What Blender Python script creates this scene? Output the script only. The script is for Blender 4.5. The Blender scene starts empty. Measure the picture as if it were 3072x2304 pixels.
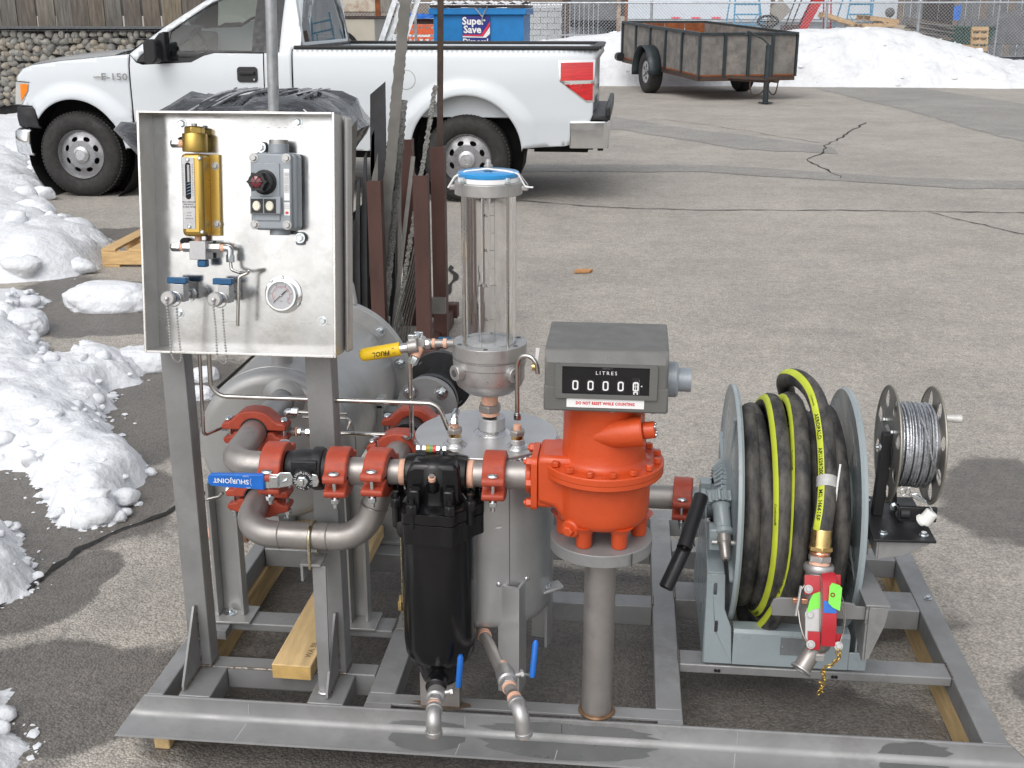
import bpy, bmesh, math, random
import numpy as np
from mathutils import Vector, Matrix, noise
from mathutils.geometry import delaunay_2d_cdt
random.seed(7); np.random.seed(7)
sc = bpy.context.scene
COL = sc.collection
PI = math.pi
R_ = math.radians
# ------------------------------------------------------------ camera
cam_d = bpy.data.cameras.new('camera'); cam = bpy.data.objects.new('camera', cam_d); COL.objects.link(cam)
cam.location = (0, 0, 1.66); cam.rotation_euler = (R_(90 - 17.864), 0, R_(5.806))
cam_d.sensor_width = 36; cam_d.lens = 40.52; cam_d.clip_start = 0.05; cam_d.clip_end = 2000
sc.camera = cam
# ------------------------------------------------------------ sky, sun, exposure
w = bpy.data.worlds.new('World'); sc.world = w; w.use_nodes = True
nt = w.node_tree; bg = nt.nodes['Background']
sky = nt.nodes.new('ShaderNodeTexSky'); sky.sky_type = 'NISHITA'; sky.sun_disc = False
sky.sun_elevation = R_(48); sky.sun_rotation = R_(200); sky.dust_density = 4.0; sky.air_density = 1.0; sky.ozone_density = 1.0
hs = nt.nodes.new('ShaderNodeHueSaturation'); hs.inputs['Saturation'].default_value = 0.22
nt.links.new(sky.outputs[0], hs.inputs['Color']); nt.links.new(hs.outputs[0], bg.inputs[0]); bg.inputs[1].default_value = 0.15
sun_d = bpy.data.lights.new('sun', 'SUN'); sun = bpy.data.objects.new('sun', sun_d); COL.objects.link(sun)
sun_d.energy = 0.5; sun_d.angle = R_(85); sun_d.color = (1.0, 0.97, 0.92)
sd = Vector((math.sin(R_(200)) * math.cos(R_(48)), math.cos(R_(200)) * math.cos(R_(48)), math.sin(R_(48))))
sun.rotation_euler = sd.to_track_quat('Z', 'Y').to_euler()
sc.view_settings.view_transform = 'Standard'; sc.view_settings.look = 'None'; sc.view_settings.gamma = 1
sc.view_settings.use_curve_mapping = False; sc.view_settings.exposure = 0.33
# ------------------------------------------------------------ mesh helpers
class MB:
    def __init__(s): s.v = []; s.f = []
    def add(s, vs, fs):
        o = len(s.v); s.v += [tuple(p) for p in vs]; s.f += [tuple(i + o for i in f) for f in fs]; return s
    def box(s, a, b, c, d, e, f, M=None):
        vs = [(x, y, z) for z in (e, f) for y in (c, d) for x in (a, b)]
        if M: vs = [M @ Vector(p) for p in vs]
        return s.add(vs, [(0, 2, 3, 1), (4, 5, 7, 6), (0, 1, 5, 4), (2, 6, 7, 3), (0, 4, 6, 2), (1, 3, 7, 5)])
    def cyl(s, p0, p1, r, r2=None, n=24, cap=True):
        r2 = r if r2 is None else r2
        p0 = Vector(p0); p1 = Vector(p1); ux, uy = frame(p1 - p0)
        vs = []
        for p, rr in ((p0, r), (p1, r2)):
            for i in range(n):
                a = 2 * PI * i / n; vs.append(p + ux * (rr * math.cos(a)) + uy * (rr * math.sin(a)))
        fs = [(i, (i + 1) % n, n + (i + 1) % n, n + i) for i in range(n)]
        if cap: fs += [tuple(range(n))[::-1], tuple(range(n, 2 * n))]
        return s.add(vs, fs)
    def ring(s, p0, p1, ro, ri, n=32):
        p0 = Vector(p0); p1 = Vector(p1); ux, uy = frame(p1 - p0); vs = []
        for p, rr in ((p0, ro), (p1, ro), (p1, ri), (p0, ri)):
            for i in range(n):
                a = 2 * PI * i / n; vs.append(p + ux * (rr * math.cos(a)) + uy * (rr * math.sin(a)))
        fs = [(k * n + i, k * n + (i + 1) % n, ((k + 1) % 4) * n + (i + 1) % n, ((k + 1) % 4) * n + i) for k in range(4) for i in range(n)]
        return s.add(vs, fs)
    def lathe(s, prof, o, ax=(0, 0, 1), n=32, cap=True, a0=0, a1=2 * PI):
        o = Vector(o); ax = Vector(ax).normalized(); ux, uy = frame(ax); vs = []; full = abs(a1 - a0 - 2 * PI) < 1e-6
        m = n if full else n + 1
        for r, h in prof:
            for i in range(m):
                a = a0 + (a1 - a0) * i / n; vs.append(o + ax * h + ux * (r * math.cos(a)) + uy * (r * math.sin(a)))
        fs = []
        for k in range(len(prof) - 1):
            for i in range(n):
                j = (i + 1) % m; fs.append((k * m + i, k * m + j, (k + 1) * m + j, (k + 1) * m + i))
        if cap and full: fs += [tuple(range(n))[::-1], tuple(range((len(prof) - 1) * n, len(prof) * n))]
        return s.add(vs, fs)
    def tube(s, pts, r, n=12, cap=True, closed=False, flat=None, rs=None):
        pts = [Vector(p) for p in pts]; m = len(pts); vs = []; fs = []
        t0 = (pts[1] - pts[0]).normalized(); ux, uy = frame(t0); prev = t0
        for k, p in enumerate(pts):
            a = pts[k - 1] if (k > 0 or closed) else p; b = pts[(k + 1) % m] if (k < m - 1 or closed) else p
            t = (b - a).normalized(); q = prev.rotation_difference(t); ux = q @ ux; uy = q @ uy; prev = t
            rr = rs[k] if rs else r
            for i in range(n):
                an = 2 * PI * i / n; vs.append(p + ux * (rr * math.cos(an)) + uy * (rr * math.sin(an) * (flat or 1)))
        for k in range(m if closed else m - 1):
            for i in range(n):
                k2 = (k + 1) % m; fs.append((k * n + i, k * n + (i + 1) % n, k2 * n + (i + 1) % n, k2 * n + i))
        if cap and not closed: fs += [tuple(range(n))[::-1], tuple(range((m - 1) * n, m * n))]
        return s.add(vs, fs)
    def prism(s, poly, o, ux, uy, d):
        """closed 2D polygon extruded by vector d"""
        o = Vector(o); ux = Vector(ux); uy = Vector(uy); d = Vector(d); n = len(poly)
        vs = [o + ux * a + uy * b for a, b in poly]; vs += [p + d for p in vs]
        tri = delaunay_2d_cdt([Vector(p) for p in poly], [], [list(range(n))], 1, 1e-6)
        fs = []
        if len(tri[0]) == n:
            mp = tri[3]; idx = [mp[i][0] if mp[i] else i for i in range(n)]
            fs += [tuple(idx[i] for i in f)[::-1] for f in tri[2]] + [tuple(idx[i] + n for i in f) for f in tri[2]]
        else: fs += [tuple(range(n))[::-1], tuple(range(n, 2 * n))]
        fs += [(i, (i + 1) % n, n + (i + 1) % n, n + i) for i in range(n)]
        return s.add(vs, fs)
    def plate(s, poly, holes, o, ux, uy, d):
        """flat plate with holes, extruded by d"""
        o = Vector(o); ux = Vector(ux); uy = Vector(uy); d = Vector(d)
        vs2 = [Vector(p) for p in poly]; edges = [(i, (i + 1) % len(poly)) for i in range(len(poly))]; loops = [list(range(len(poly)))]
        for h in holes:
            b = len(vs2); vs2 += [Vector(p) for p in h]; edges += [(b + i, b + (i + 1) % len(h)) for i in range(len(h))]; loops.append(list(range(b, b + len(h))))
        ov, oe, of, _, _, _ = delaunay_2d_cdt(vs2, edges, [], 0, 1e-7)
        keep = []
        for f in of:
            c = sum((ov[i] for i in f), Vector((0, 0))) / len(f)
            if inpoly(c, poly) and not any(inpoly(c, h) for h in holes): keep.append(tuple(f))
        n = len(ov); vs = [o + ux * p[0] + uy * p[1] for p in ov]; vs += [p + d for p in vs]
        fs = [f[::-1] for f in keep] + [tuple(i + n for i in f) for f in keep]
        ed = {}
        for f in keep:
            for i in range(len(f)):
                e = (f[i], f[(i + 1) % len(f)]); ed[e] = 1
        for (a, b) in ed:
            if (b, a) not in ed: fs.append((a, b, b + n, a + n))
        return s.add(vs, fs)
    def sphere(s, c, r, sx=1, sy=1, sz=1, n=16, m=8):
        c = Vector(c); vs = [c + Vector((0, 0, -r * sz))]
        for k in range(1, m):
            t = -PI / 2 + PI * k / m
            for i in range(n):
                a = 2 * PI * i / n; vs.append(c + Vector((r * sx * math.cos(t) * math.cos(a), r * sy * math.cos(t) * math.sin(a), r * sz * math.sin(t))))
        vs.append(c + Vector((0, 0, r * sz))); fs = [(0, 1 + (i + 1) % n, 1 + i) for i in range(n)]
        for k in range(m - 2):
            for i in range(n):
                a = 1 + k * n + i; b = 1 + k * n + (i + 1) % n; fs.append((a, b, b + n, a + n))
        l = len(vs) - 1; fs += [(l, 1 + (m - 2) * n + i, 1 + (m - 2) * n + (i + 1) % n) for i in range(n)]
        return s.add(vs, fs)
    def grid(s, P):
        """P: 2D list of points"""
        a = len(P); b = len(P[0]); vs = [p for row in P for p in row]
        return s.add(vs, [(i * b + j, i * b + j + 1, (i + 1) * b + j + 1, (i + 1) * b + j) for i in range(a - 1) for j in range(b - 1)])
    def xf(s, M):
        s.v = [tuple(M @ Vector(p)) for p in s.v]; return s
def frame(d):
    d = Vector(d).normalized()
    r = Vector((0, 0, 1)) if abs(d.z) < 0.9 else Vector((1, 0, 0))
    ux = r.cross(d).normalized(); uy = d.cross(ux).normalized(); return ux, uy
def inpoly(p, poly):
    c = False; n = len(poly); x, y = p[0], p[1]; j = n - 1
    for i in range(n):
        xi, yi = poly[i][0], poly[i][1]; xj, yj = poly[j][0], poly[j][1]
        if (yi > y) != (yj > y) and x < (xj - xi) * (y - yi) / (yj - yi) + xi: c = not c
        j = i
    return c
def circ(cx, cy, r, n=20, ry=None): return [(cx + r * math.cos(2 * PI * i / n), cy + (ry or r) * math.sin(2 * PI * i / n)) for i in range(n)]
def rrect(x0, y0, x1, y1, r, n=5):
    out = []
    for cx, cy, a in ((x1 - r, y1 - r, 0), (x0 + r, y1 - r, 90), (x0 + r, y0 + r, 180), (x1 - r, y0 + r, 270)):
        for i in range(n + 1): t = R_(a + 90 * i / n); out.append((cx + r * math.cos(t), cy + r * math.sin(t)))
    return out
def fillet(pts, r, n=7):
    pts = [Vector(p) for p in pts]; out = [pts[0]]
    for i in range(1, len(pts) - 1):
        p, a, b = pts[i], pts[i - 1], pts[i + 1]; u = (a - p).normalized(); v = (b - p).normalized()
        ang = u.angle(v)
        if ang > PI - 0.02: out.append(p); continue
        d = min(r / math.tan(ang / 2), (a - p).length * .49, (b - p).length * .49); rr = d * math.tan(ang / 2)
        c = p + (u + v).normalized() * (rr / math.sin(ang / 2)); s = p + u * d - c; e = p + v * d - c
        om = s.angle(e)
        for k in range(n + 1): out.append(c + (s * math.sin((1 - k / n) * om) + e * math.sin(k / n * om)) / math.sin(om))
    out.append(pts[-1]); return out
def spline(pts, n=8, closed=False):
    P = [Vector(p) for p in pts]; m = len(P); out = []
    for i in range(m if closed else m - 1):
        if closed: a, b, c, d = P[i - 1], P[i], P[(i + 1) % m], P[(i + 2) % m]
        else: a, b, c, d = P[max(i - 1, 0)], P[i], P[i + 1], P[min(i + 2, m - 1)]
        for k in range(n):
            t = k / n; out.append(0.5 * ((2 * b) + (c - a) * t + (2 * a - 5 * b + 4 * c - d) * t * t + (3 * b - a - 3 * c + d) * t ** 3))
    if not closed: out.append(P[-1])
    return out
def root_loc(p):
    while p.parent: p = p.parent
    return Vector(p.location)
def mesh_of(name, mb, m, smooth=35):
    me = bpy.data.meshes.new(name); me.from_pydata(mb.v, [], mb.f); me.update()
    if len(mb.v) < 60000:
        bm = bmesh.new(); bm.from_mesh(me); bmesh.ops.recalc_face_normals(bm, faces=bm.faces); bm.to_mesh(me); bm.free()
    if smooth:
        me.polygons.foreach_set('use_smooth', [True] * len(me.polygons)); me.set_sharp_from_angle(angle=R_(smooth))
    if m: me.materials.append(m)
    return me
def link(o, parent=None):
    COL.objects.link(o)
    if parent: o.parent = parent
    return o
def ob(name, mb, m, parent=None, bevel=0, smooth=35, seg=2):
    """one mesh object; coordinates are world coordinates"""
    if parent:
        L = root_loc(parent)
        if L.length: mb = MB().add([Vector(p) - L for p in mb.v], mb.f)
    o = bpy.data.objects.new(name, mesh_of(name, mb, m, smooth)); link(o, parent)
    if bevel:
        b = o.modifiers.new('bevel', 'BEVEL'); b.width = bevel; b.segments = seg; b.limit_method = 'ANGLE'; b.angle_limit = R_(38); b.harden_normals = False
    return o
def thing(name, label, cat, loc=(0, 0, 0), group=None):
    o = bpy.data.objects.new(name, None); COL.objects.link(o); o.location = loc; o.empty_display_size = .05
    return tag(o, label, cat, group)
def tag(o, label=None, cat=None, group=None, kind=None):
    if label: o['label'] = label
    if cat: o['category'] = cat
    if group: o['group'] = group
    if kind: o['kind'] = kind
    return o
def kids(o): return [c for c in bpy.data.objects if c.parent == o]
def copy_tree(o, loc=None, rot=None, label=None, table=None):
    if table is None:
        table = {}
        for c in bpy.data.objects:
            if c.parent: table.setdefault(c.parent.name, []).append(c)
    def rec(a, par):
        c = a.copy(); COL.objects.link(c); c.parent = par
        for ch in table.get(a.name, []): rec(ch, c)
        return c
    c = rec(o, None)
    if loc is not None: c.location = loc
    if rot is not None: c.rotation_euler = rot
    if label: c['label'] = label
    return c
def inst(name, me, loc, parent, rot=None, scale=None):
    """a part that shares mesh data; loc in world coordinates"""
    o = bpy.data.objects.new(name, me); link(o, parent); o.location = Vector(loc) - (root_loc(parent) if parent else Vector())
    if rot is not None: o.rotation_euler = rot
    if scale is not None: o.scale = scale
    return o
def rot_to(d): return Vector(d).to_track_quat('Z', 'Y').to_euler()
_fc = {}
def text_mesh(s, size, bold=0.0, space=1.0):
    cu = bpy.data.curves.new('t', 'FONT'); cu.body = s; cu.size = size; cu.offset = bold * size; cu.align_x = 'CENTER'; cu.align_y = 'CENTER'; cu.space_character = space
    cu.resolution_u = 2
    o = bpy.data.objects.new('t', cu); me = bpy.data.meshes.new_from_object(o)
    v = [tuple(p.co) for p in me.vertices]; f = [tuple(p.vertices) for p in me.polygons]
    bpy.data.objects.remove(o); bpy.data.curves.remove(cu); bpy.data.meshes.remove(me); return v, f
def lettering(s, size, o, ux, uy, m, parent, bold=0.0, space=1.0, name='lettering', sx=1.0):
    v, f = text_mesh(s, size, bold, space); o = Vector(o); ux = Vector(ux).normalized(); uy = Vector(uy).normalized()
    return ob(name, MB().add([o + ux * (p[0] * sx) + uy * p[1] for p in v], f), m, parent, smooth=0)
# ------------------------------------------------------------ materials
def nodes_of(m): return m.node_tree.nodes, m.node_tree.links
def mat(name, col, rough=.5, metal=0.0, var=.12, vs=6.0, bump=0.0, bs=60.0, rv=.12, stretch=(1, 1, 1), col2=None, spots=0, spotcol=(.1, .1, .1), sps=14.0, coat=0.0, spec=.5, trans=0, ior=1.45, emis=None, detail=6, dist=.002):
    m = bpy.data.materials.new(name); m.use_nodes = True; N, L = nodes_of(m); b = N['Principled BSDF']
    b.inputs['Roughness'].default_value = rough; b.inputs['Metallic'].default_value = metal; b.inputs['Base Color'].default_value = (*col, 1)
    b.inputs['Specular IOR Level'].default_value = spec; b.inputs['IOR'].default_value = ior
    if coat: b.inputs['Coat Weight'].default_value = coat; b.inputs['Coat Roughness'].default_value = .08
    if trans: b.inputs['Transmission Weight'].default_value = trans
    tc = N.new('ShaderNodeTexCoord'); mp = N.new('ShaderNodeMapping'); mp.inputs['Scale'].default_value = stretch; L.new(tc.outputs['Object'], mp.inputs[0])
    if var or col2:
        nz = N.new('ShaderNodeTexNoise'); nz.inputs['Scale'].default_value = vs; nz.inputs['Detail'].default_value = detail; nz.inputs['Roughness'].default_value = .6; L.new(mp.outputs[0], nz.inputs['Vector'])
        rp = N.new('ShaderNodeValToRGB'); c2 = col2 or tuple(min(1, c * (1 + var)) for c in col)
        rp.color_ramp.elements[0].position = .3; rp.color_ramp.elements[1].position = .7
        rp.color_ramp.elements[0].color = (*[c * (1 - var) for c in col], 1); rp.color_ramp.elements[1].color = (*c2, 1)
        L.new(nz.outputs['Fac'], rp.inputs[0]); out = rp.outputs[0]
        if spots:
            n2 = N.new('ShaderNodeTexNoise'); n2.inputs['Scale'].default_value = sps; n2.inputs['Detail'].default_value = 8; n2.inputs['Roughness'].default_value = .7; L.new(mp.outputs[0], n2.inputs['Vector'])
            r2 = N.new('ShaderNodeValToRGB'); r2.color_ramp.elements[0].position = 1 - spots - .10; r2.color_ramp.elements[1].position = 1 - spots + .10; L.new(n2.outputs['Fac'], r2.inputs[0])
            mx = N.new('ShaderNodeMixRGB'); L.new(r2.outputs[0], mx.inputs[0]); L.new(out, mx.inputs[1]); mx.inputs[2].default_value = (*spotcol, 1); out = mx.outputs[0]
        L.new(out, b.inputs['Base Color'])
        if rv:
            mr = N.new('ShaderNodeMapRange'); mr.inputs['To Min'].default_value = max(0, rough - rv); mr.inputs['To Max'].default_value = min(1, rough + rv); mr.inputs['From Min'].default_value = .3; mr.inputs['From Max'].default_value = .7
            n3 = N.new('ShaderNodeTexNoise'); n3.inputs['Scale'].default_value = vs * 2.3; n3.inputs['Detail'].default_value = 5; L.new(mp.outputs[0], n3.inputs['Vector']); L.new(n3.outputs['Fac'], mr.inputs[0]); L.new(mr.outputs[0], b.inputs['Roughness'])
    if bump:
        n4 = N.new('ShaderNodeTexNoise'); n4.inputs['Scale'].default_value = bs; n4.inputs['Detail'].default_value = 6; L.new(mp.outputs[0], n4.inputs['Vector'])
        bp = N.new('ShaderNodeBump'); bp.inputs['Strength'].default_value = bump; bp.inputs['Distance'].default_value = dist; L.new(n4.outputs['Fac'], bp.inputs['Height']); L.new(bp.outputs[0], b.inputs['Normal'])
    if emis: b.inputs['Emission Color'].default_value = (*emis, 1); b.inputs['Emission Strength'].default_value = 1
    return m
K = {}
K['steel'] = mat('blasted stainless steel', (.285, .288, .29), .5, .35, .20, 4, .14, 260, .14, spots=.42, spotcol=(.225, .224, .222), sps=7, detail=8)
K['tankst'] = mat('satin tank steel', (.40, .40, .395), .40, .5, .10, 4, .06, 200, .08, spots=.4, spotcol=(.33, .33, .325), sps=5, detail=8)
K['steel_dk'] = mat('dark plate steel', (.16, .16, .165), .5, .6, .25, 6, .15, 200, .1)
K['pipe'] = mat('stainless pipe', (.36, .34, .325), .42, .65, .14, 9, .10, 200, .1, spots=.32, spotcol=(.25, .23, .21), sps=10)
K['alum'] = mat('mill aluminium tank', (.56, .565, .57), .34, .65, .10, 9, 0, 60, .05)
K['weld'] = mat('weld bead', (.62, .62, .63), .28, .95, .2, 40, .5, 160, .1)
K['sheet'] = mat('polished stainless sheet', (.56, .565, .57), .19, 1.0, .10, 7, .06, 40, .09, spots=.40, spotcol=(.46, .455, .45), sps=11, detail=8)
K['sheet_edge'] = mat('ground sheet edge', (.75, .74, .72), .3, .9, .1, 30)
K['tubing'] = mat('stainless tubing', (.52, .5, .47), .2, 1.0, .08, 20)
K['zinc'] = mat('zinc plated steel', (.66, .70, .72), .22, 1.0, .1, 40)
K['cadm'] = mat('yellow zinc bolt', (.58, .52, .36), .25, 1.0, .15, 40)
K['machined'] = mat('machined stainless', (.46, .455, .45), .38, .7, .08, 20, .04, 200)
K['orange_c'] = mat('orange red coupling paint', (.40, .064, .034), .45, 0, .18, 16, .45, 110, .10, spots=.40, spotcol=(.26, .055, .035), sps=26)
K['meter'] = mat('orange meter paint', (.55, .072, .017), .38, 0, .08, 10, .35, 110, .08, coat=.15, spots=.28, spotcol=(.40, .05, .018), sps=9)
K['black_gl'] = mat('gloss black paint', (.007, .007, .008), .2, 0, .2, 12, .06, 25, .06)
K['black_cast'] = mat('black cast iron', (.022, .023, .025), .42, .1, .3, 30, .5, 160)
K['black'] = mat('black satin paint', (.016, .016, .018), .4, 0, .3, 10, .1, 120)
K['rubber'] = mat('black rubber', (.022, .022, .024), .68, 0, .25, 10, .3, 60)
K['tread'] = mat('tyre tread rubber', (.028, .027, .026), .78, 0, .3, 16, .4, 40, spots=.3, spotcol=(.07, .065, .06), sps=10)
K['tape'] = mat('peach thread tape', (.72, .42, .30), .6, 0, .12, 60, .6, 200, spots=.3, spotcol=(.55, .22, .08), sps=60)
K['brassg'] = mat('gold anodised brass', (.54, .37, .10), .34, .85, .04, 5)
K['brass'] = mat('brass', (.66, .47, .20), .24, 1.0, .1, 30)
K['gold'] = mat('gold chain', (.62, .42, .10), .25, 1.0, .1, 60)
K['copper'] = mat('copper lug', (.80, .42, .28), .25, .9, .1, 60)
K['blue'] = mat('blue vinyl grip', (.012, .13, .50), .38, 0, .1, 30, .05)
K['bluecap'] = mat('blue lid', (.03, .28, .62), .3, 0, .1, 6, .05, 40, coat=.3)
K['bluedk'] = mat('dark blue handle', (.01, .085, .20), .35, 0, .1, 40)
K['yellow'] = mat('yellow vinyl grip', (.78, .52, .02), .4, 0, .06, 30)
K['white'] = mat('white print', (.82, .82, .82), .5, 0, .04, 10)
K['offwhite'] = mat('cream plastic', (.76, .75, .62), .4, 0, .04, 20)
K['ink'] = mat('black ink', (.012, .012, .012), .5, 0, 0)
K['redink'] = mat('red ink', (.62, .02, .03), .5, 0, 0)
K['greyink'] = mat('grey ink', (.22, .22, .22), .5, 0, 0)
K['boxgrey'] = mat('grey enamel casting', (.27, .30, .33), .36, .1, .08, 10, .15, 80, coat=.2)
K['reggrey'] = mat('register grey paint', (.130, .130, .125), .5, 0, .06, 10, .35, 260)
K['reelgrey'] = mat('reel grey enamel', (.30, .35, .37), .34, 0, .06, 8, .05, 60, coat=.25)
K['hose'] = mat('black hose rubber', (.020, .020, .022), .6, 0, .25, 8, .35, 45, spots=.50, spotcol=(.095, .088, .079), sps=17, detail=3, stretch=(1.6, 1, .55))
K['stripe'] = mat('yellow green hose stripe', (.50, .58, .045), .5, 0, .12, 14, spots=.25, spotcol=(.30, .33, .06), sps=20)
K['nozred'] = mat('red nozzle plastic', (.42, .02, .03), .35, 0, .08, 20)
K['tag'] = mat('fluorescent green tag', (.20, .72, .08), .5, 0, .05, 20)
K['wood'] = mat('pine timber', (.56, .40, .20), .7, 0, .25, 7, .35, 40, stretch=(6, 1, 6), spots=.27, spotcol=(.34, .21, .10), sps=7)
K['woodend'] = mat('pine end grain', (.50, .33, .12), .75, 0, .2, 25, .3, 90)
K['pallet'] = mat('pallet wood', (.50, .33, .17), .75, 0, .3, 9, .4, 50, stretch=(1, 6, 6), spots=.25, spotcol=(.22, .13, .07), sps=8)
K['board'] = mat('weathered fence board', (.155, .125, .10), .85, 0, .45, 5, .6, 30, stretch=(8, 8, .8), spots=.36, spotcol=(.27, .23, .19), sps=3)
K['snow'] = mat("snow", (.71, .73, .76), .75, 0, .05, 3.5, .9, 30, .05, dist=.012, spots=.30, spotcol=(.66, .69, .72), sps=9)
K['iced'] = mat('wet icy snow', (.62, .64, .66), .35, 0, .12, 6, .6, 25, dist=.02)
K['truck'] = mat("white car paint", (.60, .635, .665), .22, 0, .02, 1, 0, 60, .03, coat=.6)
K['tblack'] = mat('black truck plastic', (.016, .016, .018), .45, 0, .2, 10, .2, 150)
K['under'] = mat('dark underbody', (.012, .011, .011), .8, 0, .4, 6, .3, 20)
K['chrome'] = mat('chrome', (.78, .79, .80), .08, 1.0, .03, 3)
K['rim'] = mat('silver wheel paint', (.30, .30, .31), .33, .55, .08, 8, coat=.2)
K['hub'] = mat('bright cap', (.55, .55, .57), .25, .6, .06, 8)
K['lampred'] = mat('red lamp lens', (.55, .015, .02), .12, 0, .25, 9, .25, 30, coat=.8, stretch=(1, 1, 8))
K['amber'] = mat('amber lamp lens', (.85, .22, .01), .15, 0, .15, 12, coat=.6)
K['clearlamp'] = mat('clear lamp lens', (.62, .63, .62), .08, .4, .1, 8, coat=.8)
K['brown'] = mat('brown primer steel', (.072, .034, .028), .55, .1, .25, 7, .2, 80, stretch=(1, 1, .4))
K['rustbar'] = mat('rusty bar', (.070, .046, .036), .65, .3, .3, 20, .3, 80)
K['galv'] = mat('galvanised steel', (.42, .44, .46), .42, .7, .2, 12, .2, 60)
K['flame'] = mat('flame cut steel edge', (.20, .20, .19), .5, .5, .4, 60, 1.0, 120, dist=.01)
K['millplate'] = mat('mill scale plate', (.045, .046, .05), .5, .4, .4, 5, .15, 60)
K['lightplate'] = mat('bare steel plate', (.17, .165, .155), .42, .5, .25, 6, .1, 60)
K['wrap'] = mat('black stretch wrap', (.035, .037, .042), .14, 0, .5, 9, 1.0, 7, .08, stretch=(1, 3, 3), spots=.34, spotcol=(.20, .21, .23), sps=6, coat=.4, dist=.02)
K['binblue'] = mat('blue bin paint', (.012, .19, .50), .42, 0, .12, 5, .1, 30, spots=.24, spotcol=(.02, .12, .32), sps=7)
K['signblue'] = mat('navy sign', (.02, .035, .22), .4, 0, .05, 10)
K['signred'] = mat('red sign band', (.70, .03, .08), .4, 0, .03, 10)
K['cratered'] = mat('orange red crate', (.72, .13, .05), .55, 0, .15, 8)
K['tarp'] = mat('blue tarp', (.03, .16, .58), .35, 0, .35, 8, .6, 8, dist=.05)
K['rust'] = mat('rust', (.20, .065, .02), .8, .1, .5, 7, .4, 30)
K['rustwhite'] = mat('rust streaked cream paint', (.56, .52, .44), .5, 0, .08, 5, .2, 20, spots=.44, spotcol=(.26, .10, .03), sps=2.2)
K['blockc'] = mat('grey concrete block', (.42, .43, .44), .85, 0, .12, 6, .4, 50)
K['mortar'] = mat('grey mortar', (.26, .26, .26), .9, 0, .1, 6)
K['trailerwht'] = mat('white trailer skin', (.52, .56, .60), .4, 0, .05, .7)
K['bluesteel'] = mat('blue painted tube', (.07, .26, .42), .45, 0, .15, 10)
K['redsteel'] = mat('red painted steel', (.45, .02, .025), .45, 0, .2, 10)
K['greenbin'] = mat('dark green bin paint', (.018, .062, .042), .5, 0, .2, 5)
K['lid'] = mat('dark brown bin lid', (.045, .032, .030), .5, 0, .3, 4)
K['conc'] = mat('dark wet concrete', (.13, .13, .135), .8, 0, .3, 3, .3, 20)
K['ply'] = mat('weathered plywood', (.17, .16, .15), .8, 0, .35, 5, .3, 30, spots=.37, spotcol=(.28, .25, .21), sps=4)
K['plyin'] = mat('rusty inner panel', (.24, .075, .025), .8, 0, .4, 4, .3, 30)
K['trframe'] = mat('dark green grey trailer steel', (.030, .040, .045), .45, .1, .3, 8, .2, 50)
K['gauge'] = mat('gauge dial face', (.56, .57, .60), .4, 0, .02, 10)
K['fluid'] = mat('white tube liner', (.74, .76, .77), .35, 0, .03, 10)
K['redknob'] = mat('dark red lens', (.20, .02, .03), .15, 0, .2, 40, coat=.6)
K['counter'] = mat('counter window black', (.009, .009, .010), .3, 0, .1, 10)
K['plateng'] = mat('etched name plate', (.44, .44, .45), .35, .7, .05, 40)
K['cable'] = mat('galvanised cable', (.50, .52, .55), .35, .8, .2, 60, .8, 220)
K['reel2'] = mat('bare reel steel', (.25, .245, .235), .38, .7, .2, 10)
K['reel2rim'] = mat('worn reel rim', (.34, .32, .27), .4, .7, .2, 10)
K['nylon'] = mat('white nylon', (.75, .75, .72), .35, 0, .04, 10)
K['asphtar'] = mat('asphalt crack', (.020, .019, .018), .85, 0, .3, 20)
def glass_mat(name, col, rough=0.0, ior=1.45, tint=1.0):
    m = bpy.data.materials.new(name); m.use_nodes = True; N, L = nodes_of(m); b = N['Principled BSDF']
    b.inputs['Base Color'].default_value = (*col, 1); b.inputs['Transmission Weight'].default_value = 1; b.inputs['Roughness'].default_value = rough; b.inputs['IOR'].default_value = ior
    return m
K['glass'] = glass_mat('clear acrylic', (1, 1, 1), 0.03, 1.5)
K['carglass'] = glass_mat('tinted car glass', (.42, .52, .50), 0.0, 1.35)
K['flglass'] = glass_mat('gauge glass', (.98, .98, .98), 0.0, 1.2)
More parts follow.
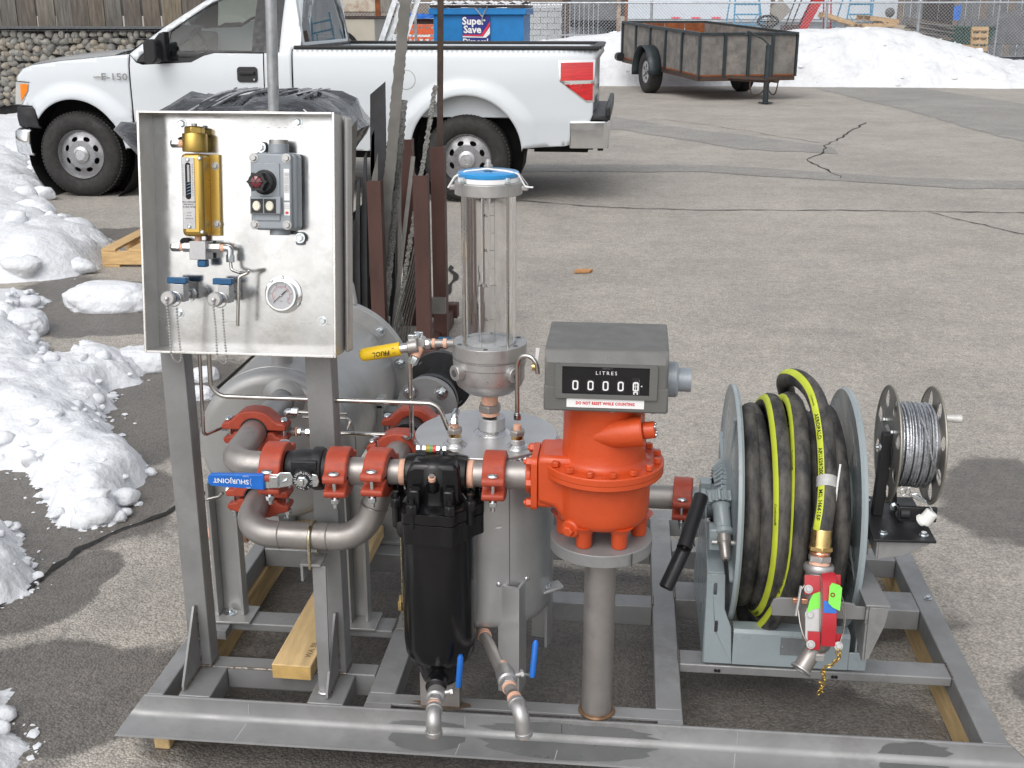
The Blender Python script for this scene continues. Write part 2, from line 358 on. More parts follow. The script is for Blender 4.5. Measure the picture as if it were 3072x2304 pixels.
# ============================================================ ground
def asphalt(name, base, wet=True, dark=1.0):
    m = bpy.data.materials.new(name); m.use_nodes = True; N, L = nodes_of(m); b = N['Principled BSDF']
    tc = N.new('ShaderNodeTexCoord'); P = tc.outputs['Object']
    def nz(s, d=6, r=.6):
        n = N.new('ShaderNodeTexNoise'); n.inputs['Scale'].default_value = s; n.inputs['Detail'].default_value = d; n.inputs['Roughness'].default_value = r; L.new(P, n.inputs['Vector']); return n.outputs['Fac']
    def ramp(f, p0, c0, p1, c1):
        r = N.new('ShaderNodeValToRGB'); r.color_ramp.elements[0].position = p0; r.color_ramp.elements[1].position = p1
        r.color_ramp.elements[0].color = (*c0, 1); r.color_ramp.elements[1].color = (*c1, 1); L.new(f, r.inputs[0]); return r.outputs[0]
    def mixc(f, a, c, mode='MIX'):
        x = N.new('ShaderNodeMixRGB'); x.blend_type = mode
        for s, v in ((0, f), (1, a), (2, c)):
            if isinstance(v, (int, float)): x.inputs[s].default_value = v
            elif isinstance(v, tuple): x.inputs[s].default_value = (*v, 1)
            else: L.new(v, x.inputs[s])
        return x.outputs[0]
    def mth(op, a, c=0.0, cl=False):
        x = N.new('ShaderNodeMath'); x.operation = op; x.use_clamp = cl
        for s, v in ((0, a), (1, c)):
            if isinstance(v, (int, float)): x.inputs[s].default_value = v
            else: L.new(v, x.inputs[s])
        return x.outputs[0]
    c = ramp(nz(.55, 5), .32, tuple(x * .86 for x in base), .68, tuple(x * 1.10 for x in base))
    c = mixc(.75, c, ramp(nz(3.2, 6), .3, (.84, .84, .84), .7, (1.1, 1.09, 1.07)), 'MULTIPLY')
    c = mixc(ramp(nz(.9, 7, .65), .57, (0, 0, 0), .66, (.42, .42, .42)), c, (.30, .285, .265)); c = mixc(.6, c, ramp(nz(17, 5, .7), .35, (.74, .74, .74), .66, (1.15, 1.14, 1.12)), 'MULTIPLY')
    vo = N.new('ShaderNodeTexVoronoi'); vo.inputs['Scale'].default_value = 140; L.new(P, vo.inputs['Vector'])
    sepc = N.new('ShaderNodeSeparateColor'); L.new(vo.outputs['Color'], sepc.inputs[0])
    st = ramp(sepc.outputs[0], .0, (.76, .75, .735), 1.0, (1.24, 1.22, 1.19))
    c = mixc(.75, c, st, 'MULTIPLY')
    c = mixc(ramp(vo.outputs['Distance'], .38, (0, 0, 0), .8, (.40, .40, .40)), c, (.07, .066, .06))
    v2 = N.new('ShaderNodeTexVoronoi'); v2.inputs['Scale'].default_value = 34; L.new(P, v2.inputs['Vector'])
    s2 = N.new('ShaderNodeSeparateColor'); L.new(v2.outputs['Color'], s2.inputs[0])
    peb = mth('MULTIPLY', mth('GREATER_THAN', s2.outputs[1], .93), mth('LESS_THAN', v2.outputs['Distance'], .25))
    c = mixc(mth('MULTIPLY', peb, .7), c, (.52, .49, .44))
    rough = .9
    if wet:
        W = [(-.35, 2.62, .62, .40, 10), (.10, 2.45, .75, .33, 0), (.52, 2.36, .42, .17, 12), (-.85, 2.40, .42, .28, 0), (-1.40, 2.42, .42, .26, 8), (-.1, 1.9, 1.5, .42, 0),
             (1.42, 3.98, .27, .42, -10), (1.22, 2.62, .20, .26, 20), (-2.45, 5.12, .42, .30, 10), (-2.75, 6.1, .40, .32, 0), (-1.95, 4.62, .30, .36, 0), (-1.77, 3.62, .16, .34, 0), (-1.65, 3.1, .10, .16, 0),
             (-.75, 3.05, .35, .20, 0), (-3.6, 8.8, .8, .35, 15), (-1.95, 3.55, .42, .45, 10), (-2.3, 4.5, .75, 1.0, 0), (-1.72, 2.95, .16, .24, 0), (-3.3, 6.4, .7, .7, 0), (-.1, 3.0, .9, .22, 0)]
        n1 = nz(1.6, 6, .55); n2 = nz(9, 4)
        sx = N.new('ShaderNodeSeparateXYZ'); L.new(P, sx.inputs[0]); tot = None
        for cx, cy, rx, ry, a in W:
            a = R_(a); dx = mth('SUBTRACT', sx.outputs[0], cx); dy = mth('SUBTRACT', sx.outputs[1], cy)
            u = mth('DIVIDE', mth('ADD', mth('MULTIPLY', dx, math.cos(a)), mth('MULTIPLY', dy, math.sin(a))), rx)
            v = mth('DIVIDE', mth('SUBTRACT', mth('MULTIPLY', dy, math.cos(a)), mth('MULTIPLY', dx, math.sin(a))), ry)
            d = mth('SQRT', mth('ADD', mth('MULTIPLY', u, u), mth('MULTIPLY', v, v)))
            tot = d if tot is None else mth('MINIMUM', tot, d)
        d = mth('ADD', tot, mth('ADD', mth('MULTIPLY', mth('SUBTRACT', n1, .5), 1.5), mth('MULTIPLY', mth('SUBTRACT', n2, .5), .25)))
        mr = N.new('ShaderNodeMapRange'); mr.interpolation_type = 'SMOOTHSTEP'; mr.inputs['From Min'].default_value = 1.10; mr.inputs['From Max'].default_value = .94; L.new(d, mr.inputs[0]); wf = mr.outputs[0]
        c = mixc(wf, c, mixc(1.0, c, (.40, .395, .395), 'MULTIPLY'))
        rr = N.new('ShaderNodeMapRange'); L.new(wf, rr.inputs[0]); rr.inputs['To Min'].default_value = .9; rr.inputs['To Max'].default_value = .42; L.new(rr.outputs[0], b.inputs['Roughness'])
    else: b.inputs['Roughness'].default_value = rough
    L.new(c, b.inputs['Base Color'])
    h = mth('ADD', mth('MULTIPLY', vo.outputs['Distance'], -1.0), mth('MULTIPLY', nz(50, 5), 1.1))
    bp = N.new('ShaderNodeBump'); bp.inputs['Strength'].default_value = .65; bp.inputs['Distance'].default_value = .005; L.new(h, bp.inputs['Height']); L.new(bp.outputs[0], b.inputs['Normal'])
    return m
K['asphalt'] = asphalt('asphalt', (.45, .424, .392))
K['asphalt2'] = asphalt('bluish patched asphalt', (.345, .340, .33), wet=False)
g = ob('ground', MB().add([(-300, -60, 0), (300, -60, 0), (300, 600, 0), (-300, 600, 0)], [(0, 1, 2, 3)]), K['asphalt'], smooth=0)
tag(g, 'worn grey asphalt yard with damp patches', kind='structure')
# ------------------------------------------------------------ numpy noise
_lat = np.random.rand(256, 256)
def vnoise(x, y):
    xi = np.floor(x).astype(int); yi = np.floor(y).astype(int); fx = x - xi; fy = y - yi; fx = fx * fx * (3 - 2 * fx); fy = fy * fy * (3 - 2 * fy)
    g = lambda a, b: _lat[a & 255, b & 255]
    return (g(xi, yi) * (1 - fx) + g(xi + 1, yi) * fx) * (1 - fy) + (g(xi, yi + 1) * (1 - fx) + g(xi + 1, yi + 1) * fx) * fy
def fbm(x, y, s, o=5, rough=.5):
    t = 0; a = 1; n = 0
    for k in range(o): t = t + a * vnoise(x * s + 17.3 * k, y * s - 9.1 * k); n += a; a *= rough; s *= 2.03
    return t / n
def worley(x, y, s):
    x = x * s; y = y * s; xi = np.floor(x).astype(int); yi = np.floor(y).astype(int); d = np.full(x.shape, 9.0)
    for i in (-1, 0, 1):
        for j in (-1, 0, 1):
            a = xi + i; b = yi + j; px = a + _lat[a & 255, b & 255]; py = b + _lat[(b + 91) & 255, (a + 37) & 255]
            d = np.minimum(d, np.hypot(x - px, y - py))
    return d
def sdf(x, y, poly):
    P = np.array(poly, float); d = np.full(x.shape, 1e9); ins = np.zeros(x.shape, bool); n = len(P)
    for i in range(n):
        ax, ay = P[i]; bx, by = P[(i + 1) % n]; ex, ey = bx - ax, by - ay
        t = np.clip(((x - ax) * ex + (y - ay) * ey) / (ex * ex + ey * ey + 1e-12), 0, 1); d = np.minimum(d, np.hypot(x - ax - t * ex, y - ay - t * ey))
        c = ((ay > y) != (by > y)) & (x < (bx - ax) * (y - ay) / (by - ay + 1e-12) + ax); ins ^= c
    return np.where(ins, d, -d)
def sheet(name, poly, z, m, label, res=.05, rag=.05, rs=3.0):
    """thin flush sheet with an irregular edge"""
    pts = []
    n = len(poly)
    for i in range(n):
        a = Vector(poly[i]); b = Vector(poly[(i + 1) % n]); k = max(1, int((b - a).length / res)); nn = Vector((-(b - a).y, (b - a).x)).normalized()
        for j in range(k):
            p = a.lerp(b, j / k); o = (noise.noise(Vector((p.x * rs, p.y * rs, 1))) + .4 * noise.noise(Vector((p.x * rs * 4, p.y * rs * 4, 5)))) * rag; pts.append(p + nn * o)
    ov, _, of, _, _, _ = delaunay_2d_cdt(pts, [(i, (i + 1) % len(pts)) for i in range(len(pts))], [], 0, 1e-6)
    fs = [f for f in of if inpoly(sum((ov[i] for i in f), Vector((0, 0))) / len(f), pts)]
    return tag(ob(name, MB().add([(p.x, p.y, z) for p in ov], fs), m, smooth=0), label, kind='structure')
sheet('asphalt_patch', [(-3.5, 12.7), (-1.3, 12.65), (.7, 12.85), (2.1, 12.3), (3.2, 11.85), (5.5, 11.9), (5.5, 12.35), (3.9, 12.45), (2.9, 12.6), (2.1, 12.95), (.9, 13.45), (-1.3, 13.3), (-3.5, 13.4)], .004, K['asphalt2'], 'narrow bluish repair strip across the asphalt', .12, .06)
sheet('asphalt_patch', [(-2.2, 20.6), (-.3, 19.8), (.91, 17.7), (1.82, 16.6), (2.59, 15.5), (2.55, 14.75), (1.38, 15.1), (-.1, 17.5), (-2.2, 18.6)], .004, K['asphalt2'], 'dark curved strip on the asphalt behind the pickup', .15, .08)
sheet('asphalt_patch', [(4.1, 28.3), (6.6, 28.3), (7.6, 22.5), (7.2, 17.0), (5.6, 14.2), (5.15, 17.0), (4.9, 21.0)], .004, K['asphalt2'], 'wide darker resurfaced band beside the snow bank', .2, .1)
def crack(pts, wd, label, z=.006):
    P = []
    for i in range(len(pts) - 1):
        a = Vector(pts[i]); b = Vector(pts[i + 1]); k = max(2, int((b - a).length / .045 / max(1, a.y / 5)))
        P += [a.lerp(b, j / k) for j in range(k)]
    P.append(Vector(pts[-1])); L = []; Rr = []
    for i, p in enumerate(P):
        t = (P[min(i + 1, len(P) - 1)] - P[max(i - 1, 0)]).normalized(); nn = Vector((-t.y, t.x)); s = max(1, p.y / 6)
        o = nn * random.uniform(-1, 1) * .012 * s; ww = wd * random.uniform(.35, 1.3) * (.3 if i in (0, len(P) - 1) else 1)
        L.append((p.x + o.x + nn.x * ww, p.y + o.y + nn.y * ww, z)); Rr.append((p.x + o.x - nn.x * ww, p.y + o.y - nn.y * ww, z))
    tag(ob('crack', MB().grid([L, Rr]), K['asphtar'], smooth=0), label, kind='structure')
crack([(-1.80, 2.80), (-1.77, 3.06), (-1.74, 3.23), (-1.68, 3.34), (-1.63, 3.45), (-1.57, 3.54), (-1.52, 3.68), (-1.44, 3.8), (-1.30, 4.3)], .012, 'long dark crack from the snow to the skid')
crack([(3.68, 19.11), (3.08, 17.21), (2.54, 15.65), (2.3, 14.59), (2.09, 14.1), (2.13, 13.45), (2.23, 12.5)], .012, 'jagged crack across the far yard')
crack([(2.6, 15.8), (1.2, 18.4), (.3, 19.6)], .007, 'branch of the far crack')
crack([(-2.5, 10.72), (-1.11, 10.67), (-.24, 10.33), (.57, 10.24), (1.79, 10.36), (3.42, 10.4), (6, 10.5)], .011, 'thin straight crack behind the truck')
crack([(2.6, 10.35), (3.1, 9.3), (3.9, 8.2)], .008, 'hairline crack at the right edge')
crack([(-1.22, 7.71), (-1.12, 7.35), (-1.1, 6.83), (-1.15, 6.3), (-1.45, 5.6)], .016, 'short wide crack beside the steel rack')
# ------------------------------------------------------------ snow on the left
FIELDS = []
def snowfield(name, polys, res, label, bounds, kind='structure', lump=1.0, rag=.16):
    x0, x1, y0, y1 = bounds; xs = np.arange(x0, x1, res); ys = np.arange(y0, y1, res); X, Y = np.meshgrid(xs, ys, indexing='ij'); H = np.full(X.shape, -1.0)
    for poly, hm, slope in polys:
        d = sdf(X, Y, poly) + (fbm(X, Y, 1.6 / max(res * 14, .25), 6, .62) - .5) * rag * 2
        e = np.clip(d, 0, None); h = hm * (1 - np.exp(-e * slope / hm))
        nn = .5 + 1.0 * fbm(X, Y, 1.7 * lump, 5)
        lum = (1 - np.clip(worley(X + .3 * fbm(X, Y, 3, 3), Y, 5.0 * lump), 0, 1) ** 1.4) * .034 + (1 - np.clip(worley(X, Y + .3 * fbm(X, Y, 4, 3), 13 * lump), 0, 1) ** 1.5) * .024
        h = np.where(d > 0, h * nn + lum * np.clip(e * 9, 0, 1) * min(1, hm * 6), -1); H = np.maximum(H, h)
    keep = H > 0; nx, ny = X.shape
    cell = keep[:-1, :-1] | keep[1:, :-1] | keep[:-1, 1:] | keep[1:, 1:]
    H = np.where(keep, np.maximum(H, .002), -.012); FIELDS.append((xs[0], ys[0], res, H)); used = np.zeros(X.shape, bool)
    used[:-1, :-1] |= cell; used[1:, :-1] |= cell; used[:-1, 1:] |= cell; used[1:, 1:] |= cell
    idx = -np.ones(X.shape, int); idx[used] = np.arange(used.sum())
    V = np.stack([X[used], Y[used], H[used]], 1); I, J = np.nonzero(cell)
    F = np.stack([idx[I, J], idx[I + 1, J], idx[I + 1, J + 1], idx[I, J + 1]], 1)
    me = bpy.data.meshes.new(name); me.vertices.add(len(V)); me.vertices.foreach_set('co', V.ravel()); me.loops.add(F.size); me.loops.foreach_set('vertex_index', F.ravel())
    me.polygons.add(len(F)); me.polygons.foreach_set('loop_start', np.arange(0, F.size, 4)); me.update(calc_edges=True)
    me.polygons.foreach_set('use_smooth', [True] * len(F)); me.materials.append(K['snow'])
    o = bpy.data.objects.new(name, me); COL.objects.link(o); return tag(o, label, kind=kind)
pA = [(-14, 24), (-12.3, 22.6), (-7.45, 13.83), (-6.35, 12.1), (-5.75, 10.9), (-5.3, 9.95), (-4.75, 9.2), (-4.05, 8.35), (-3.78, 7.93), (-3.6, 7.34), (-3.63, 7.07), (-3.88, 7.0), (-4.02, 6.89), (-5.5, 6.9), (-9, 9), (-16, 18)]
pA2 = [(-4.2, 6.8), (-3.72, 6.57), (-3.52, 6.47), (-3.38, 6.04), (-3.48, 5.92), (-4.2, 5.9)]
pD = [(-3.6, 5.69), (-3.22, 5.73), (-2.87, 5.39), (-2.76, 5.08), (-2.72, 5.36), (-2.51, 5.38), (-2.36, 5.27), (-2.3, 4.98), (-2.33, 4.8), (-2.18, 4.49), (-2.0, 4.17), (-1.84, 4.0), (-1.76, 3.74), (-1.68, 3.45), (-1.76, 3.35), (-1.97, 3.5), (-2.1, 3.69), (-2.26, 3.85), (-2.5, 3.85), (-3.6, 4.6)]
pE = [(-2.3, 3.40), (-1.99, 3.34), (-1.78, 3.03), (-1.78, 2.91), (-1.81, 2.80), (-2.3, 2.8)]
pF = [(-1.75, 2.50), (-1.55, 2.38), (-1.46, 2.27), (-1.38, 2.20), (-1.36, 2.10), (-1.36, 2.0), (-1.9, 1.9), (-2.1, 2.5)]
pG = [(-5.0, 12.2), (-6.0, 16.4), (-14, 16.4), (-14, 13), (-6.6, 12.2)]
snowfield('snow', [(pA, .22, .9)], .045, 'lumpy white ploughed snow in front of the pickup', (-9.5, -3.4, 6.6, 14.2), rag=.26)
snowfield('snow', [(pG, .34, .5)], .10, 'white snow lying along the stone wall', (-14, -5, 12.0, 16.2), rag=.3)
snowfield('snow', [(pA2, .10, .8), (pD, .17, .75)], .022, 'long melting tongue of white snow beside the skid', (-3.7, -1.5, 3.2, 6.9), rag=.15)
snowfield('snow', [(pE, .13, .8), (pF, .08, .5)], .016, 'small melting snow patches at the left edge', (-2.3, -1.2, 1.95, 3.5), rag=.10)
def chunk(c, sx, sy, sz, seed, label, cat='snow lump'):
    bm = bmesh.new(); bmesh.ops.create_icosphere(bm, subdivisions=5, radius=1)
    for v in bm.verts:
        p = v.co.copy(); q = Vector([math.copysign(abs(t) ** .78, t) for t in p]); n = noise.fractal(p * 1.1 + Vector((seed, seed * 2, 0)), 1.1, 2, 4)
        n2 = 1 - noise.voronoi(p * 3.2 + Vector((seed, 0, 0)))[0][0]
        q *= 1 + .13 * n + .07 * n2; v.co = Vector((q.x * sx, q.y * sy, max(q.z, -.55) * sz))
    me = bpy.data.meshes.new('snow_lump'); bm.to_mesh(me); bm.free(); me.polygons.foreach_set('use_smooth', [True] * len(me.polygons)); me.materials.append(K['snow'])
    o = bpy.data.objects.new('snow_lump', me); COL.objects.link(o); o.location = (c[0], c[1], sz * .5); o.rotation_euler = (0, 0, seed); return tag(o, label, cat, 'lumps of snow on the asphalt')
chunk((-3.03, 6.35), .25, .15, .10, 0.12, 'broad flat-topped block of snow below the wooden pallet')
chunk((-2.90, 6.9), .10, .09, .22, 2.1, 'upright pointed snow lump behind the flat-topped block')
chunk((-2.62, 6.6), .12, .09, .09, 3.7, 'rounded snow lump touching the panel edge')
chunk((-3.24, 5.78), .15, .10, .08, 5.2, 'egg-shaped snow lump between two snow patches')
chunk((-2.33, 5.20), .17, .10, .07, .4, 'low snow lump at the top end of the long snow tongue')
chunk((-1.98, 5.05), .06, .05, .04, 6.6, 'small icy snow lump seen between the panel posts')
chunk((-1.90, 4.78), .05, .06, .035, 7.9, 'smallest icy snow lump close behind the tank')
chunk((-2.02, 4.86), .04, .04, .03, 9.1, 'crumb of snow left of the other icy lumps')
def snow_lumps(field, n, s0, s1, label, edge=.12):
    xo, yo, rs, H = field; mb = MB(); I, J = np.nonzero(H > .004); nx, ny = H.shape; k = 0; tries = 0
    low = np.nonzero((H[I, J] < edge))[0]
    while k < n and tries < n * 20:
        tries += 1; q = random.choice(low) if random.random() < .75 else random.randrange(len(I)); i, j = I[q], J[q]; s = random.uniform(s0, s1) * random.uniform(.4, 1.0)
        a0 = len(mb.v); sx, sy, sz = random.uniform(.8, 1.5), random.uniform(.8, 1.5), random.uniform(.55, .95); x, y, z = xo + i * rs + random.uniform(-1, 1) * rs, yo + j * rs, H[i, j] - s * .12; mb.sphere((0, 0, 0), 1, 1, 1, 1, 12, 8); sd = Vector((k * 1.7, 0, 0))
        mb.v[a0:] = [(x + s * sx * a * f, y + s * sy * b * f, z + s * sz * c * f) for a, b, c in mb.v[a0:] for f in (1 + .34 * noise.noise(Vector((a, b, c)) * 1.3 + sd) + .12 * noise.noise(Vector((a, b, c)) * 4 + sd),)]
        k += 1
    tag(ob('snow_lumps', mb, K['snow'], smooth=60), label, kind='stuff')
snow_lumps(FIELDS[0], 150, .05, .14, 'broken lumps on the ploughed snow before the pickup')
snow_lumps(FIELDS[2], 190, .018, .060, 'broken lumps along the snow tongue beside the skid', .10)
snow_lumps(FIELDS[3], 50, .010, .030, 'broken lumps on the snow at the left edge', .08)
crumbs = MB()
for i in range(300):
    poly = random.choice([pA, pD, pD, pD, pE, pF]); k = random.randrange(len(poly)); a = Vector(poly[k]); b = Vector(poly[(k + 1) % len(poly)]); p = a.lerp(b, random.random()); s = random.uniform(.002, .009) * random.uniform(.5, 1.6) * max(1, p.y / 4)
    p += Vector((random.gauss(0, .028), random.gauss(0, .028))) * max(1, p.y / 4)
    if p.x < -9 or p.x > -1.25: continue
    o0 = len(crumbs.v); crumbs.sphere((p.x, p.y, s * .3), s, random.uniform(.6, 1.8), random.uniform(.6, 1.8), random.uniform(.4, .8), 7, 4)
    crumbs.v[o0:] = [(a + random.uniform(-.3, .3) * s, b_ + random.uniform(-.3, .3) * s, c_ + random.uniform(-.15, .15) * s) for a, b_, c_ in crumbs.v[o0:]]
tag(ob('snow_crumbs', crumbs, K['snow']), 'loose crumbs of snow scattered round the patches', kind='stuff')
# ------------------------------------------------------------ the big snow bank and the snow behind the fence
def snow_bank():
    res = .11; X, Y = np.meshgrid(np.arange(-9, 16, res), np.arange(28.0, 36, res), indexing='ij')
    cx = [-9, -4, -2.6, -1.7, -.9, -.3, .7, 3.7, 4.8, 5.9, 6.6, 7.35, 8.1, 8.7, 9.4, 16]; cz = [.3, .78, .93, 1.06, 1.13, 1.20, 1.27, 1.20, 1.28, 1.31, 1.26, 1.10, .88, .64, .52, .45]
    H = np.interp(X, cx, cz) + (fbm(X, Y * 0 + 3, .8, 4) - .5) * .12
    foot = 28.45 + (fbm(X, Y * 0, .5, 5) - .5) * .7; t = np.clip((Y - foot) / 2.1, 0, 1); prof = np.sin(t * PI / 2) ** .8
    back = 1 - np.clip((Y - 31) / 4.5, 0, 1) * .35
    Z = H * prof * back + ((fbm(X, Y, .9, 5) - .5) * .42 + (1 - np.clip(worley(X, Y, 1.5), 0, 1)) * .20 + (1 - np.clip(worley(X, Y, 3.5), 0, 1)) * .10 - .16) * np.clip(t * 3, 0, 1) * np.clip(1.2 - t, .25, 1)
    Z = np.where(t <= 0, -.05, Z)
    V = np.stack([X, Y, Z], 2)
    FIELDS.append((-9, 28.0, res, Z)); o = ob('snow_bank', MB().grid([[tuple(p) for p in r] for r in V]), mat('old ploughed snow', (.69, .705, .725), .8, 0, .06, .6, .9, 6, .05, dist=.05, spots=.40, spotcol=(.54, .55, .57), sps=1.6), smooth=180); tag(o, 'high white ploughed snow bank across the far side of the yard', kind='structure')
    X, Y = np.meshgrid(np.arange(-16, 26, .5), np.arange(35.5, 70, .5), indexing='ij'); Z = .62 + (fbm(X, Y, .25, 4) - .5) * .7 - np.clip((X - 8) / 4, 0, 1) * .25
    o = ob('snow_field', MB().grid([[tuple(p) for p in r] for r in np.stack([X, Y, Z], 2)]), K['snow'], smooth=180); tag(o, 'snow covered ground behind the chain link fence', kind='structure')
snow_bank()
snow_lumps(FIELDS[4], 260, .04, .11, 'frozen chunks lying on the far snow bank', 1.0)
# ------------------------------------------------------------ chain link fence
def chain_fence():
    t = thing('chain_link_fence', 'galvanised chain link fence standing in the snow bank', 'fence', (3, 31.3, 0))
    Yf = 31.3; x0, x1, zt = -9.0, 13.5, 1.90; wires = MB()
    zb = .2; k = x0 - zt
    while k < x1:
        for s in (1, -1):
            a, b = (k, k + (zt - zb)) if s == 1 else (k + (zt - zb), k)
            p = Vector((a, Yf + .006 * s, zb)); q = Vector((b, Yf + .006 * s, zt)); 
            ta = 0; tb = 1
            for lim, sg in ((x0, 1), (x1, -1)):
                da = (p.x - lim) * sg; db = (q.x - lim) * sg
                if da < 0 and db < 0: ta = 2; break
                if da < 0: ta = max(ta, -da / (db - da))
                if db < 0: tb = min(tb, da / (da - db))
            if ta < tb: wires.cyl(p.lerp(q, ta), p.lerp(q, tb), .0042, n=3, cap=False)
        k += .085
    tag(ob('chain_mesh', wires, K['galv'], t), kind='stuff')
    ob('top_rail', MB().cyl((x0, Yf, zt), (x1, Yf, zt), .024, n=10), K['galv'], t)
    for x, r in ((-6.2, .03), (-2.9, .03), (.42, .034), (4.83, .034), (7.12, .042), (9.05, .024), (12.3, .03)):
        ob('post', MB().cyl((x, Yf + .05, 0), (x, Yf + .05, zt + .03), r, n=12).sphere((x, Yf + .05, zt + .03), r * 1.15, n=10, m=6), K['galv'], t)
chain_fence()
# ------------------------------------------------------------ gabion wall and board fence
def gabion():
    t = thing('gabion_wall', 'wire basket wall filled with rounded grey stones', 'wall', (-8, 16, 0))
    ob('core', MB().box(-14, -4.98, 16.06, 17.0, 0, 1.44), K['under'], t)
    stones = []
    cm = [mat('gabion stone %d' % i, c, .8, 0, .3, 9, .4, 40) for i, c in enumerate([(.25, .24, .215), (.31, .30, .27), (.21, .205, .19), (.32, .285, .235)])]
    for s in range(8):
        bm = bmesh.new(); bmesh.ops.create_icosphere(bm, subdivisions=2, radius=1)
        for v in bm.verts:
            p = v.co.copy(); v.co = p * (1 + .50 * noise.noise(p * 1.1 + Vector((s * 7, 0, 0)))) ; v.co.x *= random.uniform(.98, 1.02)
        me = bpy.data.meshes.new('stone'); bm.to_mesh(me); bm.free(); me.polygons.foreach_set('use_smooth', [True] * len(me.polygons)); me.materials.append(cm[s % 4]); stones.append(me)
    rest = MB(); cnt = 0; z = .46; row = 0
    while z < 1.44:
        x = -9.4 + random.uniform(0, .1)
        while x < -5.1:
            ww = random.uniform(.040, .078); hh = random.uniform(.036, .056); x += ww
            loc = (x, 16.03 + random.uniform(-.02, .025), z + random.uniform(-.025, .025)); rot = (random.uniform(-.5, .5), random.uniform(-.7, .7), random.uniform(0, 3)); x += ww * .82
            if x < -6.3 and cnt < 298:
                inst('stone', random.choice(stones), loc, t, rot, (ww, .07, hh * 1.15)); cnt += 1
            else: rest.sphere(loc, 1, ww, .06, hh * 1.1, 8, 5)
        z += .082; row += 1
    tag(ob('stones', rest, cm[0], t), kind='stuff')
    wm = MB()
    for i in range(47):
        x = -9.9 + i * .06 * 1.75
        wm.cyl((x, 15.93, .4), (x, 15.93, 1.47), .0022, n=3, cap=False)
    for i in range(11): wm.cyl((-9.9, 15.93, .42 + i * .1), (-5, 15.93, .42 + i * .1), .0022, n=3, cap=False)
    tag(ob('basket_wire', wm, K['steel_dk'], t), kind='stuff')
    ob('top_rail', MB().box(-14, -4.98, 15.93, 16.3, 1.445, 1.475), mat('grey wire lid', (.09, .095, .10), .8, 0, .3, 30, .8, 60), t)
gabion()
def board_fence():
    t = thing('board_fence', 'weathered vertical board fence above the stone wall', 'fence', (-8, 16.3, 1.4))
    x = -10.4; i = 0
    bms = [mat('weathered fence board %d' % k, c, .85, 0, .4, 5, .5, 40, stretch=(7, 7, .7), spots=.36, spotcol=tuple(q * 1.7 for q in c), sps=3) for k, c in enumerate([(.125, .105, .085), (.145, .13, .11), (.105, .09, .078), (.16, .135, .10), (.12, .112, .10)])]
    while x < -5.1:
        wd = random.uniform(.20, .29); yo = random.uniform(0, .025)
        ob('board', MB().box(x, x + wd, 16.20 + yo, 16.225 + yo, 1.478, 3.1), bms[(i * 3 + i // 4) % 5], t, bevel=.004); x += wd + random.choice((.004, .006, .006, .03)); i += 1
    ob('rail', MB().box(-10.4, -5, 16.27, 16.36, 2.3, 2.4), K['board'], t)
board_fence()
# ============================================================ pickup truck
def skin(poly, yf, holes=(), sp=.05, ring=None):
    """side panel: polygon in x,z laid on the curved side surface y = yf(x, z)"""
    def dens(P):
        out = []
        for i in range(len(P)):
            a = Vector(P[i]); b = Vector(P[(i + 1) % len(P)]); k = max(1, int((b - a).length / sp)); out += [a.lerp(b, j / k) for j in range(k)]
        return out
    P = dens(poly); pts = list(P); ed = [(i, (i + 1) % len(P)) for i in range(len(P))]; HH = []
    for h in holes:
        h = dens(h); b = len(pts); pts += h; ed += [(b + i, b + (i + 1) % len(h)) for i in range(len(h))]; HH.append(h)
    x0 = min(p[0] for p in P); x1 = max(p[0] for p in P); z0 = min(p[1] for p in P); z1 = max(p[1] for p in P)
    x = x0 + sp / 2
    while x < x1:
        z = z0 + sp / 2
        while z < z1:
            if inpoly((x, z), P) and not any(inpoly((x, z), h) for h in HH) and not (ring and ((x - ring[0]) / ring[2]) ** 2 + ((z - ring[1]) / ring[3]) ** 2 < 2.1): pts.append(Vector((x, z)))
            z += sp
        x += sp
    if ring:
        for f in (1.04, 1.09, 1.14, 1.19, 1.24, 1.29, 1.34, 1.39, 1.44):
            for k in range(90):
                q = (ring[0] + ring[2] * f * math.cos(k * PI / 45), ring[1] + ring[3] * f * math.sin(k * PI / 45))
                if inpoly(q, P): pts.append(Vector(q))
    ov, _, of, _, _, _ = delaunay_2d_cdt(pts, ed, [], 0, 1e-6); mb = MB(); fs = []
    for f in of:
        c = sum((ov[i] for i in f), Vector((0, 0))) / len(f)
        if inpoly(c, P) and not any(inpoly(c, h) for h in HH): fs.append(f)
    return mb.add([(p.x, yf(p.x, p.y), p.y) for p in ov], fs)
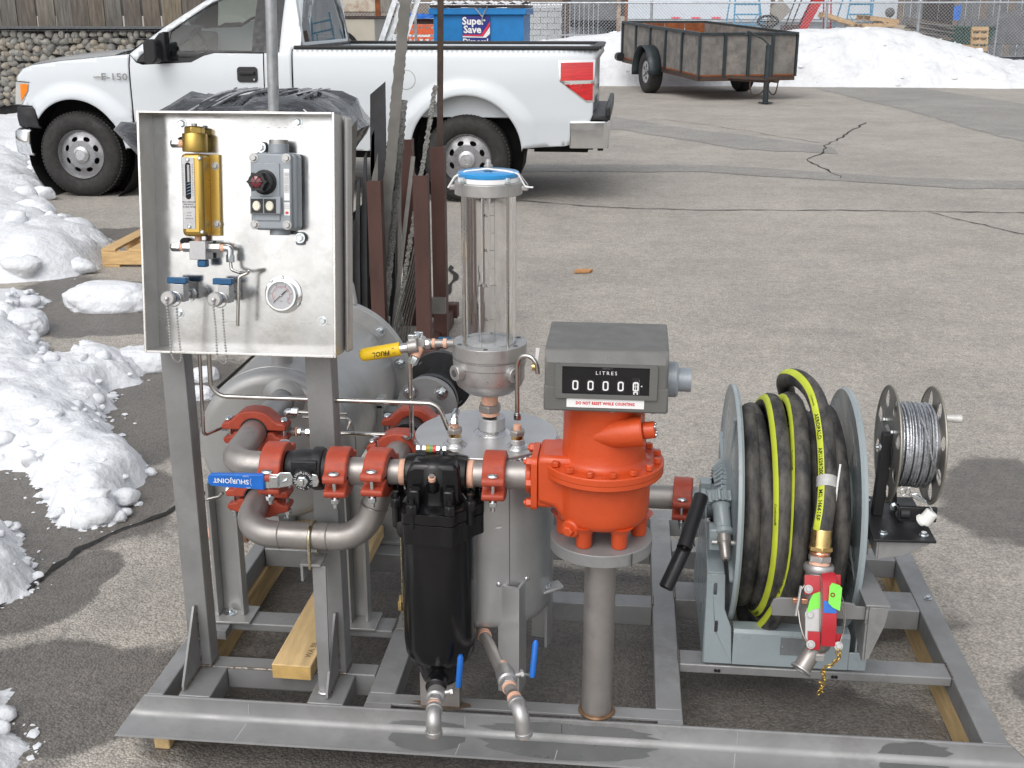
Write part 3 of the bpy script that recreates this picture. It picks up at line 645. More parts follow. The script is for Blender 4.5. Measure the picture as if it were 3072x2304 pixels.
def pickup():
    t = thing('pickup_truck', 'white pickup truck parked side-on behind the skid', 'pickup truck', (-3.0, 11.4, 0))
    WF, WR = (-5.13, .385), (-1.48, .385)
    def off(x, z):
        o = 0.0
        if z > 1.0: o += (z - 1.0) ** 2 * .25
        if z > 1.31: o += (z - 1.31) * .34
        if z < .72: o += (.72 - z) * .13 + .006
        if x < -5.2: o += (x + 5.2) ** 2 * .30
        if x > -.7: o += (x + .7) ** 2 * .35
        for cx, rr, a in ((WF[0], .64, .030), (WR[0], .70, .034)):
            d = math.hypot(x - cx, (z - .42) * 1.0); s = max(0.0, min(1.0, (rr - d) / .13)); o -= a * s * s * (3 - 2 * s)
        return o
    ys = lambda x, z: 10.45 + off(x, z)
    yf = lambda x, z: 12.41 - off(x, z)
    archf = [(WF[0] + .46 * math.cos(R_(a)), .40 + .50 * math.sin(R_(a))) for a in range(5, 141, 5)]
    archr = [(WR[0] + .505 * math.cos(R_(a)), .46 + .50 * math.sin(R_(a))) for a in range(176, -1, -5)]
    fender = [(-5.545, 1.05), (-5.685, 1.055), (-5.67, 1.10), (-5.60, 1.165), (-5.49, 1.20), (-5.19, 1.24), (-4.86, 1.27), (-4.6, 1.295), (-4.556, 1.30), (-4.570, 1.21), (-4.570, .83), (-4.60, .46), (-4.668, .46)] + archf + [(-5.50, .80), (-5.54, .835), (-5.655, .84), (-5.565, .97)]
    cab = [(-4.552, 1.300), (-4.25, 1.53), (-3.91, 1.755), (-3.62, 1.90), (-3.3, 1.955), (-3.06, 1.94), (-2.995, 1.80), (-2.965, 1.38), (-3.05, 1.345), (-3.06, .46), (-3.308, .46), (-3.300, 1.312), (-3.16, 1.318), (-3.16, 1.88), (-3.55, 1.865), (-3.84, 1.745), (-4.22, 1.485), (-4.46, 1.28), (-4.492, 1.236)]
    door = [(-4.558, .52), (-3.320, .52), (-3.312, 1.308), (-3.76, 1.312), (-3.86, 1.288), (-3.98, 1.231), (-4.44, 1.208), (-4.497, 1.228), (-4.548, 1.288), (-4.558, 1.20)]
    wf = [(-4.490, 1.236), (-4.46, 1.28), (-4.22, 1.485), (-3.84, 1.745), (-3.55, 1.865), (-3.16, 1.88), (-3.16, 1.318), (-3.76, 1.318), (-3.86, 1.294), (-3.98, 1.237), (-4.44, 1.213)]
    gl = [(-4.22, 1.24), (-4.185, 1.50), (-3.86, 1.72), (-3.6, 1.835), (-3.42, 1.85), (-3.42, 1.332), (-3.80, 1.335), (-3.88, 1.31), (-3.99, 1.25)]
    rock = [(-4.57, .44), (-3.315, .44), (-3.318, .512), (-4.572, .512)]
    bed = [(-3.038, .46), (-1.995, .46)] + archr + [(-.965, .50), (-.60, .52), (-.42, .56), (-.38, .72), (-.345, .80), (-.345, 1.25), (-.32, 1.30), (-.29, 1.345), (-3.038, 1.345)]
    W = K['truck']
    for nm, P_, yy, q_ in (('fender', fender, ys, .04), ('fender', fender, yf, .09), ('rocker_panel', rock, ys, .05), ('cab_side', cab, ys, .05), ('cab_side', cab, yf, .09)):
        body = ob(nm, skin(P_, yy, sp=q_, ring=(WF[0], .40, .46, .50) if nm == 'fender' else None), W, t, smooth=50); so = body.modifiers.new('s', 'SOLIDIFY'); so.thickness = .012; so.offset = 0
    d = ob('door', skin(door, lambda x, z: ys(x, z) - .002), W, t, smooth=50)
    ob('door', skin(door, yf, sp=.1), W, t, smooth=50)
    ob('door_seam', skin([(-4.585, .50), (-3.29, .50), (-3.29, 1.33), (-4.585, 1.33)], lambda x, z: ys(x, z) + .012, holes=[[(-4.45, .6), (-3.42, .6), (-3.42, 1.2), (-4.45, 1.2)]]), K['under'], t)
    b = ob('bed_side', skin(bed, ys, sp=.045, ring=(WR[0], .46, .505, .50)), W, t, smooth=50); s2 = b.modifiers.new('s', 'SOLIDIFY'); s2.thickness = .012; s2.offset = 0
    ob('bed_side', skin(bed, yf, sp=.09), W, t, smooth=50)
    ob('body_line', skin([(-3.03, .699), (-2.0, .699), (-2.0, .706), (-3.03, .706)], lambda x, z: ys(x, z) - .004).add(*_m(skin([(-.98, .705), (-.40, .712), (-.40, .719), (-.98, .712)], lambda x, z: ys(x, z) - .004))), mat('shaded body crease', (.62, .65, .67), .3, 0, 0), t)
    ob('body_gap', MB().box(-3.062, -3.036, 10.50, 10.52, .46, 1.34), K['under'], t)
    ob('window_frame', skin(wf, lambda x, z: ys(x, z) + .004, holes=[gl]), K['tblack'], t, smooth=50)
    ob('window', skin(gl, lambda x, z: ys(x, z) + .012), K['carglass'], t, smooth=50)
    ob('window_frame', skin(wf, lambda x, z: yf(x, z) - .004, holes=[gl], sp=.1), K['tblack'], t, smooth=50)
    ob('window', skin(gl, lambda x, z: yf(x, z) - .012, sp=.1), K['carglass'], t, smooth=50)
    # hood, cowl, windscreen, roof, back window
    hx = [(-5.70, .86), (-5.70, 1.02), (-5.672, 1.10), (-5.60, 1.165), (-5.49, 1.205), (-5.19, 1.245), (-4.86, 1.275), (-4.70, 1.29)]
    def cross(x, z, crown, inset):
        y0 = ys(x, z) + inset; y1 = yf(x, z) - inset; r = []
        for k in range(17):
            u = k / 16 * 2 - 1; yy = (y0 + y1) / 2 + (y1 - y0) / 2 * u; r.append((x - .10 * (1 - u * u) * (1 if x < -5.55 else 0), yy, z + crown * (1 - abs(u) ** 2.6)))
        return r
    ob('hood', MB().grid([cross(x, z, .055 if x > -5.65 else .02, .01) for x, z in hx]), W, t, smooth=60)
    ob('cowl', MB().grid([cross(-4.695, 1.285, .05, .03), cross(-4.56, 1.30, .05, .03)]), K['tblack'], t)
    ws = lambda x, z, i: [(x - .06 * (1 - (k / 6 - 1) ** 2), ys(x, z) + i + (yf(x, z) - ys(x, z) - 2 * i) * k / 12, z + .02 * (1 - (k / 6 - 1) ** 2)) for k in range(13)]
    ob('windscreen', MB().grid([ws(-4.58, 1.32, .05), ws(-4.25, 1.545, .05), ws(-3.91, 1.77, .05)]), K['carglass'], t, smooth=60)
    ob('roof', MB().grid([ws(-3.93, 1.76, .01), ws(-3.62, 1.905, .01), ws(-3.3, 1.96, .01), ws(-3.06, 1.945, .01), ws(-3.02, 1.86, .02)]), W, t, smooth=60)
    rw = lambda y0, y1, z0, z1, o=0: [(-2.968 - .105 * (z - 1.38) + o, y, z) for y, z in ((y0, z0), (y1, z0), (y1, z1), (y0, z1))]
    o_ = rw(10.56, 12.30, 1.30, 1.90); i_ = rw(10.64, 12.22, 1.405, 1.84)
    ob('rear_wall', MB().add(o_ + i_, [(0, 1, 5, 4), (1, 2, 6, 5), (2, 3, 7, 6), (3, 0, 4, 7)]).box(-3.03, -2.99, 10.52, 12.34, .6, 1.30), W, t)
    ob('rear_window', MB().add(rw(10.64, 12.22, 1.405, 1.84, -.01), [(0, 1, 2, 3)]), K['carglass'], t)
    ob('third_lamp', MB().box(-3.02, -3.0, 11.3, 11.56, 1.87, 1.895), K['lampred'], t)
    # interior
    dk = mat('dark grey cab trim', (.07, .072, .075), .7, 0, .2, 10)
    ob('dashboard', MB().box(-4.62, -4.18, 10.58, 12.28, .8, 1.22).box(-4.62, -4.35, 10.58, 12.28, 1.2, 1.27), dk, t, bevel=.05)
    ob('bench_seat', MB().box(-3.75, -3.2, 10.62, 12.24, .7, .98).box(-3.32, -3.1, 10.62, 12.24, .9, 1.42).box(-3.3, -3.18, 10.85, 11.15, 1.42, 1.6).box(-3.3, -3.18, 11.7, 12.0, 1.42, 1.6), dk, t, bevel=.04)
    sw = Vector((-4.02, 10.98, 1.27)); ax = Vector((1, 0, .45)).normalized(); ux, uy = frame(ax)
    ob('steering_wheel', MB().tube([sw + ux * (.185 * math.cos(a * PI / 12)) + uy * (.185 * math.sin(a * PI / 12)) for a in range(24)], .016, 8, closed=True).cyl(sw - ax * .3, sw, .03, n=10).cyl(sw - ux * .18, sw + ux * .18, .014, n=8), K['tblack'], t)
    ob('rear_view_mirror', MB().box(-3.98, -3.95, 11.25, 11.5, 1.66, 1.73), K['tblack'], t, bevel=.01)
    ob('cab_floor', MB().box(-4.6, -3.05, 10.56, 12.3, .5, .56).box(-3.07, -3.03, 10.56, 12.3, .5, 1.32), dk, t)
    # bed inside
    ob('bed_liner', MB().box(-2.98, -.36, 10.56, 10.60, .8, 1.35).box(-2.98, -.36, 12.26, 12.30, .8, 1.35).box(-2.98, -2.94, 10.56, 12.30, .8, 1.35).box(-2.98, -.36, 10.56, 12.3, .76, .80), W, t)
    for y0, y1 in ((10.475, 10.585), (12.275, 12.385)):
        ob('bed_rail', MB().box(-3.03, -.30, y0, y1, 1.347, 1.380), K['tblack'], t, bevel=.01)
    ob('bed_rail', MB().box(-3.03, -2.93, 10.6, 12.26, 1.347, 1.376), K['tblack'], t, bevel=.01)
    ob('tailgate', MB().grid([[(-.30 + dx - .10 * (k / 8 - 1) ** 2, 10.56 + 1.74 * k / 16, z) for k in range(17)] for dx, z in ((-.08, .72), (-.03, .80), (-.02, 1.05), (-.03, 1.24), (.02, 1.31), (.01, 1.35), (-.06, 1.352))]), W, t, smooth=60)
    ob('tailgate_cap', MB().box(-.37, -.285, 10.60, 12.26, 1.353, 1.380), K['tblack'], t, bevel=.01)
    # wheel wells and underbody
    for x, z in ((WF[0], .42), (WR[0], .46)): ob('wheel_well', MB().lathe([(.525, 0), (.525, .35), (.01, .351)], (x, 10.50, z), (0, 1, 0), 24, cap=False), K['under'], t)
    ob('inner_fender', MB().box(-2.1, -.9, 10.80, 10.82, .73, 1.0), mat('inner bed paint', (.30, .31, .32), .5, 0, .1, 5), t)
    ob('chassis', MB().box(-5.5, -.35, 10.85, 11.0, .45, .62).box(-5.5, -.35, 11.85, 12.0, .45, .62).box(-5.4, -3.0, 10.9, 11.95, .34, .7).box(-2.9, -2.0, 10.8, 11.4, .36, .62).box(-.9, -.4, 10.9, 11.9, .42, .6).cyl((WR[0], 10.75, .385), (WR[0], 12.1, .385), .07, n=12).sphere((WR[0], 11.4, .385), .16), K['under'], t)
    ob('exhaust', MB().tube([(-2.6, 11.9, .42), (-1.0, 11.95, .45), (-.35, 12.2, .42)], .035, 10), K['rustbar'], t)
    for y in (10.9, 11.7): ob('wiper', MB().tube([(-4.60, y, 1.345), (-4.50, y + .1, 1.40), (-4.38, y + .35, 1.475)], .008, 6), K['tblack'], t)
    ob('mud_splash', skin([(-4.56, .47), (-3.32, .47), (-3.32, .53), (-3.9, .56), (-4.56, .60)], lambda x, z: ys(x, z) - .005, sp=.05), mat('road salt film', (.50, .52, .53), .7, 0, .12, 9), t, smooth=50)
    # lamps
    hl = [(-5.70, 1.048), (-5.552, 1.042), (-5.572, .97), (-5.66, .845), (-5.735, .845)]
    ob('headlight', skin(hl, lambda x, z: ys(x, z) - .004, sp=.04), K['clearlamp'], t)
    ob('turn_lamp', skin([(-5.65, 1.03), (-5.565, 1.03), (-5.582, .965), (-5.665, .87)], lambda x, z: ys(x, z) - .010, sp=.04), K['amber'], t)
    ob('headlight', MB().box(-5.74, -5.66, 11.9, 12.33, .85, 1.04), K['clearlamp'], t)
    ob('grille', MB().box(-5.83, -5.78, 10.95, 11.9, .80, 1.05).box(-5.86, -5.80, 10.9, 11.95, .90, .95), K['chrome'], t, bevel=.01)
    tl = [(-.655, 1.262), (-.335, 1.268), (-.335, .905), (-.40, .90), (-.43, .92), (-.645, 1.085)]
    tlm = [(-.635, 1.242), (-.35, 1.247), (-.35, 1.096), (-.632, 1.088)]; tl3 = [(-.60, 1.058), (-.35, 1.066), (-.35, .922), (-.41, .922), (-.43, .935)]
    ob('tail_light_trim', skin(tl, lambda x, z: ys(x, z) - .008, sp=.05), K['chrome'], t)
    ob('tail_light', skin(tlm, lambda x, z: ys(x, z) - .016, sp=.04).add(*_m(skin(tl3, lambda x, z: ys(x, z) - .016, sp=.04))), K['lampred'], t)
    ob('reverse_lamp', skin([(-.60, 1.082), (-.365, 1.09), (-.365, 1.066), (-.545, 1.055)], lambda x, z: ys(x, z) - .016, sp=.04), K['clearlamp'], t)
    # bumpers
    def wrap(x0, x1, z0, z1, sgn, yin=.0):
        P = []; n = 24
        for zz, o in ((z0, .03), (z0 + .02, .0), ((z0 + z1) / 2, -.01), (z1 - .02, .0), (z1, .03)):
            r = []
            for k in range(n + 1):
                u = k / n * 2 - 1; y = 11.43 + u * (.985 - yin); c = (1 - abs(u) ** 6) ** (1 / 3)
                r.append((x0 + (x1 - x0) * c - sgn * o, y, zz))
            P.append(r)
        return MB().grid(P)
    def hard(n, x0, x1, z0, z1, s, m, th=.03, bv=.02):
        o = ob(n, wrap(x0, x1, z0, z1, s), m, t, smooth=60); q = o.modifiers.new('s', 'SOLIDIFY'); q.thickness = th; return o
    hard('front_bumper_top', -5.50, -5.80, .63, .83, -1, K['tblack']); hard('front_bumper', -5.60, -5.83, .38, .62, -1, K['chrome'])
    ob('rear_bumper', MB().prism([(-.55, 10.44), (-.23, 10.46), (-.205, 10.52), (-.20, 12.36), (-.23, 12.42), (-.55, 12.44), (-.55, 12.40), (-.28, 12.38), (-.26, 12.3), (-.26, 10.56), (-.28, 10.50), (-.55, 10.48)], (0, 0, .505), (1, 0, 0), (0, 1, 0), (0, 0, .235)), K['chrome'], t, bevel=.015, seg=3)
    ob('bumper_step', MB().box(-.42, -.19, 10.50, 12.36, .745, .785).box(-.235, -.19, 10.46, 12.40, .78, .865), K['tblack'], t, bevel=.012)
    ob('tow_hitch', MB().box(-.5, -.22, 11.3, 11.55, .42, .50).box(-.3, -.25, 10.6, 12.2, .47, .51), K['under'], t)
    # handle, mirror, badge, fuel door
    hp = rrect(-3.555, 1.06, -3.365, 1.195, .03)
    dh = ob('door_handle', skin(hp, lambda x, z: ys(x, z) - .010, sp=.04), K['tblack'], t)
    ob('handle_pull', MB().box(-3.53, -3.39, 10.425, 10.445, 1.125, 1.155), K['black'], dh, bevel=.006)
    ob('lock', MB().cyl((-3.395, 10.43, 1.085), (-3.395, 10.45, 1.085), .010, n=10), K['chrome'], dh)
    mi = ob('mirror', MB().prism([(-4.325, 1.232), (-4.225, 1.232), (-4.20, 1.26), (-4.205, 1.41), (-4.23, 1.435), (-4.295, 1.435), (-4.32, 1.41)], (0, 10.22, 0), (1, 0, 0), (0, 0, 1), (0, .16, 0)), K['tblack'], t, bevel=.02)
    ob('mirror_arm', MB().prism([(-4.30, 1.235), (-4.17, 1.245), (-4.17, 1.50), (-4.22, 1.485), (-4.30, 1.40)], (0, 10.36, 0), (1, 0, 0), (0, 0, 1), (0, .12, 0)), K['tblack'], mi, bevel=.01)
    fd = circ(-2.01, 1.09, .085, 28)
    ob('fuel_door_seam', skin(fd, lambda x, z: ys(x, z) - .007, holes=[circ(-2.01, 1.09, .081, 28)], sp=.03), K['greyink'], t)
    ob('fuel_door', skin(circ(-2.01, 1.09, .080, 28), lambda x, z: ys(x, z) - .008, sp=.04), W, t)
    bo = MB().box(-4.90, -4.78, 10.424, 10.430, 1.093, 1.107)
    ob('badge_bar', bo, K['chrome'], t)
    lettering('F-150', .085, (-4.70, 10.422, 1.10), (1, 0, 0), (0, 0, 1), K['greyink'], t, bold=.02, sx=1.25, space=1.05, name='badge')
    # wheels
    def wheel(x, side):
        s = 1 if side == 0 else -1; y = 10.47 if side == 0 else 12.39; R, hw = .39, .255
        prof = [(.225, .03), (.245, .0), (.30, -.012), (.35, -.004), (.378, .02), (R, .05), (R, hw - .05), (.378, hw - .02), (.35, hw), (.245, hw), (.225, hw - .03)]
        ty = ob('tyre', MB().lathe([(r, h * s) for r, h in prof], (x, y, R), (0, 1, 0), 48, cap=False), K['tread'], t, smooth=50)
        tb = MB()
        for k in range(72):
            a = 2 * PI * k / 72
            for j, (h0, h1) in enumerate(((.03, .085), (.095, .16), (.17, .225))):
                aa = a + (.02 if j == 1 else 0); M = Matrix.Translation((x, y, R)) @ Matrix.Rotation(aa, 4, 'Y')
                tb.box(-.012, .012, min(h0 * s, h1 * s), max(h0 * s, h1 * s), R - .01, R + .006, M)
        tag(ob('tread', tb, K['tread'], ty, smooth=0), kind='stuff')
        rim = MB().lathe([(.232, .03 * s), (.222, .012 * s), (.214, .03 * s), (.205, .06 * s), (.20, .2 * s)], (x, y, R), (0, 1, 0), 48, cap=False)
        hs = []
        for k in range(8):
            a = 2 * PI * (k + .5) / 8; cx, cy = .150 * math.cos(a), .150 * math.sin(a)
            hs.append([(cx + .032 * math.cos(q) * -math.sin(a) + .021 * math.sin(q) * math.cos(a), cy + .032 * math.cos(q) * math.cos(a) + .021 * math.sin(q) * math.sin(a)) for q in [i * PI / 7 for i in range(14)]])
        dish = MB().plate(circ(0, 0, .207, 40), hs, (x, y + .055 * s, R), (1, 0, 0), (0, 0, 1), (0, .006 * s, 0)); c = Vector((x, y, R))
        v = []
        for p in dish.v:
            r = math.hypot(p[0] - x, p[2] - R); v.append((p[0], p[1] - s * .030 * math.exp(-((r - .11) / .05) ** 2), p[2]))
        dish.v = v
        ob('rim', rim.add(*_m(dish)), K['rim'], ty, smooth=50)
        ob('hub_cap', MB().lathe([(.078, .045 * s), (.074, .01 * s), (.05, -.005 * s), (.046, .0), (.043, -.004 * s), (.001, -.006 * s)], (x, y, R), (0, 1, 0), 32, cap=False), K['hub'], ty)
        ob('brake_disc', MB().cyl((x, y + .11 * s, R), (x, y + .12 * s, R), .19, n=24), K['under'], ty)
    for x in (WF[0], WR[0]):
        wheel(x, 0); wheel(x, 1)
def _m(mb): return mb.v, mb.f
pickup()
# ============================================================ utility trailer
def trailer():
    org = Vector((2.23, 23.82, 0)); t = thing('utility_trailer', 'old plywood-sided utility trailer standing on its jack by the snow bank', 'trailer', org)
    d = Vector((.324, -.946, 0)); l = Vector((.946, .324, 0)); up = Vector((0, 0, 1))
    pit = math.tan(R_(2.2))
    def T(a, b, z):  # a: along towards tongue from the front wall, b: to the right seen from the yard, z
        p = org + d * a + l * b; return Vector((p.x, p.y, z - a * pit))
    Wd, Ln, z0, z1 = 1.0, 4.75, .50, 1.245
    def bxx(mb, a0, a1, b0, b1, c0, c1):
        vs = [T(a, b, c) for c in (c0, c1) for b in (b0, b1) for a in (a0, a1)]
        return mb.add(vs, [(0, 2, 3, 1), (4, 5, 7, 6), (0, 1, 5, 4), (2, 6, 7, 3), (0, 4, 6, 2), (1, 3, 7, 5)])
    for i in range(5):
        a0, a1 = -Ln + Ln / 5 * i, -Ln + Ln / 5 * (i + 1)
        ob('side_panel', bxx(MB(), a0 + .01, a1 - .01, -Wd, -Wd + .02, z0, z1), K['ply'], t); ob('side_panel', bxx(MB(), a0 + .01, a1 - .01, Wd - .02, Wd, z0, z1), K['ply'], t)
    for i in range(4):
        b0, b1 = -Wd + .5 * i, -Wd + .5 * (i + 1)
        ob('front_panel', bxx(MB(), -.02, 0, b0 + .01, b1 - .01, z0, z1), K['ply'], t); ob('tailgate_panel', bxx(MB(), -Ln, -Ln + .02, b0 + .01, b1 - .01, z0, z1), K['plyin'], t)
    ob('floor', bxx(MB(), -Ln, 0, -Wd, Wd, z0 - .03, z0), K['plyin'], t)
    for i in range(6):
        a = -Ln + Ln / 5 * i
        ob('stake', bxx(MB(), a - .03, a + .03, -Wd - .045, -Wd - .004, z0 - .04, z1), K['trframe'], t); ob('stake', bxx(MB(), a - .03, a + .03, Wd + .004, Wd + .045, z0 - .04, z1), K['trframe'], t)
    for i in range(1, 4): ob('stake', bxx(MB(), .004, .04, -Wd + .5 * i - .03, -Wd + .5 * i + .03, z0 - .04, z1), K['trframe'], t)
    ob('top_frame', bxx(bxx(bxx(bxx(MB(), -Ln - .03, .03, -Wd - .04, -Wd + .02, z1, z1 + .05), -Ln - .03, .03, Wd - .02, Wd + .04, z1, z1 + .05), -.01, .04, -Wd, Wd, z1 + .002, z1 + .048), -Ln - .04, -Ln + .01, -Wd, Wd, z1 + .002, z1 + .048), K['trframe'], t)
    ob('bottom_frame', bxx(bxx(bxx(MB(), -Ln, 0, -Wd - .02, -Wd + .04, z0 - .12, z0 - .032), -Ln, 0, Wd - .04, Wd + .02, z0 - .12, z0 - .032), -.05, .03, -Wd, Wd, z0 - .118, z0 - .034), K['rustbar'], t)
    tg = MB()
    for b in (-.6, .6): tg.tube([T(-.6, b, z0 - .09), T(1.05, 0, z0 - .02)], .05, 4)
    tg.cyl(T(.95, 0, z0 - .0), T(1.35, 0, z0 + .01), .05, n=8); ob('tongue', tg, K['rustbar'], t)
    ob('jack', MB().cyl(T(.95, -.02, 0) + up * .0, T(.95, -.02, 1.12), .055, n=12).cyl(T(.95, -.02, .02 + .0357), T(.95, -.02, .07), .14, n=12).tube([T(.95, -.02, 1.12), T(.9, -.12, 1.22), T(.85, -.42, 1.36), T(.85, -.46, 1.28)], .018, 8), K['trframe'], t)
    for q in (0, 1):
        ch = spline([T(1.2, -.1 + .2 * q, z0 - .02), T(1.1, -.2 + .3 * q, .25), T(.8, -.25 + .4 * q, .22), T(.6, -.2 + .3 * q, z0 - .08)], 8); ob('safety_chain', MB().tube(ch, .012, 6), K['rustbar'], t)
    ob('axle', bxx(MB(), -2.72, -2.62, -Wd, Wd, .40, .48), K['under'], t)
    Rw = .44; C1 = T(-2.62, 0, 0)
    for sgn in (-1, 1):
        c = org + d * -2.62 + l * (sgn * 1.20); c.z = Rw; ax = l * sgn
        ty = ob('tyre', MB().lathe([(.23, -.02), (.26, .0), (.38, .012), (.42, -.01), (Rw, -.04), (Rw, -.22), (.40, -.27), (.23, -.25)], c, ax, 40, cap=False), K['tread'], t, smooth=50)
        hs = [[(.13 * math.cos(2 * PI * k / 5) + .042 * math.cos(q * PI / 5), .13 * math.sin(2 * PI * k / 5) + .042 * math.sin(q * PI / 5)) for q in range(10)] for k in range(5)]
        ux, uy = frame(ax)
        ob('rim', MB().plate(circ(0, 0, .235, 30), hs, c - ax * .02, ux, uy, -ax * .02).cyl(c - ax * .03, c + ax * .02, .06, n=16), K['rim'], ty); ob('brake_drum', MB().cyl(c - ax * .12, c - ax * .06, .22, n=20), K['under'], ty)
        fp = []
        for a in range(-8, 189, 12):
            u = Vector((0, 0, Rw)) + d * (-.56 * math.cos(R_(a))) * 1 + up * (.56 * math.sin(R_(a))); fp.append(u)
        base = org + d * -2.62 + l * (sgn * 1.03)
        fe = ob('fender', MB().grid([[tuple(base + p + l * (sgn * w)) for w in (0, .15, .28)] for p in fp]), K['trframe'], t); m = fe.modifiers.new('s', 'SOLIDIFY'); m.thickness = .02
    tlp = T(-Ln - .02, -Wd - .08, z0 - .0)
    ob('tail_lamp', MB().cyl(tlp - d * .06, tlp + d * .12, .10, n=16), K['black_cast'], t)
trailer()
# ============================================================ things behind the yard
def bx(a, b, c, d, e, f): return MB().box(a, b, c, d, e, f)
def blue_bin():
    t = thing('garbage_bin', 'blue steel garbage bin with snow on its lid behind the pickup bed', 'garbage bin', (-3, 23.8, 0))
    ob('body', MB().prism([(-3.86, .15), (-2.12, .15), (-2.12, 1.62), (-3.86, 1.62)], (0, 23.0, 0), (1, 0, 0), (0, 0, 1), (0, 1.5, 0)), K['binblue'], t, bevel=.01)
    ob('rim', bx(-3.94, -2.06, 22.93, 24.6, 1.62, 1.74), K['binblue'], t, bevel=.01)
    for i in range(5): ob('lid', bx(-3.92 + i * .37, -3.56 + i * .37, 22.9, 24.7, 1.75 + .012 * (i % 2), 1.80), K['lid'], t, bevel=.015)
    s = ob('snow_cover', MB().grid([[(-3.9 + i * .075, 22.94 + j * .1, 1.80 + .045 * abs(math.sin(j * .4)) * (.6 + .5 * noise.noise(Vector((i * .5, j * .5, 0)))) + (.02 if i % 3 else .05)) for j in range(17)] for i in range(25)]), K['snow'], t, smooth=180)
    ch = MB()
    for a, b in (((-3.07, 22.92, 1.78), (-2.90, 22.93, 1.58)), ((-2.80, 22.92, 1.78), (-2.90, 22.93, 1.58)), ((-2.90, 22.93, 1.58), (-2.90, 22.95, 1.48))): ch.tube([a, b], .013, 5)
    ob('chain', ch, K['galv'], t)
    sg = ob('sign', bx(-3.29, -2.76, 22.965, 22.985, .98, 1.60), K['signblue'], t)
    lettering('Super', .19, (-3.075, 22.96, 1.500), (1, 0, 0), (0, 0, 1), K['white'], sg, bold=.03); lettering('Save', .19, (-3.10, 22.96, 1.345), (1, 0, 0), (0, 0, 1), K['white'], sg, bold=.03)
    lettering('Disposal', .145, (-3.04, 22.96, 1.125), (1, 0, 0), (0, 0, 1), K['white'], sg, bold=.03)
    def st(p, m): ob('stripe', MB().prism(p, (0, 22.958, 0), (1, 0, 0), (0, 0, 1), (0, .004, 0)), m, sg)
    st([(-3.29, 1.255), (-2.93, 1.255), (-2.76, 1.50), (-2.76, 1.42), (-2.90, 1.225), (-3.29, 1.235)], K['signred']); st([(-3.29, 1.228), (-2.895, 1.218), (-2.76, 1.40), (-2.76, 1.27), (-2.84, 1.20), (-3.29, 1.205)], K['white'])
blue_bin()
def crates():
    for i, (z0, z1, lab) in enumerate(((.9, 1.17, 'lower orange crate left of the blue bin'), (1.22, 1.42, 'upper orange crate left of the blue bin'))):
        t = thing('plastic_crate', lab, 'crate', (-4.5, 25.2, z0), 'orange crates beside the blue bin')
        ob('base', bx(-4.92, -4.15, 25.0, 25.9, z0, z0 + .08), K['cratered'], t)
        ob('side_wall', MB().plate([(-4.92, z0 + .08), (-4.15, z0 + .08), (-4.15, z1), (-4.92, z1)], [[(-4.88 + k * .125, z0 + .12), (-4.80 + k * .125, z0 + .12), (-4.80 + k * .125, z1 - .04), (-4.88 + k * .125, z1 - .04)] for k in range(6)], (0, 25.0, 0), (1, 0, 0), (0, 0, 1), (0, .03, 0)), K['cratered'], t)
        ob('side_wall', bx(-4.92, -4.89, 25.03, 25.9, z0 + .08, z1).box(-4.18, -4.15, 25.03, 25.9, z0 + .08, z1), K['cratered'], t)
    tag(ob('steel_bin', bx(-4.75, -4.13, 25.1, 25.8, 1.43, 1.53), K['brown'], bevel=.01), 'dull red steel box on top of the orange crates', 'box')
    tag(ob('support_block', bx(-5.1, -4.1, 24.9, 26, 0, .88), K['blockc']), 'grey base under the orange crates', 'block')
    tp = MB().grid([[(-4.80 + i * .04, 25.0 + j * .06, 1.56 + .07 * noise.noise(Vector((i * .35, j * .4, 3))) + .06) for j in range(12)] for i in range(17)]).grid([[(-4.80 + i * .04, 25.0, 1.54 + j * .03 + .02 * noise.noise(Vector((i * .5, 0, 9)))) for j in range(4)] for i in range(17)])
    o = ob('tarpaulin', tp, K['tarp'], smooth=60); tag(o, 'crumpled blue tarpaulin over the dull red steel box', 'tarpaulin')
crates()
def rusty():
    t = thing('box_truck_body', 'rust streaked cream truck body standing behind the pickup cab', 'truck body', (-4.8, 20.4, 0))
    ob('lower_panel', bx(-5.4, -4.36, 20, 21.5, .3, 1.565), mat('cream body paint', (.50, .47, .40), .5, 0, .1, 3, spots=.3, spotcol=(.36, .33, .27), sps=6), t, bevel=.02)
    ob('sill', bx(-5.4, -4.30, 19.97, 21.5, 1.575, 1.60), K['lid'], t)
    ob('upper_panel', bx(-5.4, -4.28, 20.05, 21.5, 1.66, 2.6), K['rustwhite'], t, bevel=.02)
    ob('corner_post', bx(-4.34, -4.26, 20.0, 20.05, 1.60, 2.6), K['rust'], t)
    ob('wheel_arch', MB().ring((-4.95, 19.97, 1.05), (-4.95, 20.0, 1.05), .32, .25, 24), K['under'], t)
    ob('wheel', MB().cyl((-4.95, 19.98, .6), (-4.95, 20.3, .6), .6, n=24), K['tread'], t)
rusty()
for i, (x, dx) in enumerate(((-3.16, .20), (-3.07, .19), (-2.98, .19), (-2.89, .19))):
    lab = ['leftmost galvanised angle bar leaning behind the pickup bed', 'galvanised angle bar second from the left behind the pickup bed', 'galvanised angle bar third from the left behind the pickup bed', 'rightmost galvanised angle bar of the leaning group'][i]
    b = Vector((x - .42, 14.2 + i * .05, 0)); e = Vector((x + dx + .28, 14.6 + i * .05, 2.5)); dr = (e - b); wd = .066 - .003 * i
    tag(ob('steel_bar', MB().prism([(0, 0), (wd, 0), (wd, .006), (.006, .006), (.006, wd), (0, wd)], b, (1, 0, 0), (0, 1, 0), dr), K['galv']), lab, 'steel bar', 'galvanised bars leaning behind the pickup')
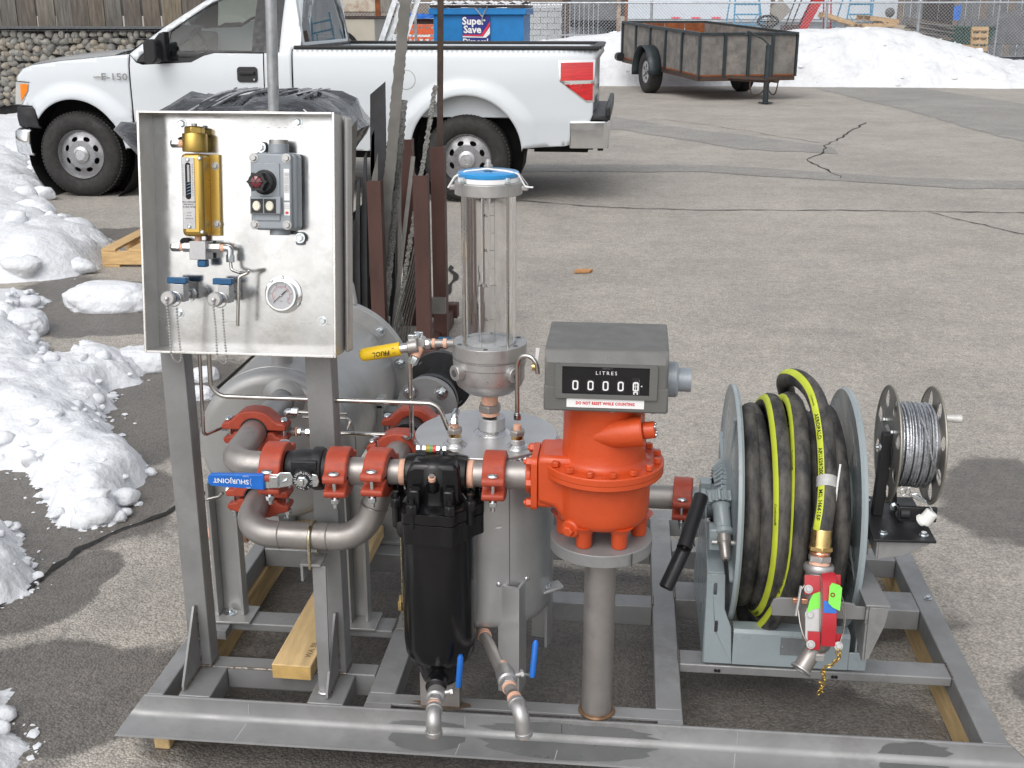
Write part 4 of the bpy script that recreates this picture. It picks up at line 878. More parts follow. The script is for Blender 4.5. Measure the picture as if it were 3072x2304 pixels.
tag(ob('lattice_post', MB().box(-2.93, -2.90, 15.2, 15.23, 0, 2.6).box(-2.80, -2.77, 15.2, 15.23, 0, 2.6).tube([(-2.915 + (.13 if k % 2 else 0), 15.21, .1 + k * .12) for k in range(21)], .01, 5), K['galv']), 'thin grey lattice upright behind the pickup bed', 'post')
def block_wall():
    t = thing('concrete_block_wall', 'light grey concrete block wall with snow on top behind the fence', 'wall', (-3, 38.4, 0))
    ob('core', bx(-6.5, -.6, 38.02, 38.4, .4, 1.80), K['mortar'], t)
    me = mesh_of('block', MB().box(-.215, .215, 0, .06, -.085, .085), K['blockc']); k = 0
    for r in range(7):
        for c in range(13):
            inst('block', me, (-6.3 + c * .445 + (.22 if r % 2 else 0), 37.97 + .01 * ((r * 7 + c * 3) % 3), .70 + r * .182), t)
    ob('snow_cap', MB().grid([[(-6.5 + i * .15, 37.95 + j * .12, 1.89 + .05 * noise.noise(Vector((i * .6, j * .5, 2))) + (.03 if 0 < j < 4 else -.08)) for j in range(5)] for i in range(40)]), K['snow'], t, smooth=180)
block_wall()
def dump_body():
    t = thing('dump_body', 'rusty dark truck body on posts between the block wall and the white trailer', 'truck body', (-1.3, 37.5, 0))
    ob('box', bx(-2.0, -.55, 37.0, 38, 1.42, 2.3), K['conc'], t, bevel=.02); ob('post', bx(-2.22, -1.98, 36.95, 37.2, .5, 2.3), K['rustbar'], t); ob('post', bx(-.56, -.44, 36.95, 37.2, .5, 2.3), mat('flaking rust post', (.30, .22, .17), .8, 0, .5, 6, .5, 20, spots=.4, spotcol=(.12, .04, .02), sps=5), t)
    ob('post', bx(-.32, -.22, 36.95, 37.2, .8, 2.3), K['rust'], t); ob('floor', bx(-2.0, -.45, 36.98, 38, 1.24, 1.42), K['under'], t); ob('leg', bx(-.85, -.5, 37.1, 37.6, .5, 1.3), K['under'], t)
dump_body()
chunk((-1.4, 35.2), .45, .4, .55, 3.3, 'snow covered heap below the rusty truck body'); chunk((2.6, 34.6), .5, .4, .6, 8.3, 'snow covered heap below the left blue ladder')
for c in ((-1.4, 35.2), (2.6, 34.6)): pass
def railing(x0, x1, y, z0, z1, lab):
    t = thing('metal_railing', lab, 'railing', ((x0 + x1) / 2, y, z0)); ob('rail', bx(x0, x1, y, y + .03, z1 - .04, z1).box(x0, x1, y, y + .03, z0, z0 + .03), K['galv'], t); n = int((x1 - x0) / .14)
    for i in range(n + 1): ob('bar', bx(x0 + i * .14, x0 + i * .14 + .02, y + .002, y + .022, z0, z1), K['galv'], t)
railing(-2.3, -.3, 32.8, .5, 1.10, 'low galvanised railing lying in the snow below the rusty truck body')
def white_trailer():
    t = thing('semi_trailer', 'long white semi trailer body parked behind the fence', 'semi trailer', (6, 45, 0))
    ob('side', bx(-.3, 16, 44.0, 46.4, 1.42, 4.2), K['trailerwht'], t, bevel=.03); ob('side_rail', bx(-.3, 16, 43.97, 46.4, 1.34, 1.41), K['galv'], t)
    for i in range(3): ob('reflector', bx(1.3 + i * .72, 1.62 + i * .72, 43.96, 43.995, 1.45, 1.50), K['signred'], t)
    ob('marker', bx(6.55, 6.63, 43.95, 43.99, 1.44, 1.60), K['brown'], t)
    ob('undercarriage', bx(0, 15, 44.3, 46, .9, 1.33), mat('pale slushy grey', (.33, .34, .35), .8, 0, .15, 1), t)
white_trailer()
def ladder(x, y, m, lab, w=.75, lean=.15):
    t = thing('rolling_ladder', lab, 'ladder', (x, y, .5)); z0, z1 = .55, 2.9
    def P(s, z): return Vector((x + s * w / 2 * (1 - .12 * (z - z0)) + lean * (z - z0), y + .3 * (z - z0), z))
    for s in (-1, 1): ob('side_rail', MB().tube([P(s, z0), P(s, z1)], .025, 6), m, t); ob('support', MB().tube([P(s, 2.4) + Vector((s * .05, .7, 0)), P(s, z0) + Vector((s * .22, 1.1, 0))], .022, 6), m, t)
    for k in range(8): ob('tread', MB().tube([P(-1, z0 + .25 + k * .27), P(1, z0 + .25 + k * .27)], .026, 6), m, t)
    ob('brace', MB().tube([P(-1, z0 + .2), P(1, z0 + 1.1)], .012, 5).tube([P(1, z0 + .2), P(-1, z0 + 1.1)], .012, 5), m, t)
ladder(3.15, 34.2, K['bluesteel'], 'left of the two blue rolling ladders beside the grey diamond board', .8, -.02)
ladder(6.1, 34.2, K['bluesteel'], 'right of the two blue rolling ladders, behind the crest of the snow bank', .75, .12)
tag(ob('diamond_board', MB().prism([(0, -.33), (.30, 0), (0, .33), (-.30, 0)], (3.98, 34, 1.72), (1, 0, 0), (0, 0, 1), (0, .03, 0)), mat('grey sign back', (.27, .25, .22), .6, 0, .1, 5)), 'grey diamond shaped board leaning right of the left blue ladder', 'sign')
wt = thing('hand_truck_wheel', 'small black spoked wheel on the snow right of the trailer tailgate', 'wheel', (3.6, 33.6, 1.4))
ob('tyre', MB().tube([(3.62 + .27 * math.cos(a * PI / 12), 33.6, 1.43 + .14 * math.sin(a * PI / 12)) for a in range(24)], .035, 8, closed=True), K['rubber'], wt); ob('spokes', MB().tube([(3.36, 33.6, 1.43), (3.88, 33.6, 1.43)], .015, 5).tube([(3.62, 33.6, 1.3), (3.62, 33.6, 1.56)], .015, 5), K['under'], wt)
def conveyor():
    t = thing('loading_conveyor', 'red inclined conveyor behind the fence between the blue ladders', 'conveyor', (4.9, 34.5, .6))
    for q in (0, 1): ob('beam', MB().prism([(4.55, 1.15), (4.78, 1.15), (5.45, 2.5), (5.15, 2.5)], (0, 34.5 + .5 * q, 0), (1, 0, 0), (0, 0, 1), (0, .05, 0)), K['redsteel'], t)
    ob('bed', MB().prism([(4.58, 1.2), (4.72, 1.2), (5.36, 2.5), (5.2, 2.5)], (0, 34.56, 0), (1, 0, 0), (0, 0, 1), (0, .43, 0)), K['under'], t)
    for x in (5.30, 5.50): ob('leg', MB().tube([(x, 34.5, .6), (x - .1, 34.6, 2.4)], .022, 6), K['redsteel'], t)
    ob('crossbar', MB().tube([(5.28, 34.5, 1.25), (5.5, 34.5, 1.25)], .022, 6), K['redsteel'], t); ob('hopper', bx(4.15, 4.6, 34.4, 35.2, 1.0, 1.32), K['brown'], t, bevel=.02)
    ob('leg', MB().tube([(4.1, 34.4, 1.0), (4.62, 34.7, 2.5)], .02, 6).tube([(4.25, 34.4, 1.0), (4.8, 34.7, 2.5)], .02, 6), K['brown'], t)
conveyor()
tag(ob('wooden_post', bx(3.93, 4.05, 36, 36.1, .6, 2.6), K['board']), 'brown wooden upright left of the red conveyor', 'post')
def pallet_obj(name_label, M, cat='pallet', group=None, n=7, ln=1.2, wd=1.0, m=None):
    m = m or K['pallet']; t = thing('wooden_pallet', name_label, cat, M.translation, group); R = M.to_3x3().to_4x4(); T0 = Matrix.Translation(M.translation) @ R
    for i in range(3): ob('runner', MB().box(-ln / 2, ln / 2, -wd / 2 + i * (wd - .04) / 2, -wd / 2 + i * (wd - .04) / 2 + .04, .018, .108).xf(T0), m, t, bevel=.003)
    for i in range(n): x = -ln / 2 + i * (ln - .10) / (n - 1); ob('deck_board', MB().box(x, x + .10, -wd / 2, wd / 2, .109, .127).xf(T0), m, t, bevel=.002)
    for i in range(3): x = -ln / 2 + i * (ln - .12) / 2; ob('bottom_board', MB().box(x, x + .12, -wd / 2, wd / 2, 0, .017).xf(T0), m, t, bevel=.002)
    return t
pallet_obj('weathered pallet on the snow right of the blue bin', Matrix.Translation((-2.1, 30.0, .80)), ln=1.2)
pallet_obj('stacked brown pallet, upper one of the heap right of the ladders', Matrix.Translation((6.45, 33.2, 1.42)) @ Matrix.Rotation(.12, 4, 'Y') @ Matrix.Rotation(.2, 4, 'Z'), ln=.8)
pallet_obj('stacked brown pallet, lower one of the heap right of the ladders', Matrix.Translation((6.40, 33.2, 1.27)) @ Matrix.Rotation(-.05, 4, 'Y') @ Matrix.Rotation(.1, 4, 'Z'), ln=.9)
pallet_obj('pale broken pallet in front of the lattice ladder feet', Matrix.Translation((5.5, 34.0, 1.42)) @ Matrix.Rotation(.3, 4, 'Y'), ln=.9)
pallet_obj('tan pallet standing on edge before the green bin', Matrix.Translation((8.95, 32.5, .98)) @ Matrix.Rotation(1.35, 4, 'X') @ Matrix.Rotation(1.57, 4, 'Z'), ln=.62, wd=.42, n=4)
pallet_obj('tan pallet lying flat before the green bin', Matrix.Translation((8.55, 32.4, .74)) @ Matrix.Rotation(.1, 4, 'Y'), ln=.9, wd=.8)
tag(ob('rag', MB().sphere((6.75, 33.1, 1.66), .13, 1, .8, 1, 10, 6), K['conc']), 'dark crumpled rag on top of the pallet heap', 'rag')
tag(ob('plywood_sheet', bx(6.95, 7.45, 33.6, 33.65, 1.0, 1.34), mat('pale plywood', (.55, .48, .36), .7, 0, .15, 5)), 'pale plywood offcut between the pallet heap and the timber pile', 'plywood')
t = thing('timber_pile', 'heap of grey weathered planks behind the thick fence post', 'timber pile', (7.8, 33, .6))
for i in range(16):
    z = .80 + i * .042; o = .25 * math.sin(i * 2.1)
    ob('plank', MB().box(-.62, .62, -.07, .07, -.018, .018).xf(Matrix.Translation((7.75 + o * .35, 33 + o * .3, z)) @ Matrix.Rotation(.14 + .04 * math.sin(i * 3.1), 4, 'Y') @ Matrix.Rotation(.2 * math.sin(i * 1.7), 4, 'Z')), K['ply'] if i % 3 else K['board'], t)
def green_bin():
    t = thing('garbage_bin', 'dark green garbage bin with its brown lid open at the right', 'garbage bin', (8.7, 34, 0))
    ob('body', MB().prism([(8.35, .55), (9.35, .55), (9.6, 1.26), (8.02, 1.28)], (0, 33.3, 0), (1, 0, 0), (0, 0, 1), (0, 1.2, 0)), K['greenbin'], t, bevel=.01); ob('rib', bx(8.78, 8.84, 33.26, 33.3, .6, 1.22), K['greenbin'], t)
    ob('rim', bx(7.98, 9.64, 33.25, 34.6, 1.262, 1.31), K['greenbin'], t, bevel=.008)
    for k in range(2): ob('lid', bx(7.92 + k * .42, 8.33 + k * .42, 34.5, 34.55, 1.33, 1.98), K['lid'], t, bevel=.02)
green_bin()
tag(ob('tarpaulin', MB().grid([[(8.85 + i * .06, 36, 1.45 + j * .06 + .05 * noise.noise(Vector((i * .5, j * .5, 7)))) for j in range(8)] for i in range(9)]), K['tarp']), 'blue tarpaulin scrap hanging behind the open brown lid', 'tarpaulin')
t = thing('sheet_metal_shed', 'grey weathered ribbed sheet wall at the far right', 'shed', (12, 42, 0))
for i in range(40): ob('panel', bx(8.6 + i * .22, 8.79 + i * .22, 41 + .03 * (i % 2), 41.05 + .03 * (i % 2), .3, 3.2), K['board'] if i % 4 == 0 else K['conc'], t)
tag(ob('concrete_block', MB().prism([(9.6, .8), (11.8, .8), (11.6, 1.75), (10.9, 1.72), (10.0, 1.45)], (0, 35, 0), (1, 0, 0), (0, 0, 1), (0, 1.5, 0)), K['conc'], bevel=.03), 'dark grey concrete slab heap behind the fence at the right edge', 'concrete slab')
tag(ob('far_fence', MB().box(-16, -1, 52, 52.1, .5, 2.6), K['board']), 'brown boarded fence far behind the blue bin', 'fence')
railing(-3.2, -1.0, 36, .8, 1.95, 'grey slatted gate seen above the blue bin')
# ============================================================ rack with plates
def rack():
    t = thing('steel_rack', 'brown painted steel stock rack with tall square posts', 'rack', (-1.1, 5.6, 0))
    posts = [(-.985, 5.42, .93), (-.95, 5.72, 1.03), (-1.225, 5.50, .89), (-1.19, 6.15, 1.02), (-1.50, 6.0, 1.0)]
    for x, y, z in posts: ob('post', MB().prism([(-.034, -.034), (.034, -.034), (.034, .034), (.026, .034), (.026, -.026), (-.034, -.026)], (x, y, 0), (1, 0, 0), (0, 1, 0), (0, 0, z)), K['brown'], t)
    ob('base_rail', bx(-1.30, -.93, 5.38, 5.45, .0, .08), K['brown'], t, bevel=.005); ob('base_rail', bx(-1.6, -.93, 6.15, 6.22, .04, .12), K['brown'], t, bevel=.005); ob('base_rail', bx(-1.02, -.95, 5.45, 6.15, .01, .09), K['brown'], t); ob('brace', bx(-1.0, -.90, 5.55, 5.58, .22, .30), K['lightplate'], t)
rack()
def plate_t(lab, poly, y, d, m, cat='steel plate', name='steel_plate', edge=None):
    o = thing(name, lab, cat, (poly[0][0], y, 0), 'steel offcuts standing in the rack')
    ob('sheet', MB().prism(poly, (0, y, 0), (1, 0, 0), (0, 0, 1), d), m, o)
    return o
# tall plates standing on edge; narrow to the camera, long in depth
plate_t('dark tall steel plate with a pointed top in the rack', [(-1.318, .05), (-1.275, .05), (-1.195, .60), (-1.185, 1.10), (-1.180, 1.345), (-1.255, 1.285), (-1.262, 1.10), (-1.275, .60)], 5.60, (.0, .012, .0), K['millplate'])
plate_t('grey steel plate behind the tall dark plate', [(-1.215, .05), (-1.190, .05), (-1.150, 1.22), (-1.185, 1.17)], 5.75, (.0, .10, .02), K['lightplate'])
plate_t('lower grey steel plate leaning before the brown post', [(-1.262, .05), (-1.235, .05), (-1.215, .78), (-1.205, 1.02), (-1.24, .90), (-1.25, .75)], 5.50, (.0, .012, .0), K['lightplate'])
plate_t('small bare steel plate standing left of the rack posts', [(-1.60, .1), (-1.585, .1), (-1.50, 1.02), (-1.535, .98)], 5.9, (.05, .25, .10), K['lightplate'])
for i in range(4):
    x = -1.50 + i * .055
    plate_t(['leftmost dark offcut low in the rack', 'second dark offcut low in the rack', 'third dark offcut low in the rack', 'fourth dark offcut, beside the tall plate'][i], [(x, .05), (x + .010, .05), (x + .030, .62 + .03 * i), (x + .018, .60 + .03 * i)], 5.62, (.09, .42, .10), K['millplate'])
for i, (x, h, m_) in enumerate(((-1.43, .78, 'millplate'), (-1.40, .72, 'lightplate'), (-1.365, .90, 'millplate'), (-1.335, 1.02, 'millplate'), (-1.30, 1.12, 'flame'), (-1.245, 1.05, 'millplate'), (-1.21, 1.20, 'millplate'))):
    plate_t(['dark offcut leaning furthest left in the rack', 'bare narrow offcut second from the left in the rack', 'dark offcut behind the bare narrow one', 'dark tall offcut left of the pointed plate', 'ragged flame-cut offcut beside the pointed plate', 'short dark offcut right of the pointed plate', 'tall dark offcut standing before the ragged flat bar'][i], [(x, .05), (x + .030, .05), (x + .045, h * .6), (x + .060, h), (x + .045, h - .03), (x + .014, h * .6)], 5.46 + .035 * i, (.0, .012, .0), K[m_])
def bar(lab, b, e, w, m, cat='steel bar', name='steel_bar', rag=0, d=.008):
    b = Vector(b); e = Vector(e); n = 130; ax = (e - b).normalized(); sx = Vector((1, 0, 0)); s = (sx - ax * sx.dot(ax)).normalized(); q = ax.cross(s); L = []; 
    pts = [b.lerp(e, k / n) for k in range(n + 1)]; rows = [[], [], [], []]
    for p in pts:
        r0 = random.uniform(-rag, rag); r1 = random.uniform(-rag, rag)
        for k, v in enumerate((s * (-w / 2 + r0) - q * d / 2, s * (w / 2 + r1) - q * d / 2, s * (w / 2 + r1) + q * d / 2, s * (-w / 2 + r0) + q * d / 2)): rows[k].append(tuple(p + v))
    mb = MB().grid(rows + [rows[0]]); mb.add([rows[k][0] for k in range(4)], [(0, 1, 2, 3)]); mb.add([rows[k][-1] for k in range(4)], [(0, 1, 2, 3)])
    return tag(ob(name, mb, m, smooth=20), lab, cat)
bar('long ragged flame-cut flat bar leaning in the rack', (-1.275, 5.60, .10), (-1.02, 5.60, 2.1), .052, K['lightplate'], rag=.0035, d=.012)
bar('dark flame-cut strip behind the ragged flat bar', (-1.22, 5.55, .10), (-1.12, 5.75, 1.25), .035, K['flame'], rag=.004)
bar('thin rusty round-edged bar rising from the right rack post', (-.975, 5.80, .10), (-.925, 5.80, 2.2), .026, K['rustbar'], d=.03)
bar('thin ragged strip leaning towards the rusty bar', (-1.16, 5.55, .10), (-.935, 5.60, 1.33), .022, K['flame'], rag=.004)
bar('narrow grey strip crossing low behind the right post', (-1.18, 5.60, .12), (-1.075, 5.72, .98), .020, K['lightplate'])
t = thing('bent_steel_strips', 'fan of thin curved steel strips sagging against the right rack post', 'steel strips', (-1.1, 5.45, 0))
for i in range(7):
    pts = spline([(-1.15 + i * .010, 5.46 + .01 * i, .08), (-1.14 + i * .012, 5.47 + .01 * i, .20), (-1.075 + i * .010, 5.50 + .01 * i, .42), (-1.028 + i * .006, 5.52 + .01 * i, .62), (-1.002 + i * .002, 5.54 + .01 * i, .70 + .035 * i)], 8)
    ob('strip', MB().tube(pts, .0065, 4, flat=.6), K['lightplate'] if i % 2 else K['flame'], t)
tag(ob('gas_pipe', MB().cyl((-2.33, 7.4, 0), (-2.255, 7.4, 2.1), .036, n=16), K['galv']), 'tall bare steel pipe standing behind the panel', 'steel pipe')
tag(ob('carton', MB().prism([(0, 0), (.10, .02), (.12, .09), (.01, .08)], (-.02 - .33, 7.55, .006), (1, 0, 0), (0, 1, 0), (0, 0, .012)), mat('orange cardboard', (.50, .25, .10), .8, 0, .1, 20)), 'small flat orange brown scrap lying on the asphalt', 'cardboard scrap')
pallet_obj('new tan wooden pallet beside the snow, cut off by the panel', Matrix.Translation((-2.98, 7.95, .0)) @ Matrix.Rotation(.06, 4, 'Z'), ln=1.25, wd=.95, m=mat('fresh pallet wood', (.60, .40, .19), .65, 0, .2, 9, .3, 50, stretch=(1, 6, 6)))
t = thing('crumpled_paper', 'small crumpled brown paper scrap seen beside the panel edge', 'paper scrap', (-1.62, 6.4, .4)); ob('scrap', MB().sphere((-1.66, 6.3, .66), .06, .5, 1, 1.3, 8, 5), K['pallet'], t); ob('stand', bx(-1.70, -1.62, 6.25, 6.35, 0, .62), K['brown'], t)
# ============================================================ wrapped bundle
def bundle():
    t = thing('wrapped_bundle', 'pallet load wrapped in shiny black stretch film behind the panel', 'wrapped load', (-2.7, 8, 0))
    P = []
    prof = [(.16, .15), (.14, .40), (.10, .70), (.02, .82), (-.02, .90), (.03, .95)]
    for k, (ins, z) in enumerate(prof):
        r = []
        for j in range(64):
            a = 2 * PI * j / 64; c, s = math.cos(a), math.sin(a); q = (abs(c) ** 5 + abs(s) ** 5) ** -.2
            n = .035 * noise.noise(Vector((c * 3, s * 3, z * 5)))
            r.append((-2.68 + (.80 - ins + n) * c * q, 8.05 + (.62 - ins + n) * s * q, z + .03 * noise.noise(Vector((c * 2, s * 2, z)))))
        P.append(r + [r[0]])
    for f in (.93, .8, .62, .45, .25, .1, .01):
        r = []
        for j in range(64):
            a = 2 * PI * j / 64; c, s = math.cos(a), math.sin(a); q = (abs(c) ** 5 + abs(s) ** 5) ** -.2; x = -2.68 + .78 * f * c * q; y = 8.05 + .60 * f * s * q
            lift = .95 + .13 * min(1, (1 - f) * 3.2) + .05 * noise.noise(Vector((x * 2.2, y * 2.2, 4))) + .022 * noise.noise(Vector((x * 3 + y * 9, y * 5, 1))) * 2
            lift += .03 * abs(math.sin((x * 1.3 + y * 3.1) * 4)) - .05 * max(0, .4 - abs(x + 2.72)) * 0
            if x > -2.55: lift += .03
            if x < -3.05: lift -= .06
            r.append((x, y, lift))
        P.append(r + [r[0]])
    o = ob('stretch_film', MB().grid(P), K['wrap'], t, smooth=30)
    fr = mat('translucent film strands', (.30, .31, .33), .2, 0, .3, 20, coat=.5)
    for i in range(16):
        a = random.uniform(-3.15, -2.3); pts = spline([(a, 7.50, 1.02 + random.uniform(-.02, .01)), (a + random.uniform(.05, .2), 7.8, 1.12), (a + random.uniform(.1, .35), 8.15, 1.14)], 6)
        ob('film_fold', MB().tube([p + Vector((0, 0, .012)) for p in pts], random.uniform(.008, .02), 6, flat=.4), fr if i % 3 == 0 else K['wrap'], t)
    ob('white_strap', MB().tube(spline([(-2.05, 7.55, .98), (-2.12, 7.55, 1.04), (-2.22, 7.65, 1.09)], 6), .016, 6, flat=.4), K['white'], t)
    ob('pallet_base', bx(-3.1, -1.95, 7.6, 8.6, 0, .14), K['pallet'], t)
bundle()
# ============================================================ shared bolt meshes
def bolt_mesh(r, h, m, washer=True, name='bolt', shank=0):
    b = MB()
    if washer: b.cyl((0, 0, 0), (0, 0, h * .18), r * 1.45, n=18)
    b.lathe([(r, h * .18), (r, h * .9), (r * .86, h)], (0, 0, 0), (0, 0, 1), 6)
    if shank: b.cyl((0, 0, h), (0, 0, h + shank), r * .5, n=12)
    return mesh_of(name, b, m)
BZ = bolt_mesh(.0075, .008, K['zinc']); BZL = bolt_mesh(.010, .010, K['zinc'], shank=.010); BS = bolt_mesh(.0055, .006, K['machined']); BM = bolt_mesh(.0085, .012, K['meter'], washer=False, name='bolt')
SCR = mesh_of('screw', MB().lathe([(.0045, 0), (.0042, .002), (.0025, .0035)], (0, 0, 0), (0, 0, 1), 14), K['zinc'])
# ============================================================ skid frame
ZT = .145
def skid():
    t = thing('skid_frame', 'grey stainless steel skid base frame with cross members', 'skid frame', (-.11, 2.75, 0)); S = K['steel']
    n = 60; P = []
    for y, z in ((2.246, .143), (2.240, .145), (2.236, .143), (2.235, .109), (2.231, .100), (2.222, .095), (2.158, .091), (2.157, .086), (2.243, .086), (2.244, .11)):
        x0 = -1.090 - (ZT - z) * .75; x1 = .862 + (ZT - z) * 1.05
        P.append([(x0 + (x1 - x0) * k / n, y, z) for k in range(n + 1)])
    ob('front_channel', MB().grid(P + [P[0]]).add([r[0] for r in P], [tuple(range(len(P)))]).add([r[-1] for r in P], [tuple(range(len(P)))]), S, t, smooth=40)
    def rail(nm, x0, x1, y0, y1, bev=.003, zb=.085): return ob(nm, MB().box(x0, x1, y0, y1, zb, ZT - .001), S, t, bevel=bev)
    rail('side_rail', -1.088, -1.048, 2.246, 3.35); rail('side_rail', .805, .860, 2.246, 3.35)
    rail('post_base', -1.012, -.936, 2.247, 2.374); rail('post_base', -.705, -.620, 2.247, 2.374)
    rail('cross_member', -1.047, -.572, 2.376, 2.425); ob('web_plate', MB().box(-.934, -.707, 2.368, 2.375, .095, .143), S, t)
    rail('cross_member', -1.047, -.572, 2.585, 2.652, zb=.122); rail('cross_member', -1.047, -.572, 3.02, 3.09); ob('corner_plate', MB().box(-1.047, -1.013, 2.427, 2.45, .12, .1435), S, t); ob('corner_plate', MB().box(-1.047, -1.0, 2.54, 2.584, .12, .1435), S, t)
    ob('middle_rail', MB().box(-.570, -.508, 2.302, 3.35, .085, ZT), S, t, bevel=.003); ob('middle_rail', MB().box(.096, .156, 2.302, 3.35, .085, ZT), S, t, bevel=.003)
    ob('front_plate', MB().box(-.57, .156, 2.260, 2.301, .139, .1455), S, t, bevel=.001); ob('front_tab', MB().box(-.57, -.508, 2.2465, 2.2595, .139, .1455), S, t); ob('front_tab', MB().box(.100, .156, 2.2465, 2.2595, .139, .1455), S, t)
    rail('cross_member', -.507, .095, 2.782, 2.845); rail('cross_member', -.507, .095, 3.15, 3.215)
    rail('cross_member', .157, .804, 2.503, 2.570, zb=.120); rail('cross_member', .157, .804, 2.83, 2.935); rail('cross_member', .157, .804, 3.13, 3.205); rail('rear_rail', -1.088, .860, 3.352, 3.42)
    # posts
    pl = ob('post', MB().box(-1.030, -.976, 2.374, 2.381, .146, .962).box(-.983, -.976, 2.381, 2.425, .146, .962), S, t, bevel=.002)
    pr = ob('post', MB().box(-.700, -.642, 2.374, 2.381, .146, .962).box(-.649, -.642, 2.381, 2.432, .146, .962), S, t, bevel=.002)
    for x in (-1.008, -.664): ob('gusset', MB().prism([(2.373, .147), (2.373, .312), (2.364, .312), (2.262, .16), (2.262, .147)], (x, 0, 0), (0, 1, 0), (0, 0, 1), (.006, 0, 0)), S, t, bevel=.0008)
    # leaning backs of the posts behind the panel
    a = R_(9)
    for x0, x1 in ((-1.02, -.975), (-.655, -.600)):
        M = Matrix.Translation((0, 2.3705, .955)) @ Matrix.Rotation(-a, 4, 'X')
        ob('post_extension', MB().box(x0, x1, .012, .045, .0, .505).xf(M), S, t, bevel=.008)
    # strut for the u-bolt
    ob('strut', MB().prism([(-.688, .146), (-.660, .146), (-.655, .472), (-.686, .472)], (0, 2.290, 0), (1, 0, 0), (0, 0, 1), (0, .006, 0)), S, t, bevel=.001)
    ob('strut_bracket', MB().box(-.712, -.665, 2.285, 2.345, .472, .478).box(-.712, -.706, 2.285, 2.345, .435, .472), S, t, bevel=.001)
    ob('weld', MB().sphere((-.674, 2.288, .148), .012, 1.4, 1, .5, 10, 6), K['weld'], t)
    bd = mat('tinted weld bead', (.20, .17, .15), .35, .7, .35, 60, .4, 120)
    def bead(a, b):
        a = Vector(a); b = Vector(b); n_ = max(3, int((b - a).length / .004)); ob('weld_bead', MB().tube([a.lerp(b, k / n_) + Vector((random.uniform(-.0008, .0008), random.uniform(-.0008, .0008), 0)) for k in range(n_ + 1)], .003, 6, rs=[.0034 if k % 2 else .0026 for k in range(n_ + 1)]), bd, t)
    for x0, x1 in ((-1.03, -.976), (-.70, -.642)): bead((x0, 2.372, .147), (x1, 2.372, .147)); bead((x1 + .001, 2.382, .147), (x1 + .001, 2.42, .147))
    for x in (-1.002, -.658): bead((x, 2.27, .147), (x, 2.37, .147)); bead((x, 2.3725, .15), (x, 2.3725, .31))
    for a_, b_ in (((-.508, 2.302, .1435), (-.508, 2.302, .10)), ((-.936, 2.3745, .1445), (-.71, 2.3745, .1445)), ((.156, 2.504, .146), (.156, 2.57, .146)), ((.805, 2.504, .1445), (.805, 2.57, .1445)), ((.096, 2.784, .146), (.096, 2.843, .146)), ((-.508, 2.784, .146), (-.508, 2.843, .146)), ((-.571, 2.586, .1445), (-.571, 2.651, .1445)), ((-1.0475, 2.586, .1445), (-1.0475, 2.651, .1445)), ((.156, 2.832, .146), (.156, 2.933, .146))): bead(a_, b_)
    mk = mat('chalk mark', (.52, .53, .53), .6, .2, 0)
    for x in (-.84, -.335, -.115, .275): ob('scribe_line', MB().add([(x, 2.2338, .110), (x + .001, 2.2338, .110), (x + .001, 2.2338, .142), (x, 2.2338, .142), (x - .004, 2.222, .0953), (x - .012, 2.16, .0915), (x - .0105, 2.16, .0915), (x - .0025, 2.222, .0953)], [(0, 1, 2, 3), (4, 5, 6, 7)]), mk, t, smooth=0)
    wetm = mat('wet steel', (.175, .18, .18), .36, .3, .12, 12)
    def stain(cx, rx, z0, z1, s):
        pts = [(cx + rx * math.cos(k * PI / 16) * (1 + .12 * math.sin(3 * k + s)), max(z0, z1 * 0 + z0 + (z1 - z0) * abs(math.sin(k * PI / 16)) ** .7 * (1 + .08 * math.sin(5 * k + s)))) for k in range(17)]
        ob('wet_stain', MB().prism(pts, (0, 2.2342, 0), (1, 0, 0), (0, 0, 1), (0, -.0004, 0)), wetm, t, smooth=0)
        pts2 = [(cx + rx * 1.02 * math.cos(k * PI / 16) * (1 + .08 * math.sin(4 * k + s)), 2.2215 - .058 * abs(math.sin(k * PI / 16)) ** .8) for k in range(17)]
        ob('wet_stain', MB().add([(a, b, .0953 - (2.2215 - b) * .0625) for a, b in pts2], [tuple(range(17))]), wetm, t, smooth=0)
    stain(-.10, .19, .110, .136, 1); stain(-.42, .085, .110, .122, 3); stain(.66, .075, .110, .142, 5)
    for x, y in ((-.539, 2.62), (.841, 2.9)): inst('bolt', BZ, (x, y, ZT + .001), t)
    ob('shim_plate', MB().box(-.562, -.515, 2.59, 2.66, ZT + .001, ZT + .005), S, t, bevel=.001)
    # tank pedestal of the meter
    p = ob('meter_pedestal', MB().cyl((-.038, 2.28, .146), (-.038, 2.28, .562), .0345, n=40), K['pipe'], t)
    ob('weld_bead', MB().tube([(-.038 + .037 * math.cos(k * PI / 18), 2.28 + .037 * math.sin(k * PI / 18), .149) for k in range(36)], .005, 8, closed=True), mat('heat tinted weld', (.28, .17, .10), .4, .7, .4, 40, .5, 100), p)
    ob('pedestal_plate', MB().cyl((-.038, 2.275, .562), (-.038, 2.275, .590), .110, n=56), S, t, bevel=.0015); ob('split_line', MB().box(.028, .0292, 2.180, 2.19, .563, .589), K['under'], t)
skid()
W2 = [(-1.078, -1.040, 2.235, 3.6, 'long pine timber under the left skid rail, its end showing at the corner'), (.808, .846, 2.27, 3.6, 'long pine timber under the right skid rail')]
for x0, x1, y0, y1, lab in W2: tag(ob('timber', MB().box(x0, x1, y0, y1, .001, .0845), K['wood'], bevel=.003), lab, 'timber', 'timbers under the skid')
M = Matrix.Translation((-.765, 2.335, .1465)) @ Matrix.Rotation(R_(-1.5), 4, 'Z') @ Matrix.Rotation(R_(1.8), 4, 'X')
